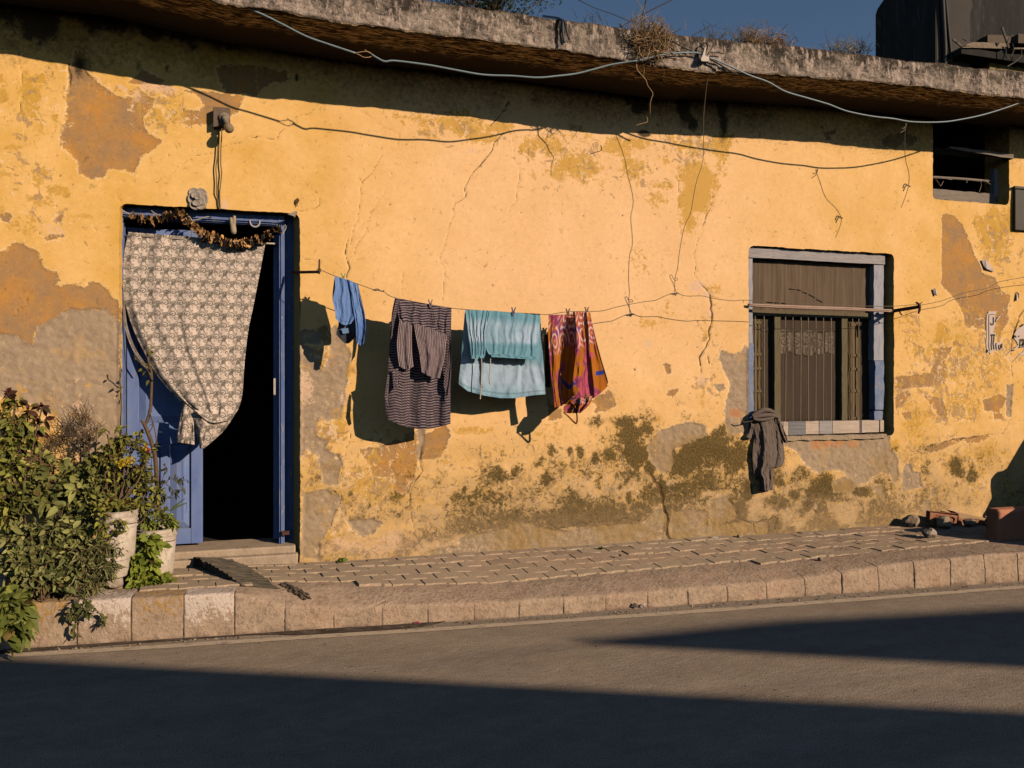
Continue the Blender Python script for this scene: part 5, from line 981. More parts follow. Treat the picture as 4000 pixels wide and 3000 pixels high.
# pegs
def peg(px, py, off, rz, h, colr, lab, tilt=0):
    t = thing('clothes_peg', W(px, py, off), lab, 'clothes peg', 'pegs on the clothesline')
    for s in (-1, 1):
        mm = MB(); o = W(px, py, off); hw = .005
        V = []
        for z, xo in ((-.5, .002), (-.1, .006), (.1, .006), (.5, .014)):
            for dx, dy in ((-.0035, -.006), (.0035, -.006), (.0035, .006), (-.0035, .006)):
                V.append(o+np.array([s*xo+dx+tilt*z*h, dy, z*h]))
        mm.add(V, [(i*4+q, i*4+(q+1) % 4, (i+1)*4+(q+1) % 4, (i+1)*4+q) for i in range(3) for q in range(4)]+[(3, 2, 1, 0), (12, 13, 14, 15)]); mm.build('jaw', colr, t)
    mm = MB(); o = W(px, py, off); mm.tube([o+np.array([-.009, 0, .0]), o+np.array([.009, 0, .0])], .005, 7); mm.build('spring', MIRON, t)
MPG = simple('green_plastic', (.10, .22, .07), (.13, .26, .09), 20, .5, .4); MPP = simple('mauve_plastic', (.20, .13, .17), (.15, .10, .13), 20, .5, .4); MPN = simple('navy_plastic', (.05, .05, .13), (.07, .07, .16), 20, .5, .4); MPB = simple('dark_plastic', (.05, .035, .03), (.08, .05, .04), 20, .5, .4); MPR = simple('red_brown_plastic', (.22, .08, .07), (.17, .06, .06), 20, .5, .4)
peg(1341, 1082, Q_+.01, 0, .052, MPG, 'green peg on the small blue garment'); peg(1681, 1186, Q_+.01, 0, .058, MPP, 'mauve peg on the striped garment')
peg(2005, 1218, Q_+.01, 0, .066, MPN, 'navy peg on the pale teal petticoat', .1); peg(2218, 1220, Q_+.012, 0, .056, MPB, 'dark peg at the middle of the orange printed cloth'); peg(2292, 1214, Q_+.012, 0, .056, MPR, 'reddish peg at the right corner of the orange printed cloth')
# ================================================================ lamp, ornaments
LAMP = thing('wall_lamp', W(869, 470), 'bare light bulb in an angled holder on a square wooden board', 'lamp')
MWB = simple('old_dark_board', (.12, .085, .06), (.17, .125, .095), 14, .85, .2, 60, .5, .004)
m = MB(); p = [W(x, y, .0) for x, y in K(0,0,[(1848,1120),(1988,1100),(1992,955),(1850,945)])]; f_ = [q+np.array([.0, -.055, 0]) for q in p]; m.prism(f_, p); m.build('backboard', MWB, LAMP, bevel=.004)
def frame_of(d):
    d = np.array(d, float); d /= np.linalg.norm(d); a = np.cross(d, [0, 0, 1]); a /= np.linalg.norm(a); b = np.cross(d, a); return np.stack([a, b, d], 1)
ax = np.array([.30, -.55, -.78]); ax /= np.linalg.norm(ax); A_ = frame_of([.12, -1, -.15]); hb_ = W(876, 461, .055)
m = MB(); m.lathe(hb_, [(.036, 0), (.036, .008), (.032, .014), (.024, .018)], 24, None, A_)
for dx in (-.024, .026): m.lathe(hb_+np.array([dx, -.012, -.002]), [(.004, 0), (.004, .003)], 8, None, A_)
m.build('holder_base', simple('dusty_bakelite', (.20, .15, .12), (.26, .2, .165), 20, .6), LAMP, smooth=False)
hb2 = hb_+np.array([.002, -.015, -.002]); A2 = frame_of(ax); m = MB(); m.lathe(hb2, [(.022, -.005), (.021, .02), (.017, .024), (.017, .052), (.019, .056), (.018, .062)], 20, None, A2); m.build('holder', bpy.data.materials['dusty_bakelite'], LAMP, smooth=True)
g = G('dusty_bulb_glass', .22, .5); nn = g.noise(25, 4, .6); gl = g.mix(nn, (.42, .31, .20), (.55, .42, .29)); g.b.inputs['Transmission Weight'].default_value = .55; g.b.inputs['IOR'].default_value = 1.1
m = MB(); m.lathe(hb2+ax*.060, [(.012, -.004), (.014, .008), (.022, .024), (.030, .040), (.0325, .055), (.030, .070), (.022, .081), (.010, .087), (.001, .088)], 24, None, A2); m.build('bulb', g.out(gl), LAMP, smooth=True)
m = MB()
m.tube(spline(path(0,0,[(1888,1100),(1886,1200),(1878,1350),(1866,1450),(1872,1560),(1870,1659)],.02)+path(1,0,[(1880,60),(1886,110),(1898,150)],.012), 6), .0042, 6)
m.tube(spline(path(0,0,[(1915,1100),(1915,1180),(1908,1300),(1908,1420),(1915,1500),(1905,1600)],.02)+path(1,0,[(1898,0),(1900,80),(1904,150)],.012), 6), .0042, 6)
m.build('lamp_flex', simple('brown_flex', (.20, .13, .07), (.14, .09, .05), 40, .6), LAMP, smooth=True)
# plaster rosette over the door
ROS = MB(); oc = W(773, 777, .012); MRO = simple('grey_plaster_rosette', (.30, .25, .215), (.38, .32, .27), 16, .9, .15, 40, .5, .005)
for k, (dx, dz, rx_, rz_, an) in enumerate([(-.030,.046,.036,.03,.6),(.024,.046,.036,.03,-.5),(-.034,-.004,.034,.044,.2),(.034,.0,.03,.046,-.2),(-.022,-.048,.036,.03,-.5),(.020,-.046,.036,.028,.5),(-.012,.022,.034,.026,.3),(.014,-.016,.034,.03,-.3),(-.006,-.034,.03,.022,.1),(.0,.004,.02,.018,0)]):
    ca_, sa_ = math.cos(an), math.sin(an); V = []; n = 16; lev = .004+.0035*k
    for j, (rr, h) in enumerate(((1, 0), (1, lev), (.86, lev+.006), (.5, lev+.002), (.02, lev))):
        for i in range(n):
            w_ = 2*math.pi*i/n; x, z = rx_*rr*math.cos(w_), rz_*rr*math.sin(w_); V.append(oc+np.array([dx+x*ca_-z*sa_, .012-h, dz+x*sa_+z*ca_]))
    ROS.add(V, [(j*n+i, j*n+(i+1) % n, (j+1)*n+(i+1) % n, (j+1)*n+i) for j in range(4) for i in range(n)])
tag(ROS.build('rosette', MRO, smooth=False), 'grey plaster flower rosette fixed to the wall above the door', 'ornament')
m = MB(); f_ = [W(x, y, .03) for x, y in K(1,1,[(272,190),(352,163),(330,210),(310,203)])]; m.prism(f_, [p+np.array([.004, .03, -.004]) for p in f_]); tag(m.build('metal_tab', simple('grey_tin', (.25, .2, .17), (.32, .26, .22), 20, .6, .4)), 'small torn grey metal tab at the upper right corner of the doorway', 'metal tab')
m = MB(); f_ = [W(x, y, .012) for x, y in K(1,1,[(345,60),(360,50),(374,70),(362,95),(345,105),(338,85)])]; m.prism(f_, [p+np.array([0, .014, 0]) for p in f_]); m.tube(spline(path(1,1,[(350,100),(356,112),(352,122)],.01), 3), .003, 5); tag(m.build('wall_hook', MIRON), 'small rusty stub of a hook above the right corner of the doorway', 'hook')
m = MB(); CH = [(1340,190),(1338,230),(1350,300),(1362,360),(1385,396)]; m.tube(spline([W(*p, -.03) for p in Z4([(1345,205),(1350,240),(1356,290)])], 5), [.012, .014, .013], 8); m.tube(spline([W(*p, -.03) for p in Z4([(1384,185),(1382,240),(1378,290)])], 5), [.010, .013, .013], 8); m.tube(spline([W(*p, -.03) for p in Z4([(1366,285),(1372,330),(1378,370),(1388,392)])], 5), [.020, .021, .020, .009], 10)
tag(m.build('charm', simple('bone_white_charm', (.38, .30, .21), (.28, .21, .14), 30, .7, .3), smooth=True), 'pale bone shaped charm hanging from the top of the door frame', 'charm')
m = MB(); m.tube(spline([W(*p, -.06) for p in Z4([(1560,225),(1562,262),(1585,298),(1620,310),(1655,295),(1672,262),(1668,232)])], 6), [.005, .007, .008, .007, .005], 8); tag(m.build('horseshoe', simple('pale_iron', (.36, .35, .36), (.27, .26, .27), 30, .5, .5), smooth=True), 'pale horseshoe nailed to the top of the blue door frame', 'horseshoe')
# garland of dried marigolds
gp = [W(*p, -.045) for p in Z4([(222,175),(290,212),(350,225),(430,238),(500,225),(560,208),(620,195),(680,178),(720,145),(760,128),(800,150),(830,205),(862,262),(905,288),(945,320),(1000,372),(1060,405),(1120,425),(1180,440),(1240,462),(1300,480),(1370,495),(1430,500),(1490,494),(1550,480),(1610,465),(1680,450),(1740,425),(1790,395),(1850,358),(1915,335)])]
GAR = thing('garland', gp[15], 'garland of dried brown marigolds strung across the top of the doorway', 'garland')
sp = np.array(spline(gp, 10)); m = MB(); m.tube(spline([W(*p, -.03) for p in Z4([(100,110),(160,150)])]+[gp[0]], 4)+[p for p in sp]+spline([gp[-1], W(*Z4([(1950,290)])[0], -.03)], 4), .003, 5); m.build('string', MSTRG, GAR)
sl_ = np.concatenate([[0], np.cumsum(np.linalg.norm(np.diff(sp, axis=0), axis=1))])
MMG = vcol('dried_petals', .95, .1, .35, 90, .5, .003, .1)
for k, s in enumerate(np.arange(0, sl_[-1], .0225)):
    if s > sl_[-1]*.80 and k % 3 == 1: continue
    c = np.array([np.interp(s, sl_, sp[:, i]) for i in range(3)]); d = np.array([np.interp(s+.02, sl_, sp[:, i]) for i in range(3)])-np.array([np.interp(s-.02, sl_, sp[:, i]) for i in range(3)])
    if np.linalg.norm(d) < 1e-6: d = np.array([1., 0, 0])
    A_ = frame_of(d+rng.normal(0, .012, 3)); m = MB(); R_ = .034*random.uniform(.8, 1.2); base_c = np.array((.52, .28, .12))*random.uniform(.6, 1.25)
    for j in range(16):
        w_ = 2*math.pi*j/16+random.uniform(-.25, .25); r1 = R_*random.uniform(.75, 1.15); tw = random.uniform(-.5, .5)
        rad = A_ @ np.array([math.cos(w_), math.sin(w_), 0]); tan = A_ @ np.array([-math.sin(w_), math.cos(w_), 0]); ax_ = A_[:, 2]
        hw = R_*.42; wv = ax_*random.uniform(-.008, .008); ht = tan*math.cos(tw)+ax_*math.sin(tw)
        V = [c+rad*.003-ht*hw*.4, c+rad*.003+ht*hw*.4, c+rad*r1*.65+ht*hw+wv*.6, c+rad*r1*.65-ht*hw+wv*.6, c+rad*r1+ht*hw*.7+wv*1.6, c+rad*r1-ht*hw*.7+wv*1.2]
        m.add(V, [(0, 1, 2, 3), (3, 2, 4, 5)], base_c*random.uniform(.75, 1.25))
    m.build('flower', MMG, GAR)
for lab, a in zip(('left end', 'middle', 'left corner', 'right corner', 'garland crest'), ([(440,125),(480,155),(540,178),(600,188)], [(900,240),(960,228),(1020,208),(1085,192),(1100,200)], [(110,130),(160,150),(200,170)], [(1960,285),(1972,320),(1945,370),(1935,395)], [(830,175),(880,200),(900,240)])): m = MB(); m.tube(spline([W(*p, -.03) for p in Z4(a)], 5), .0025, 5); tag(m.build('loose_string', MSTRG), 'loose pale string on the top of the door frame at its '+lab, 'string', 'strings on the door frame')
# torn posters
MPAP = simple('torn_paper', (.62, .50, .45), (.54, .43, .37), 20, .9, .1, 60, .3, .002)
MINK = simple('poster_ink', (.045, .038, .03), (.07, .055, .045), 60, .9)
def Z5(pts): return [(3780+x/5.53, 1150+y/5.53) for x, y in pts]
def flat(mb, pts, off, th=.002):
    f = [W(*p, off) for p in Z5(pts)]; mb.prism(f, [p+np.array([0, th, 0]) for p in f])
def stroke(mb, pts, w, off):
    P = spline([np.array(p, float) for p in pts], 5)
    Lf, Rf = [], []
    for i in range(len(P)):
        d = P[min(i+1, len(P)-1)]-P[max(i-1, 0)]; d /= np.linalg.norm(d)+1e-9; n = np.array([-d[1], d[0]])*w/2; Lf.append(P[i]+n); Rf.append(P[i]-n)
    V = [W(*q, off) for q in Z5([tuple(a) for a in Lf])]+[W(*q, off) for q in Z5([tuple(a) for a in Rf])]; n = len(P)
    mb.add(V, [(i, i+1, n+i+1, n+i) for i in range(n-1)])
PO1 = thing('torn_poster', W(*Z5([(440,1200)])[0]), 'torn white poster strip lettered J and T on the right hand wall', 'poster', 'torn posters')
m = MB(); flat(m, [(450,365),(630,365),(595,450),(590,520),(730,440),(690,500),(640,560),(610,640),(590,700),(550,800),(560,830),(600,820),(612,860),(590,930),(585,1030),(650,1040),(740,1040),(765,1110),(750,1180),(690,1215),(600,1210),(540,1235),(490,1300),(470,1250),(410,1270),(410,1180),(398,1040),(410,900),(405,600),(412,430),(445,405)], .006); m.build('paper', MPAP, PO1)
m = MB()
for pts, w_ in [([(470,432),(585,436)],9),([(462,432),(458,700),(462,980),(455,1100),(475,1230)],10),([(556,490),(558,600),(545,650),(515,655),(496,615)],24),([(665,495),(625,520),(610,560),(604,600)],22),([(495,878),(598,876)],34),([(522,895),(522,1010),(510,1080),(520,1200)],22),([(570,895),(565,1000),(552,1060),(565,1140),(570,1190)],22),([(622,1050),(610,1090),(625,1190)],22),([(675,1090),(672,1150),(690,1190),(712,1150),(712,1080)],22),([(742,1060),(740,1160)],18),([(425,1190),(430,1255)],24)]: m = MB(); stroke(m, pts, w_, .0085); m.build('letter_stroke', MINK, PO1)
PO2 = thing('torn_poster', W(*Z5([(1100,1200)])[0]), 'ripped white poster remains beside the long crack at the right edge', 'poster', 'torn posters')
m = MB(); flat(m, [(1000,870),(1060,760),(1150,700),(1190,640),(1240,640),(1240,960),(1120,960),(1240,1150),(1180,1160),(1100,1140),(1060,1170),(930,1250),(840,1310),(850,1290),(960,1190),(1010,1160),(1090,1090),(1060,1020),(1010,960)], .006); flat(m, [(1240,1160),(1240,1310),(1130,1320),(1000,1440),(960,1470),(1040,1390),(1120,1300),(1190,1240)], .006); m.build('paper', MPAP, PO2)
m = MB()
for pts, w_ in [([(1140,690),(1190,660),(1205,640)],34),([(1010,885),(1040,920),(1045,930)],34),([(1105,890),(1105,915)],26),([(1135,970),(1130,1060),(1125,1150)],26),([(1185,960),(1190,1060),(1180,1140)],26),([(1230,960),(1225,1150)],26),([(1150,1100),(1240,1050)],30),([(1015,1145),(1035,1150)],24),([(940,1220),(1010,1200)],26)]: m = MB(); stroke(m, pts, w_, .0085); m.build('letter_stroke', MINK, PO2)
for lab, pts in [('small scrap of torn paper stuck on the brown patch of wall', K(1,3,[(1845,590),(1880,580),(1910,620),(1950,660),(1950,690),(1890,665),(1865,640)])), ('tiny curled paper scrap stuck on the bare yellow wall', K(1,3,[(1425,845),(1445,830),(1465,870),(1460,895),(1440,890)])), ('narrow scrap of pale paper stuck near the right edge of the wall', K(1,3,[(2150,860),(2170,880),(2165,930),(2150,940)]))]:
    m = MB(); f_ = [W(x, y, .012+.01*(i % 2)) for i, (x, y) in enumerate(pts)]; m.prism(f_, [p+np.array([0, .006, 0]) for p in f_], (1, 1, 1)); tag(m.build('paper_scrap', MPAP), lab, 'paper scrap', 'paper scraps on the wall')
# ================================================================ plants
def Z6(pts): return [(x/1.5645, 1500+y/1.5645) for x, y in pts]
def Z7(pts): return [(440+x/1.746, 1350+y/1.746) for x, y in pts]
def leaves(P, D, l, wd, col, curl=.25, upb=.6):
    """many small folded leaves; P base points, D directions, l lengths, wd width ratio"""
    n = len(P); D = D/np.linalg.norm(D, axis=1, keepdims=True)
    up = np.tile([.6, -.85, .65], (n, 1))*upb+rng.normal(0, .55, (n, 3))
    S = np.cross(D, up); S /= np.linalg.norm(S, axis=1, keepdims=True)+1e-9; N = np.cross(S, D)
    l = l[:, None]; w_ = l*wd
    drop = -np.array([0, 0, 1.])*l*curl
    V = np.stack([P, P+D*l*.28+S*w_*.42+N*w_*.18, P+D*l*.28-N*w_*.02, P+D*l*.28-S*w_*.42+N*w_*.18,
                  P+D*l*.64+S*w_*.40+N*w_*.14+drop*.35, P+D*l*.64+drop*.35, P+D*l*.64-S*w_*.40+N*w_*.14+drop*.35, P+D*l+drop], 1)
    T = np.array([(0,2,1),(0,3,2),(1,2,5),(1,5,4),(2,3,6),(2,6,5),(4,5,7),(5,6,7)])
    F = (np.arange(n)[:, None, None]*8+T[None]).reshape(-1, 3)
    C = np.repeat(col, 8, axis=0)
    return V.reshape(-1, 3), F, C
MLEAF = vcol('leaf_tissue', .6, .3, .3, 50, .2, .002, .32)
MTWIG = simple('brown_twig', (.13, .085, .05), (.085, .055, .035), 30)
def shrub(name, lab, cat, base, clusters, length, wd, ca_, cb_, leaf=True, twr=.0035, per=5, red=None, main=True, dryf=.04, curl=.25):
    """clusters: (px, py, off, rx, rz, ry, n)"""
    t = thing(name, base, lab, cat); base = np.array(base, float); tw = MB(); PP, DD, LL, CC = [], [], [], []
    if name in ('leafy_plant', 'tall_shrub', 'flowering_bush') and leaf: clusters = [c[:6]+(max(4, int(c[6]*.68)),) for c in clusters]; length *= 1.0
    for (px, py, off, rx_, rz_, ry_, n) in clusters:
        c = W(px, py, off); c0 = c-np.array([0, 0, rz_*.5])
        if main:
            mid = (base*.45+c0*.55)+rng.normal(0, .03, 3); tw.tube(spline([base+rng.normal(0, .015, 3)*[1, 1, 0], mid, c0, c], 3), [twr*2, twr*1.6, twr*1.2, twr], 5)
        nt = max(3, n//per)
        for _ in range(nt):
            d = rng.normal(0, 1, 3); d /= np.linalg.norm(d); r_ = rng.random()**.45
            e = c+d*np.array([rx_, ry_, rz_])*r_; s = c+(e-c)*.15+np.array([0, 0, -.25*rz_])+rng.normal(0, .2, 3)*[rx_, ry_, rz_]
            m_ = (s+e)/2+rng.normal(0, .12, 3)*[rx_, ry_, rz_]+[0, 0, .01]
            tw.tube([s, m_, e], [twr*.8, twr*.55, twr*.35], 4, cap=False)
            if not leaf: continue
            dv = e-s; dv /= np.linalg.norm(dv)+1e-9
            for k in range(per):
                f = .35+.65*(k+1)/per; p = (s*(1-f)**2+2*m_*f*(1-f)+e*f*f)
                q = dv*.6+rng.normal(0, .75, 3)+np.array([.15, -.35, .12]); PP.append(p); DD.append(q); LL.append(length*rng.uniform(.45, 1.45))
                kk = rng.random(); cc = np.array(ca_)*(1-kk)+np.array(cb_)*kk
                if rng.random() < dryf: cc = np.array((.22, .15, .05))*rng.uniform(.6, 1.1)
                if red is not None and rng.random() < red: cc = np.array((.11, .035, .03))
                CC.append(cc*rng.uniform(.75, 1.2))
    tw.build('stem', MTWIG, t, smooth=True)
    if leaf:
        V, F, C = leaves(np.array(PP), np.array(DD), np.array(LL), wd, np.array(CC), curl); fastmesh('foliage', V, F, MLEAF, t, {'Col': C})
    return t
def Cl(L_): return [(x/1.5645, 1500+y/1.5645, o, a, b, d, n) for x, y, o, a, b, d, n in L_]
OL1, OL2 = (.085, .10, .02), (.36, .35, .07)
gz = .257
shrub('tall_shrub', 'tall leafy shrub at the left edge with reddish brown tips', 'shrub', W(20, 2290, .42), Cl([(90,110,.36,.09,.07,.08,40),(120,240,.36,.13,.10,.10,170),(60,360,.38,.14,.13,.12,260),(110,440,.40,.13,.12,.12,240),(30,560,.40,.14,.13,.12,260),(60,680,.42,.14,.12,.12,240),(40,800,.45,.12,.10,.1,160),(160,330,.34,.08,.08,.08,70),(30,240,.36,.09,.12,.1,120)]), .055, .42, OL1, OL2)
shrub('tall_shrub', 'spindly stems with reddish dried leaves rising above the left shrub', 'shrub', W(110, 2000, .36), Cl([(90,110,.36,.05,.04,.05,7),(170,150,.36,.05,.05,.05,10),(255,140,.36,.03,.03,.03,5),(240,240,.34,.06,.04,.05,12),(60,75,.36,.05,.02,.04,8),(210,300,.33,.05,.05,.05,8)]), .05, .6, (.09, .035, .025), (.06, .05, .02), red=.4)
shrub('dry_shrub', 'leafless brown shrub tangled in front of the bare plaster', 'shrub', W(260, 2200, .22), Cl([(500,190,.15,.13,.14,.08,150),(430,290,.15,.14,.12,.08,150),(340,330,.15,.12,.10,.08,90),(540,310,.15,.10,.10,.08,150),(520,380,.15,.08,.08,.07,90),(250,430,.18,.12,.12,.08,130),(230,560,.2,.1,.12,.08,130),(590,260,.15,.09,.09,.06,60),(400,450,.18,.12,.10,.08,90)]), .03, .5, OL1, OL2, leaf=False, twr=.0022, per=2)
C1, C2 = (.095, .11, .03), (.37, .36, .105)
shrub('leafy_plant', 'large mass of broad olive leaves in the middle of the pots', 'plant', W(200, 2330, .55), Cl([(300,500,.30,.12,.09,.1,80),(250,640,.38,.15,.13,.12,170),(400,620,.36,.14,.12,.12,200),(500,540,.30,.13,.11,.1,190),(590,470,.26,.10,.09,.09,130),(520,650,.36,.13,.12,.12,180),(380,740,.45,.13,.10,.1,90),(540,760,.42,.12,.10,.1,130),(610,680,.36,.10,.10,.1,130),(210,720,.45,.12,.10,.1,90),(140,700,.48,.08,.12,.08,60)]), .062, .55, C1, C2)
shrub('leafy_plant', 'dense low plant with grey green leaves spilling to the kerb', 'plant', W(180, 2370, .62), Cl([(220,900,.60,.16,.08,.1,190),(380,880,.56,.14,.09,.1,170),(120,960,.62,.14,.09,.1,170),(300,1000,.62,.18,.10,.1,260),(150,1060,.66,.17,.09,.1,230),(400,1010,.60,.15,.10,.1,220),(250,1120,.66,.19,.10,.1,290),(420,1130,.62,.14,.09,.1,200),(130,1160,.68,.15,.07,.1,180),(330,1200,.68,.19,.06,.09,190),(480,1080,.60,.10,.1,.1,120),(520,940,.55,.10,.08,.08,90),(210,1235,.72,.13,.04,.08,80)]), .052, .50, (.11, .125, .04), (.38, .37, .125))
shrub('flowering_bush', 'bushy potted plant with small leaves and yellow flowers in front of the door', 'bush', W(455, 1990, .44), Cl([(690,380,.30,.11,.07,.09,160),(800,360,.30,.10,.09,.09,190),(880,440,.30,.07,.10,.08,150),(850,540,.30,.10,.10,.1,230),(700,480,.32,.12,.10,.1,230),(780,600,.33,.13,.10,.1,260),(890,640,.32,.10,.10,.1,220),(680,620,.34,.10,.10,.1,190),(740,715,.38,.13,.06,.1,230),(660,720,.50,.08,.06,.08,130),(800,750,.42,.12,.05,.09,190),(720,760,.52,.09,.03,.06,110),(620,760,.56,.06,.08,.05,90),(610,860,.60,.05,.10,.04,110),(640,930,.60,.05,.05,.04,60),(735,850,.60,.035,.03,.03,24),(700,905,.60,.04,.03,.03,20),(900,740,.32,.08,.10,.08,150),(650,430,.28,.06,.05,.06,50),(660,310,.26,.05,.05,.05,24),(860,310,.26,.04,.05,.04,24),(740,290,.24,.05,.04,.04,20),(960,690,.30,.05,.07,.06,60)]), .036, .5, (.085, .098, .02), (.36, .34, .06), dryf=.10, red=.03)
def blossom(lab, pts, off, col, r_, n, name, cat, group=None):
    t = MB()
    for x, y in pts:
        c = W(x/1.5645, 1500+y/1.5645, off)
        for k in range(n):
            d = rng.normal(0, 1, 3); d /= np.linalg.norm(d); d[1] = -abs(d[1]); p = c+d*r_*.4; a = np.cross(d, rng.normal(0, 1, 3)); a /= np.linalg.norm(a); b = np.cross(d, a); s = r_*rng.uniform(.35, .6)
            t.add([p, p+(a+d*.6)*s, p+(a+b)*s*.8+d*s, p+(b+d*.6)*s], [(0, 1, 2, 3)], np.array(col)*rng.uniform(.8, 1.15))
    o = t.build(name, MPET, None); return tag(o, lab, cat, group)
MPET = vcol('petals', .7, .2, .15, 60, .1, .001, .2)
blossom('spray of yellow flowers on the bushy plant', [(725,485),(745,492),(760,480),(775,488),(790,462),(800,470),(750,470),(735,498),(812,455)], .43, (.62, .42, .02), .020, 12, 'yellow_flowers', 'flowers')
blossom('small yellow bloom high on the bushy plant beside the red rose', [(885,385),(893,372),(880,398)], .42, (.60, .42, .03), .016, 10, 'yellow_flowers', 'flowers')
blossom('single red rose on the bushy plant', [(904,402)], .40, (.50, .02, .03), .018, 22, 'red_rose', 'flower')
shrub('potted_plant', 'bright green seedling plant growing in the right hand white bucket', 'plant', W(612, 2100, .20), Cl([(990,820,.24,.07,.05,.07,170),(920,860,.26,.06,.04,.06,110),(1040,850,.24,.05,.045,.05,130),(1075,875,.22,.03,.02,.03,40),(880,830,.26,.05,.05,.05,90),(980,780,.22,.05,.04,.05,60)]), .034, .38, (.16, .21, .035), (.32, .36, .07), dryf=.02)
shrub('ground_plant', 'bright green leafy plant standing on the pavement in front of the right hand bucket', 'plant', W(575, 2312, .40), Cl([(890,960,.40,.08,.05,.06,70),(930,1000,.40,.07,.04,.06,60),(850,1060,.42,.08,.05,.06,100),(880,1120,.43,.09,.05,.07,150),(830,1150,.44,.06,.05,.06,90),(930,1180,.44,.09,.045,.07,150),(980,1220,.44,.07,.03,.06,110),(870,1220,.46,.09,.035,.06,130),(1020,1240,.43,.05,.015,.04,40)]), .050, .66, (.15, .20, .025), (.31, .35, .05), dryf=.02)
shrub('grassy_plant', 'spiky plant with narrow grey green leaves under the tall bucket', 'plant', W(340, 2320, .62), Cl([(600,1000,.60,.11,.07,.08,230),(540,1040,.62,.13,.09,.08,280),(640,1060,.58,.09,.08,.07,240),(660,1120,.6,.07,.06,.06,120),(520,1150,.64,.13,.09,.08,260),(600,1150,.62,.09,.08,.07,180),(690,1000,.54,.06,.06,.05,90),(560,1240,.64,.09,.05,.06,110),(480,1240,.66,.08,.06,.07,110)]), .052, .16, (.11, .125, .045), (.31, .29, .12), per=6)
shrub('trailing_plant', 'broad leaved plant hanging over the kerb in the lower left corner', 'plant', W(20, 2380, .80), Cl([(60,1310,.80,.11,.05,.07,60),(150,1300,.76,.06,.03,.05,24),(50,1400,.86,.09,.07,.05,60),(120,1400,.86,.06,.06,.04,34),(50,1470,.88,.08,.05,.05,44),(120,1470,.88,.05,.04,.04,24),(60,1530,.88,.06,.025,.03,24)]), .085, .55, (.10, .125, .025), (.26, .28, .06), curl=.5, per=4, twr=.004)
def vine(name, lab, cat, paths, off, n, length, wd, ca_, cb_, rad):
    t = thing(name, W(*paths[0][0], off), lab, cat); m = MB(); P, D, Lh, C = [], [], [], []
    for pts in paths:
        S = spline([W(x, y, off+.02*math.sin(i*1.7)) for i, (x, y) in enumerate(pts)], 6); m.tube(S, [rad, rad*.5], 6)
        S = np.array(S); k = rng.integers(2, len(S)-1, n); d = S[np.minimum(k+1, len(S)-1)]-S[k-1]; d /= np.linalg.norm(d, axis=1, keepdims=True)+1e-9
        P.append(S[k]); D.append(d*.4+rng.normal(0, .7, (n, 3))+[0, -.3, 0]); Lh.append(length*rng.uniform(.6, 1.3, n)); f = rng.random((n, 1)); C.append(np.array(ca_)*(1-f)+np.array(cb_)*f)
    m.build('stem', MTWIG, t, smooth=True); V, F, C = leaves(np.concatenate(P), np.concatenate(D), np.concatenate(Lh), wd, np.concatenate(C)); fastmesh('foliage', V, F, MLEAF, t, {'Col': C}); return t
vine('trailing_vine', 'thin vine trailing over the whitewashed kerb face', 'vine', [Z6([(500,1290),(512,1345),(470,1420),(455,1500),(470,1550)]), Z6([(520,1330),(560,1360),(600,1395),(630,1440),(632,1470)]), Z6([(500,1300),(450,1350),(430,1395),(440,1420)]), Z6([(512,1300),(530,1370),(545,1410)])], .79, 26, .034, .6, (.10, .115, .03), (.17, .17, .06), .003)
t = thing('climbing_stem', W(640, 2010, .24), 'bare woody climber stem with a few yellowish leaves in front of the curtain', 'vine'); m = MB()
m.tube(spline([W(x, y, .24) for x, y in Z7([(318,1130),(305,1000),(300,900),(290,760),(265,660),(235,580),(215,535)])], 5), [.013, .014, .013, .012], 8); m.tube(spline([W(x, y, .24) for x, y in Z7([(228,560),(210,530),(198,508)])], 4), [.011, .010, .006], 7)
m.tube(spline([W(x, y, .235) for x, y in Z7([(218,545),(240,500),(258,420),(262,350),(266,240),(262,170),(240,90),(232,10),(226,-40)])], 5), [.010, .010, .0085, .007, .004], 7)
m.tube(spline([W(x, y, .25) for x, y in Z7([(258,470),(285,560),(297,640),(292,700)])], 5), .0035, 5); m.tube(spline([W(x, y, .25) for x, y in Z7([(258,470),(275,540),(250,590)])], 5), .0035, 5); m.tube(spline([W(x, y, .25) for x, y in Z7([(266,230),(240,170),(200,130),(160,90),(150,60)])], 5), .003, 5)
m.build('stem', MTWIG, t, smooth=True)
lp = [W(x, y, .25+rng.normal(0, .012)) for x, y in Z7([(160,90),(185,140),(200,160),(215,185),(225,210),(240,190),(255,205),(250,235),(235,150),(270,60),(255,20),(275,140),(262,250),(205,125),(230,175),(222,140),(246,30),(240,60),(305,595),(310,655),(285,530),(265,430),(292,690)])]
V, F, C = leaves(np.array(lp), rng.normal(0, .6, (len(lp), 3))+[0, -.3, .2], np.full(len(lp), .036), .6, np.array([(.17, .17, .04)]*18+[(.10, .12, .04)]*5)); fastmesh('foliage', V, F, MLEAF, t, {'Col': C})
vine('leafy_sprig', 'grey green sprig of rounded leaves reaching across the lower blue door panel', 'vine', [Z6([(965,660),(1010,600),(1060,575),(1100,590),(1145,585)]), Z6([(970,650),(1000,560),(1010,500)]), Z6([(1000,600),(1050,640),(1075,690)]), Z6([(1060,580),(1100,620),(1125,665)]), Z6([(940,680),(990,690),(1030,700)])], .24, 9, .042, .55, (.06, .07, .045), (.10, .11, .06), .003)
m = MB()
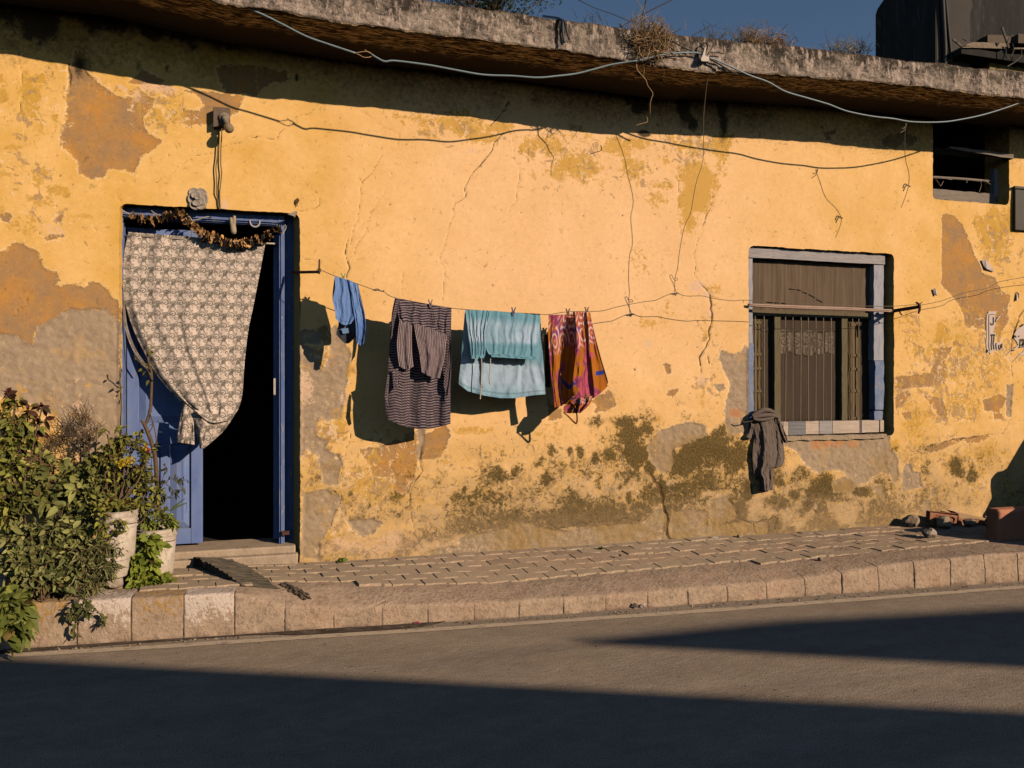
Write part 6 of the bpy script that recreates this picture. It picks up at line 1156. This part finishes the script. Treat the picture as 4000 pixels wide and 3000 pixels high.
for a in ([(1035,775),(1080,740),(1130,700)], [(1040,778),(1090,750),(1140,728)], [(1135,790),(1138,750),(1140,722)]):
    S = spline([W(x, y, .2) for x, y in Z6(a)], 5); n = len(S); V = []
    for i, p in enumerate(S): wd_ = .010*math.sin(math.pi*min(1, (i+.6)/n)); V += [p+np.array([0, 0, wd_]), p+np.array([.002, -.004, -wd_*.3])]
    m.add(V, [(2*i, 2*i+1, 2*i+3, 2*i+2) for i in range(n-1)], (.11, .15, .05))
tag(m.build('grass_blades', MLEAF), 'few long grass blades beside the right hand bucket', 'grass')
# ---- buckets, pot, stones
MBK = vcol('white_bucket_plastic', .55, .35, .2, 14, .25, .003)
g = G('stained_white_plastic', .6, .3); n1 = g.noise(9, 6, .65); n2 = g.noise(30, 5, .65, None, .6)
g.bump(n2, .2, .003); MBK = g.out(g.mix(g.mr(n2, .5, .66, 0, .65), g.mix(g.mr(n1, .35, .65), (.62, .54, .46), (.44, .36, .29)), (.28, .21, .155)))
def bucket(px, off, zb, h, rb, rt, lab, bands):
    c = W(px, 2000, off); c[2] = zb; t = thing('bucket', c, lab, 'bucket'); m = MB()
    pr = [(rb*.96, 0), (rb, .006)]+[(rb+(rt-rb)*f, h*f) for f in np.linspace(.05, .80, 8)]
    for f in bands: pr += [(rb+(rt-rb)*f+.000, h*f-.006), (rb+(rt-rb)*f+.007, h*f-.005), (rb+(rt-rb)*f+.007, h*f), (rb+(rt-rb)*f+.001, h*f+.001)]
    pr += [(rt+.001, h*.985), (rt+.006, h*.988), (rt+.006, h), (rt-.003, h), (rt-.005, h*.95), (rt-.012, h*.9)]
    m.lathe(c, pr, 36); m.build('shell', MBK, t, smooth=False, bevel=.0012)
    m = MB(); m.lathe(c+np.array([0, 0, h*.90]), [(rt-.008, -.002), (rt-.009, .004), (.01, .010)], 24); m.build('soil', simple('dark_soil', (.05, .035, .025), (.08, .055, .04), 20, .95, .1, 40, .8, .01), t)
    hd = MB(); hd.tube([c+np.array([(rt+.008)*math.cos(a), (rt+.008)*math.sin(a), h*.86+.02*math.sin(a)-.05*abs(math.sin(a*.5+.8))]) for a in np.linspace(math.pi*1.05, math.pi*1.95, 16)], .0025, 5); hd.build('handle', simple('handle_wire', (.25, .2, .16), (.18, .14, .11), 30, .5, .5), t)
    return t
zb2 = W(430, 2268, .52)[2]
bucket(612, .195, gz, .305, .100, .122, 'white bucket with a ribbed rim in front of the blue door', (.86, .93))
bucket(459, .47, W(459, 2178, .57)[2]-.012, .285, .095, .113, 'tall white bucket raised on a pot under the flowering bush', (.66, .78, .9))
bucket(-8, .50, gz, .26, .095, .112, 'white bucket cut off by the left edge of the view', (.84, .92))
c = W(437, 2262, .50); c[2] = W(437, 2262, .58)[2]; m = MB(); hgt_ = W(437, 2175, .57)[2]-c[2]; m.lathe(c, [(.085, 0), (.088, .006), (.098, hgt_*.8), (.104, hgt_*.82), (.104, hgt_), (.09, hgt_)], 32)
tag(m.build('plant_pot', MBK, bevel=.002), 'squat white pot carrying the tall bucket', 'pot')
def rock(name, lab, c, s, mat, seed, cat='stone', group=None, k=3, rough_=.32):
    bm = bmesh.new(); bmesh.ops.create_icosphere(bm, subdivisions=k, radius=1); r_ = random.Random(seed)
    pl = [(Vector((r_.gauss(0, 1), r_.gauss(0, 1), r_.gauss(0, 1))).normalized(), r_.uniform(.62, .9)) for _ in range(9)]
    for v in bm.verts:
        d = v.co.normalized(); q = 1.0
        for n_, h_ in pl:
            a = d.dot(n_)
            if a > .01: q = min(q, h_/a)
        q *= 1+.10*(float(vn(d.x*4+seed, d.y*4+d.z*3, seed))-.5)
        v.co = Vector((d.x*q*s[0], d.y*q*s[1], d.z*q*s[2]))
    zmin = min(v.co.z for v in bm.verts); me = bpy.data.meshes.new(name)
    for v in bm.verts: v.co.z -= zmin
    bm.to_mesh(me); bm.free(); o = bpy.data.objects.new(name, me); o.location = [float(x) for x in c]; COL.objects.link(o); me.materials.append(mat)
    return tag(o, lab, cat, group)
MRK = simple('pale_stone', (.42, .34, .28), (.30, .24, .19), 14, .93, .1, 40, .8, .008); MRK2 = simple('brown_stone', (.26, .19, .13), (.36, .27, .19), 18, .93, .1, 40, .8, .008)
rock('stone', 'whitish stone under the pot at the kerb edge', GR(437, 2306, gz)+np.array([0, .035, 0]), (.062, .05, .042), MRK, 3)
rock('stone', 'angular brown stone lying against the wall left of the bricks', GR(3578, 2063, .228)+np.array([0, .05, 0]), (.075, .06, .062), MRK2, 11)
rock('stone', 'small rounded stone alone on the pavers near the bricks', hit(3640, 2109)+np.array([0, .03, 0]), (.062, .055, .05), MRK, 21)
rock('stone', 'jagged grey stone leaning on the lettered brick', GR(3705, 2068, .226)+np.array([-.01, .03, 0]), (.085, .06, .062), MRK2, 33)
rock('stone', 'small brown stone chip at the outer edge of the pavers', hit(3205, 2192), (.024, .018, .016), MRK2, 41); rock('stone', 'tiny dark stone chip near the left end of the window wall', hit(2890, 2102), (.03, .02, .016), MRK2, 43)
rock('stone', 'flat pale stone chip at the foot of the cracked wall', hit(2790, 2110), (.04, .02, .018), MRK, 44)
# ---- broken slab used as a ramp
LL_, LR_ = hit(950, 2292, .006), hit(1090, 2302, .006); UL_, UR_ = W(755, 2174, .05), W(905, 2187, .05)
MSLB = simple('scored_concrete', (.105, .088, .066), (.15, .122, .092), 10, .95, .1, 45, 1.0, .014, (.3, 2.2, 1), (.07, .058, .045))
nu, nv = 26, 40; top, botv = [], []
for j in range(nv):
    t = j/(nv-1); a = UL_*(1-t)+LL_*t; b = UR_*(1-t)+LR_*t; bend = .018*math.sin(math.pi*t)
    for i in range(nu):
        u = i/(nu-1); ed = .018*(vn(t*9, i > nu/2, 77)-.5) if i in (0, nu-1) else 0
        p = a*(1-u)+b*u+np.array([ed, ed*.5, bend+.005*math.sin(j*1.9+u*2)*(.5+vn(u*3, t*6, 4))+.008*(vn(u*8, t*14, 78)-.5)])
        top.append(p); botv.append(p+np.array([0, .008, -.062*(1-.5*t)+.02*(vn(u*8, t*9, 79)-.5)]))
m = MB(); n = nu*nv; m.grid(top, nu, nv); m.grid(botv, nu, nv)
for i in range(nu-1): m.f += [(i+1, i, n+i, n+i+1), ((nv-1)*nu+i, (nv-1)*nu+i+1, n+(nv-1)*nu+i+1, n+(nv-1)*nu+i)]
for j in range(nv-1): m.f += [(j*nu, (j+1)*nu, n+(j+1)*nu, n+j*nu), ((j+1)*nu+nu-1, j*nu+nu-1, n+j*nu+nu-1, n+(j+1)*nu+nu-1)]
tag(m.build('concrete_slab', MSLB), 'broken scored concrete slab leaning as a ramp against the doorstep', 'slab')
# dark crumbled rubble beside the ramp
m = MB(); gp_ = [(1095,2285),(1115,2280),(1135,2290),(1160,2300),(1180,2310),(1205,2325),(1215,2342),(1190,2345),(1160,2325),(1130,2312)]
MRB = vcol('rubble_grit', .95, .1, .3, 60, .5, .004)
for _ in range(420):
    k = rng.integers(0, len(gp_)); a = np.array(gp_[k]); b = np.array((1150, 2312)); f = rng.random()**.6; px, py = a*(f)+b*(1-f)
    c = hit(px, py)+np.array([0, 0, .003+.022*(1-f)*rng.random()]); s = rng.uniform(.003, .013)
    V = [c+rng.normal(0, 1, 3)*.25*s+np.array(q)*s for q in ((1, 0, 0), (0, 1, 0), (-1, 0, 0), (0, -1, 0), (0, 0, .9), (0, 0, -.7))]
    m.add(V, [(0,1,4),(1,2,4),(2,3,4),(3,0,4),(1,0,5),(2,1,5),(3,2,5),(0,3,5)], np.array((.10, .075, .055))*rng.uniform(.4, 1.7))
tag(m.build('rubble', MRB), 'dark crumbled rubble beside the concrete ramp', 'rubble', None, 'stuff')
m = MB()
for _ in range(900):
    px = rng.uniform(-50, 4050); t = rng.random(); 
    if t < .45: py = np.interp(px, [0,511,1000,2000,3000,4000], [2546,2513,2480,2418,2345,2275])+abs(rng.normal(0, 9)); c = GR(px, py, .002)
    elif t < .75: py = np.interp(px, [0,1316,2000,2768,3511,4000], [2250,2205,2166,2112,2064,2040])+abs(rng.normal(0, 6)); c = hit(px, py, .004)
    else: py = np.interp(px, [0,1000,2000,3000,4000], [2560,2500,2440,2370,2300])+abs(rng.normal(0, 200)); c = GR(px, py, .002)
    s = rng.uniform(.0015, .006)*(1.4 if t < .75 else .8); V = [c+rng.normal(0, 1, 3)*.25*s+np.array(q)*s for q in ((1, 0, 0), (0, 1, 0), (-1, 0, 0), (0, -1, 0), (0, 0, .9), (0, 0, -.7))]
    m.add(V, [(0,1,4),(1,2,4),(2,3,4),(3,0,4),(1,0,5),(2,1,5),(3,2,5),(0,3,5)], np.array((.27, .20, .145))*rng.uniform(.3, 1.5))
tag(m.build('grit', MRB), 'loose grit scattered along the gutter, wall foot and road', 'grit', None, 'stuff')
m = MB()
for pts in ([(1402,2381),(1440,2370),(1478,2355),(1508,2343)], [(1470,2362),(1478,2345),(1490,2330),(1499,2319)], [(1510,2343),(1504,2366)], [(1504,2366),(1520,2356),(1534,2350)]): m.tube([hit(x, y, .002) for x, y in pts], .0022, 5)  # white scratch marks modelled as thin raised lines
tag(m.build('chalk_marks', simple('chalk_white', (.55, .42, .34), (.48, .36, .28), 30)), 'white scratch marks on the smooth cement kerb, built as thin rods', 'straw')
def scrap(name, lab, pts, colr, lift=.01):
    m = MB(); P = [hit(x, y, lift+.010*(i % 2)) for i, (x, y) in enumerate(pts)]; c = sum(P)/len(P)+np.array([0, -.004, .012]); m.add(P+[c], [(i, (i+1) % len(P), len(P)) for i in range(len(P))], colr)
    tag(m.build(name, MPET, solid=.001), lab, 'litter')
scrap('wrapper', 'crumpled pink wrapper lying in the gutter', [(1612,2434),(1622,2425),(1638,2424),(1644,2434),(1630,2437)], (.45, .09, .14)); scrap('paper_litter', 'dark folded scrap of paper at the foot of the kerb', [(2462,2368),(2474,2350),(2492,2362),(2486,2373)], (.16, .12, .1)); scrap('paper_litter', 'pale shredded scrap of paper at the foot of the kerb', [(2496,2370),(2502,2358),(2520,2354),(2514,2368),(2508,2374)], (.5, .4, .36)); scrap('paper_litter', 'tiny beige scrap on the road by the left kerb', [(160,2533),(178,2524),(180,2534)], (.42, .3, .18))
# ---- bricks and clay block on the right
MBRK = simple('old_red_brick', (.27, .105, .06), (.34, .15, .085), 12, .93, .1, 45, .8, .008, (1, 1, 1), (.30, .22, .15))
def Z8(pts): return [(3600+x/5.53, 1900+y/5.53) for x, y in pts]
BO = .17; q = [W(*p, BO) for p in Z8([(172,800),(742,850),(790,600),(188,545)])]; TB = thing('brick', q[0], 'red brick stood on edge showing letters in its sunken panel', 'brick', 'bricks by the wall'); dep = np.array([.02, .065, 0])
fq = [W(*p, BO) for p in Z8([(250,700),(262,750),(300,768),(600,790),(690,780),(728,730),(722,690),(680,660),(320,628),(275,648)])]
m = MB(); out = q; n = len(fq)
per = []
def onq(t):
    k = int(t*4) % 4; f = t*4-int(t*4); return out[k]*(1-f)+out[(k+1) % 4]*f
ang0 = [math.atan2(p[2]-sum(a[2] for a in fq)/n, p[0]-sum(a[0] for a in fq)/n) for p in fq]
cen = sum(fq)/n
def rayq(p):                                           # matching point on the brick outline
    best = None; d = p-cen
    for k in range(4):
        a, b = out[k], out[(k+1) % 4]; A2_ = np.array([[d[0], a[0]-b[0]], [d[2], a[2]-b[2]]])
        if abs(np.linalg.det(A2_)) < 1e-9: continue
        s, u = np.linalg.solve(A2_, [a[0]-cen[0], a[2]-cen[2]])
        if s > 0 and -.001 <= u <= 1.001: best = cen+d*s
    return best
oq = [rayq(p) for p in fq]; inn = [p+np.array([0, .014, 0])+(cen-p)*.05 for p in fq]
m.add(oq+fq+inn, [(i, (i+1) % n, n+(i+1) % n, n+i) for i in range(n)]+[(n+i, n+(i+1) % n, 2*n+(i+1) % n, 2*n+i) for i in range(n)]+[tuple(range(2*n, 3*n))])
b_ = [p+dep for p in q]; m.add(q+b_, [(0,1,5,4),(1,2,6,5),(2,3,7,6),(3,0,4,7),(4,5,6,7)]); m.build('body', MBRK, TB)
for grp in ([[(312,662),(310,728)],[(348,665),(346,732)],[(312,695),(348,698)]], [[(400,670),(374,672),(372,735),(398,738)],[(372,700),(394,702)]], [[(420,742),(424,674),(448,705),(474,680),(474,748)]], [[(500,750),(502,682),(545,752),(548,688)]], [[(648,695),(618,690),(606,706),(640,730),(632,752),(598,750)]]):
    m = MB()
    for pts in grp: m.tube([W(*p, BO-.006) for p in Z8(pts)], .0042, 5)
    m.build('letter', MBRK, TB)
def brick(lab, pts, off, th, dy, mat=None):
    f_ = [W(*p, off) for p in Z8(pts)]; m = MB(); m.prism(f_, [p+np.array([th, dy, 0]) for p in f_]); o = m.build('brick', mat or MBRK, bevel=.005); return tag(o, lab, 'brick', 'bricks by the wall')
brick('worn flat brick lying behind the lettered brick', [(800,700),(1125,705),(1120,870),(770,860)], .14, .02, .11); brick('short broken brick at the right end of the row', [(1150,720),(1390,745),(1385,885),(1145,850)], .20, .015, .09); brick('thin tile laid on top of the bricks beside the wall', [(690,535),(1405,690),(1400,742),(800,700),(795,600)], .125, .01, .10, simple('buff_tile', (.36, .23, .13), (.42, .28, .17), 14, .93, .1, 45, .8, .006, (.3, 1, 5)))
rock('stone', 'dark lump of rubble between the broken bricks', GR(3785, 2058, .226), (.06, .05, .04), MRK2, 61)
m = MB(); m.tube(spline([W(*p, .22) for p in Z8([(1365,648),(1410,665),(1445,695),(1465,730)])], 4), [.006, .010, .012, .008], 7, (.42, .26, .2)); m.tube(spline([W(*p, .24) for p in Z8([(1400,740),(1480,730),(1560,745),(1570,790),(1500,810),(1420,800)])], 4), .018, 7, (.13, .03, .03)); m.tube(spline([W(*p, .24) for p in Z8([(1400,870),(1480,840),(1550,850),(1540,885),(1460,895)])], 4), .010, 7, (.16, .04, .035)); m.tube(spline([W(*p, .235) for p in Z8([(1420,760),(1460,840),(1500,770),(1540,850)])], 4), .014, 7, (.10, .025, .025))
tag(m.build('red_rag', MCLOTH, smooth=True), 'dark red rag heaped between the bricks and the clay block', 'rag')
MCLY = simple('terracotta_block', (.52, .23, .13), (.44, .185, .11), 8, .9, .15, 50, .5, .006)
g0 = GR(3902, 2116, .218); g1 = W(3902, 1992, -g0[1]); zc_ = g1[2]; m = MB(); xa, ya = g0[0], g0[1]
m.box((xa, ya, .2), (xa+1.0, ya+.13, zc_)); o = tag(m.build('clay_block', MCLY, bevel=.03), 'terracotta coloured block at the right edge of the pavement', 'block'); o.modifiers['bevel'].segments = 4
# ---- weeds at the wall foot
def weed(name, lab, px, py, z, n, l, colr, cat='weed', wd=.5, off=None, spread=.8):
    c = GR(px, py, z) if off is None else W(px, py, off); P = np.tile(c, (n, 1))+rng.normal(0, l*.15, (n, 3))*[1, .5, .2]; D = rng.normal(0, spread, (n, 3)); D[:, 2] = abs(D[:, 2])+.25; D[:, 1] -= .2
    V, F, C = leaves(P, D, l*rng.uniform(.6, 1.2, n), wd, np.tile(colr, (n, 1))*rng.uniform(.7, 1.3, (n, 1))); return tag(fastmesh(name, V, F, MLEAF, None, {'Col': C}), lab, cat)
weed('weed', 'small green weed at the wall foot right of the door', 1333, 2196, .22, 14, .055, (.13, .17, .03)); weed('weed', 'tiny green weed at the foot of the grey plinth', 2346, 2146, .215, 16, .03, (.09, .12, .03))
weed('weed', 'sparse dry weed at the joint of the pavers under the plinth', 2420, 2172, .215, 12, .022, (.10, .11, .04))
# ---- dry growth on the roof edge
def tuft(lab, px, py, off, n, h, sp_, cols, lean=(0, 0), nest=0, name='dry_grass', droop=.3, nestbox=None):
    m = MB(); c = W(px, py, off); cols = np.array(cols)
    for _ in range(n):
        b = c+np.array([rng.normal(0, sp_*.35), rng.normal(0, .05), rng.uniform(-.02, .01)]); d = np.array([rng.normal(lean[0], .55), rng.normal(0, .4), 1]); d /= np.linalg.norm(d); l = h*rng.uniform(.35, 1.1)
        p1 = b+d*l*.5+rng.normal(0, .02, 3); p2 = b+d*l+np.array([d[0]*l*droop, 0, -droop*l*rng.random()])
        m.tube([b, p1, p2], [.0022, .0016, .0007], 4, cols[rng.integers(len(cols))]*rng.uniform(.7, 1.25), cap=False)
        if rng.random() < .35: m.tube([p1, p1+rng.normal(0, .03, 3)+[0, 0, .03]], [.0014, .0006], 4, cols[0], cap=False)
    for _ in range(nest):
        x0_, y0_, x1_, y1_ = nestbox; q_ = [W(rng.uniform(x0_, x1_), y0_+(y1_-y0_)*rng.random()**1.2, off+rng.uniform(-.03, .05))]
        for _k in range(4): q_.append(q_[-1]+rng.normal(0, .035, 3)*[1, .5, 1]+[0, 0, .004])
        m.tube(spline(q_, 3), [.0026, .0022, .0012], 4, cols[rng.integers(len(cols))]*rng.uniform(.45, 1.25), cap=False)
    return tag(m.build(name, MSTW), lab, 'dry grass')
MSTW = vcol('straw', .9, .1, .3, 60, .1, .001, .15)
ST = [(.42, .26, .13), (.34, .20, .10), (.24, .15, .08), (.46, .32, .19)]
tuft('thick nest of brown straw hanging over the middle of the roof edge', 2545, 125, .62, 40, .09, .2, ST, nest=380, nestbox=(2490, 130, 2600, 215))
tuft('pale wispy grass standing above the straw nest', 2500, 115, .5, 26, .22, .10, [(.46, .38, .28), (.36, .28, .2)])
tuft('dry tuft with pinkish straw on the roof edge right of the cable tie', 2950, 175, .5, 110, .2, .22, ST+[(.42, .26, .2)], nest=240, nestbox=(2900, 165, 3060, 232))
tuft('grey wispy grass on the roof edge beside the pinkish tuft', 2900, 165, .45, 40, .17, .2, [(.33, .28, .23), (.25, .2, .16)])
tuft('thin grey grass on the roof edge left of the dark tower', 3290, 200, .5, 90, .15, .24, [(.36, .31, .25), (.27, .23, .18), (.42, .35, .25)])
tuft('dark stalks on the roof edge against the tower', 3355, 206, .3, 60, .13, .14, [(.05, .045, .04), (.08, .07, .05)])
tuft('few thin dead stalks on the roof edge near the black hose', 2310, 92, .4, 16, .13, .2, [(.12, .1, .09), (.08, .07, .07)])
tuft('few thin dead stalks above the cable tie', 2780, 155, .45, 26, .14, .14, [(.14, .11, .09), (.2, .16, .12)])
tuft('small brown stalks on the roof edge at the left', 1820, 20, .55, 10, .06, .2, [(.30, .18, .1), (.2, .12, .08)])
# ---- tree behind the roof
tc = W(1935, -40, -14); T = thing('tree', (tc[0], 14, 0), 'bluish green tree top rising behind the roof', 'tree'); m = MB()
m.tube(spline([(tc[0], 14, 0), (tc[0]+.2, 14, 5), (tc[0]-.1, 14, 9), (tc[0], 14, tc[2])], 6), [.28, .22, .15, .07], 9); P, D = [], []
for _ in range(46):
    d = rng.normal(0, 1, 3); d /= np.linalg.norm(d); e = tc+d*np.array([1.45, 1.4, .95])*rng.random()**.35+[0, 0, .15]; s = tc+[0, 0, -.8*rng.random()-.3]; m.tube([s, (s+e)/2+rng.normal(0, .08, 3), e], [.035, .02, .008], 5)
    n = 130; P.append(e+rng.normal(0, .17, (n, 3))*[1.2, 1.2, .8]); D.append(rng.normal(0, 1, (n, 3)))
m.build('trunk', MTWIG, T); P = np.concatenate(P); D = np.concatenate(D); V, F, C = leaves(P, D, np.full(len(P), .10), .35, np.array((.055, .075, .045))*rng.uniform(.6, 1.5, (len(P), 1))); fastmesh('crown', V, F, MLEAF, T, {'Col': C})
# ---- neighbouring tower and rooftop clutter, upper right
MTW = simple('shade_black_concrete', (.022, .022, .022), (.038, .036, .034), 1.2, .95, .1, 20, .6, .02, (3, 3, .5), (.055, .055, .055)); MTF = simple('shade_grey_render', (.062, .054, .05), (.078, .068, .062), 1.5, .95, .1, 20, .5, .02)  # low albedo stands in for the shade lying over the tower
NY = 6.5; nc_ = W(3655, 100, -NY); NB = thing('tower_building', (nc_[0], NY, 0), 'tower of the neighbouring building above the roof, its shade put into the colour', 'building')
xl = nc_[0]; xe = xl+9; far = NY+1.62; ztw = W(3655, -260, -NY)[2]; zfl = W(3375, 35, -far)[2]
m = MB(); zl_ = [0, 5, zfl-.22, zfl-.02, zfl+.10, ztw]; m.prism([np.array(p) for p in ((xl,NY,0),(xl,NY,ztw),(xl,far-.5,ztw),(xl,far-.32,zfl+.17),(xl,far-.06,zfl+.02),(xl,far,zfl-.08),(xl,far,0))], [np.array(p) for p in ((xe,NY+.8,0),(xe,NY+.8,ztw),(xe,far-.5,ztw),(xe,far-.32,zfl+.17),(xe,far-.06,zfl+.02),(xe,far,zfl-.08),(xe,far,0))]); m.build('side_wall', MTW, NB)
xr_ = W(3790, 100, -NY)[0]; m = MB(); zb_ = W(3900, 165, -NY)[2]; m.add([(xl,NY,0),(xr_,NY,0),(xr_,NY,ztw),(xl,NY,ztw)], [(0,1,2,3)]); m.build('front_wall', MTF, NB)
jag = [(3790,-40),(3800,25),(3785,60),(3782,90),(3776,110),(3778,122),(3762,126),(3758,142),(3745,150),(3740,172),(3735,185),(3735,300)]
V = [W(x, y, -NY) for x, y in jag]; m = MB(); m.add([p for p in V]+[p+np.array([.0, .7, 0]) for p in V], [(i, i+1, len(V)+i+1, len(V)+i) for i in range(len(V)-1)]); m.build('broken_edge', MTW, NB)
m = MB(); m.add([W(3700,-300,-NY-.7),W(4300,-300,-NY-.7),W(4300,330,-NY-.7),W(3700,330,-NY-.7)], [(0,3,2,1)]); m.build('dark_recess', MTW, NB)
V = [W(x, y, -NY+.005) for x, y in jag]; m = MB(); m.add([np.array((xl+.02, NY-.006, ztw))]+[np.array((p[0], NY-.006, p[2])) for p in V]+[np.array((xl+.02, NY-.006, V[-1][2]))], [tuple(range(len(V)+2))[::-1]]); m.build('render_coat', MTF, NB)
for a, r_ in ([(3678,-60),(3684,60),(3690,180),(3690,270)], .045), ([(3688,-60),(3700,80),(3712,200),(3715,235),(3690,238)], .035):
    m = MB(); m.tube(spline([W(x, y, -NY+.06) for x, y in a], 5), r_, 8); m.build('drainpipe', simple('black_pipe', (.012, .012, .012), (.02, .02, .02), 10, .6), NB, smooth=True)
m = MB(); pA, pB = W(3722, 196, -NY+.1), W(4150, 196, -NY+.1); m.box((pA[0], NY-.30, pA[2]-.15), (pB[0], NY+.3, pA[2]-.02)); m.build('ledge', MTW, NB)
MYW = simple('old_yellow_render', (.20, .145, .07), (.27, .20, .10), 3, .95, .1, 20, .5, .02, (1, 1, 1), (.07, .06, .04))
m = MB(); f_ = [W(x, y, -NY+.12) for x, y in [(3866,300),(3866,208),(3880,210),(3930,230),(3960,236),(4150,262),(4150,340)]]; m.prism(f_, [p+np.array([0, .2, 0]) for p in f_]); m.build('parapet', MYW, NB)
MPL = simple('mottled_plank', (.30, .24, .18), (.16, .12, .09), 9, .95, .1, 30, .6, .02, (.6, 1, 3), (.04, .03, .025))
def roofbox(name, lab, cat, pts, off, dy, mat, group=None):
    f_ = [W(x, y, off) for x, y in pts]; m = MB(); m.prism(f_, [p+np.array([0, dy, 0]) for p in f_]); return tag(m.build(name, mat), lab, cat, group)
roofbox('plank', 'upper mottled plank stacked on the ledge of the tower', 'plank', [(3772,176),(3790,168),(3800,164),(3930,168),(3943,178),(3935,183),(3772,178)], -NY+.28, .25, MPL, 'planks on the ledge'); roofbox('plank', 'lower mottled plank stacked on the ledge of the tower', 'plank', [(3760,183),(3800,179),(3925,182),(3925,190),(3800,186),(3760,186)], -NY+.34, .25, MPL, 'planks on the ledge'); roofbox('plank', 'end of a plank on the ledge at the right edge of the view', 'plank', [(3958,186),(4060,186),(4060,191),(3958,192)], -NY+.3, .25, MPL, 'planks on the ledge')
MHB = simple('dull_brick', (.085, .062, .045), (.11, .08, .06), 6)
roofbox('roof_brick', 'brown brick standing behind the planks on the tower ledge', 'brick', [(3858,166),(3858,136),(3908,136),(3950,142),(3946,168)], -NY+.05, .3, MHB, 'bricks on the ledge'); roofbox('roof_brick', 'brown brick at the right edge on the tower ledge', 'brick', [(3978,168),(3978,132),(4080,134),(4080,172)], -NY+.05, .3, MHB, 'bricks on the ledge')
for lab, a in (('short stick leaning on the left end of the planks', [(3722,154),(3742,170),(3755,181)]), ('longer stick propped upright against the stacked planks', [(3914,107),(3928,150),(3940,188)])):
    m = MB(); m.tube([W(x, y, -NY+.4) for x, y in a], .022, 6); tag(m.build('stick', MPL), lab, 'stick')
m = MB()
for a in ([(3927,182),(3930,200),(3930,222),(3945,232)], [(3955,170),(3960,195),(3950,220),(3950,233)], [(3935,165),(3945,145),(3960,140)], [(3735,165),(3755,150),(3775,160)], [(3988,190),(3990,215),(3970,238),(3935,260)]): m.tube(spline([W(x, y, -NY+.42) for x, y in a], 4), .012, 5)
tag(m.build('loose_cable', simple('grey_cable', (.10, .085, .07), (.07, .06, .05), 10)), 'loose grey cables dangling from the tower ledge', 'cable')
# ================================================================ across the road, behind the camera: what throws the long shadows
MOP = simple('plain_lime_wall', (.42, .34, .25), (.34, .27, .2), 2)
OB = thing('opposite_house', (4.35, -7.83, 0), 'flat roofed house across the road that shades the asphalt', 'house')
H0 = 3.5; k0 = H0/.5
A0 = GR(0, 2570); B0 = GR(4000, 2780); dA = (B0-A0)/np.linalg.norm(B0-A0); s_ = SUN*k0
e0 = A0+s_-dA*.9; e1 = B0+s_+dA*8; nb = np.array([dA[1], -dA[0], 0])
m = MB(); bb = [e0, e1, e1+nb*9, e0+nb*9]; m.hexa([(p[0], p[1], -.05) for p in bb]+[(p[0], p[1], H0) for p in bb]); m.build('wall', MOP, OB)
m = MB(); L0, L1 = GR(2250, 2502), GR(4000, 2598); dl = (L1-L0)/np.linalg.norm(L1-L0); sl2 = SUN*(3.95/.5)
c0 = L0+sl2; c1 = c0+dl*9.5; ups = []
U1 = GR(4000, 2372); nrm_ = np.array([-dl[1], dl[0], 0])
def up_at(g_):                                          # where the ray from a road point meets the upright plane of the sheet
    s = np.dot(c0-g_, nrm_)/np.dot(SUN, nrm_); return g_+SUN*s
u0, um, u1 = up_at(GR(2250, 2499)), up_at(GR(3000, 2425)), up_at(U1); u2 = u1+(u1-um)*.9
f_ = [c0, c1, u2, u1, um, u0]; m.prism(f_, [p-nrm_*.05 for p in f_])  # unseen sheet, outline shaped to throw the wedge of shadow on the road
m.build('shadow_sheet', simple('caster_sheet', (.25, .25, .26), (.18, .16, .15), 3, .5, .5), OB)
m = MB(); m.box((c1[0]-.6, c1[1]-2.2, H0+.002), (c1[0]+1.2, c1[1]-.1, u2[2]+.3)); m.build('stair_head', MOP, OB)
# unseen board and drum added right of the view to cast shadows
MBD = simple('shadow_board_ply', (.16, .11, .07), (.11, .08, .05), 4)
wp = [W(x, y) for x, y in [(4080,1570),(4000,1712),(3930,1832),(3905,1848),(3885,1852),(3870,1872),(3867,1900),(3873,1945),(3852,1990),(3838,2012)]]
f_ = [p+SUN*.9 for p in wp]; xb = f_[-1][0]; f_ += [np.array((xb-.02, -.9, .21)), np.array((xb+1.6, -.9, .21)), np.array((xb+1.6, -.9, f_[0][2]+.5))]
m = MB(); m.prism(f_, [p+np.array([0, .04, 0]) for p in f_]); tag(m.build('shadow_board', MBD), 'unseen board added beyond the clay block, cut to cast the wall shadow', 'shadow caster')
m = MB(); m.lathe((6.24, -1.32, 0.0), [(.28, 0), (.29, .01), (.29, .3), (.30, .31), (.29, .32), (.29, .66), (.30, .67), (.30, .69), (.285, .69), (.28, .66), (.02, .66)], 36); tag(m.build('shadow_drum', simple('shadow_drum_paint', (.03, .07, .16), (.05, .09, .18), 6, .5, .4)), 'unseen drum added in the gutter to shade the clay block front', 'drum')
# ---------------------------------------------------------------- tidy up: objects that are one mesh get their origin at their base
for o in list(COL.objects):
    if o.type == 'MESH' and o.parent is None and tuple(o.location) == (0, 0, 0) and o.get('kind') != 'structure':
        me = o.data; n = len(me.vertices); co = np.empty(n*3, np.float32); me.vertices.foreach_get('co', co); co = co.reshape(-1, 3)
        c = np.array([(co[:, 0].min()+co[:, 0].max())/2, (co[:, 1].min()+co[:, 1].max())/2, co[:, 2].min()], np.float32)
        me.vertices.foreach_set('co', (co-c).ravel()); me.update(); o.location = c.tolist()
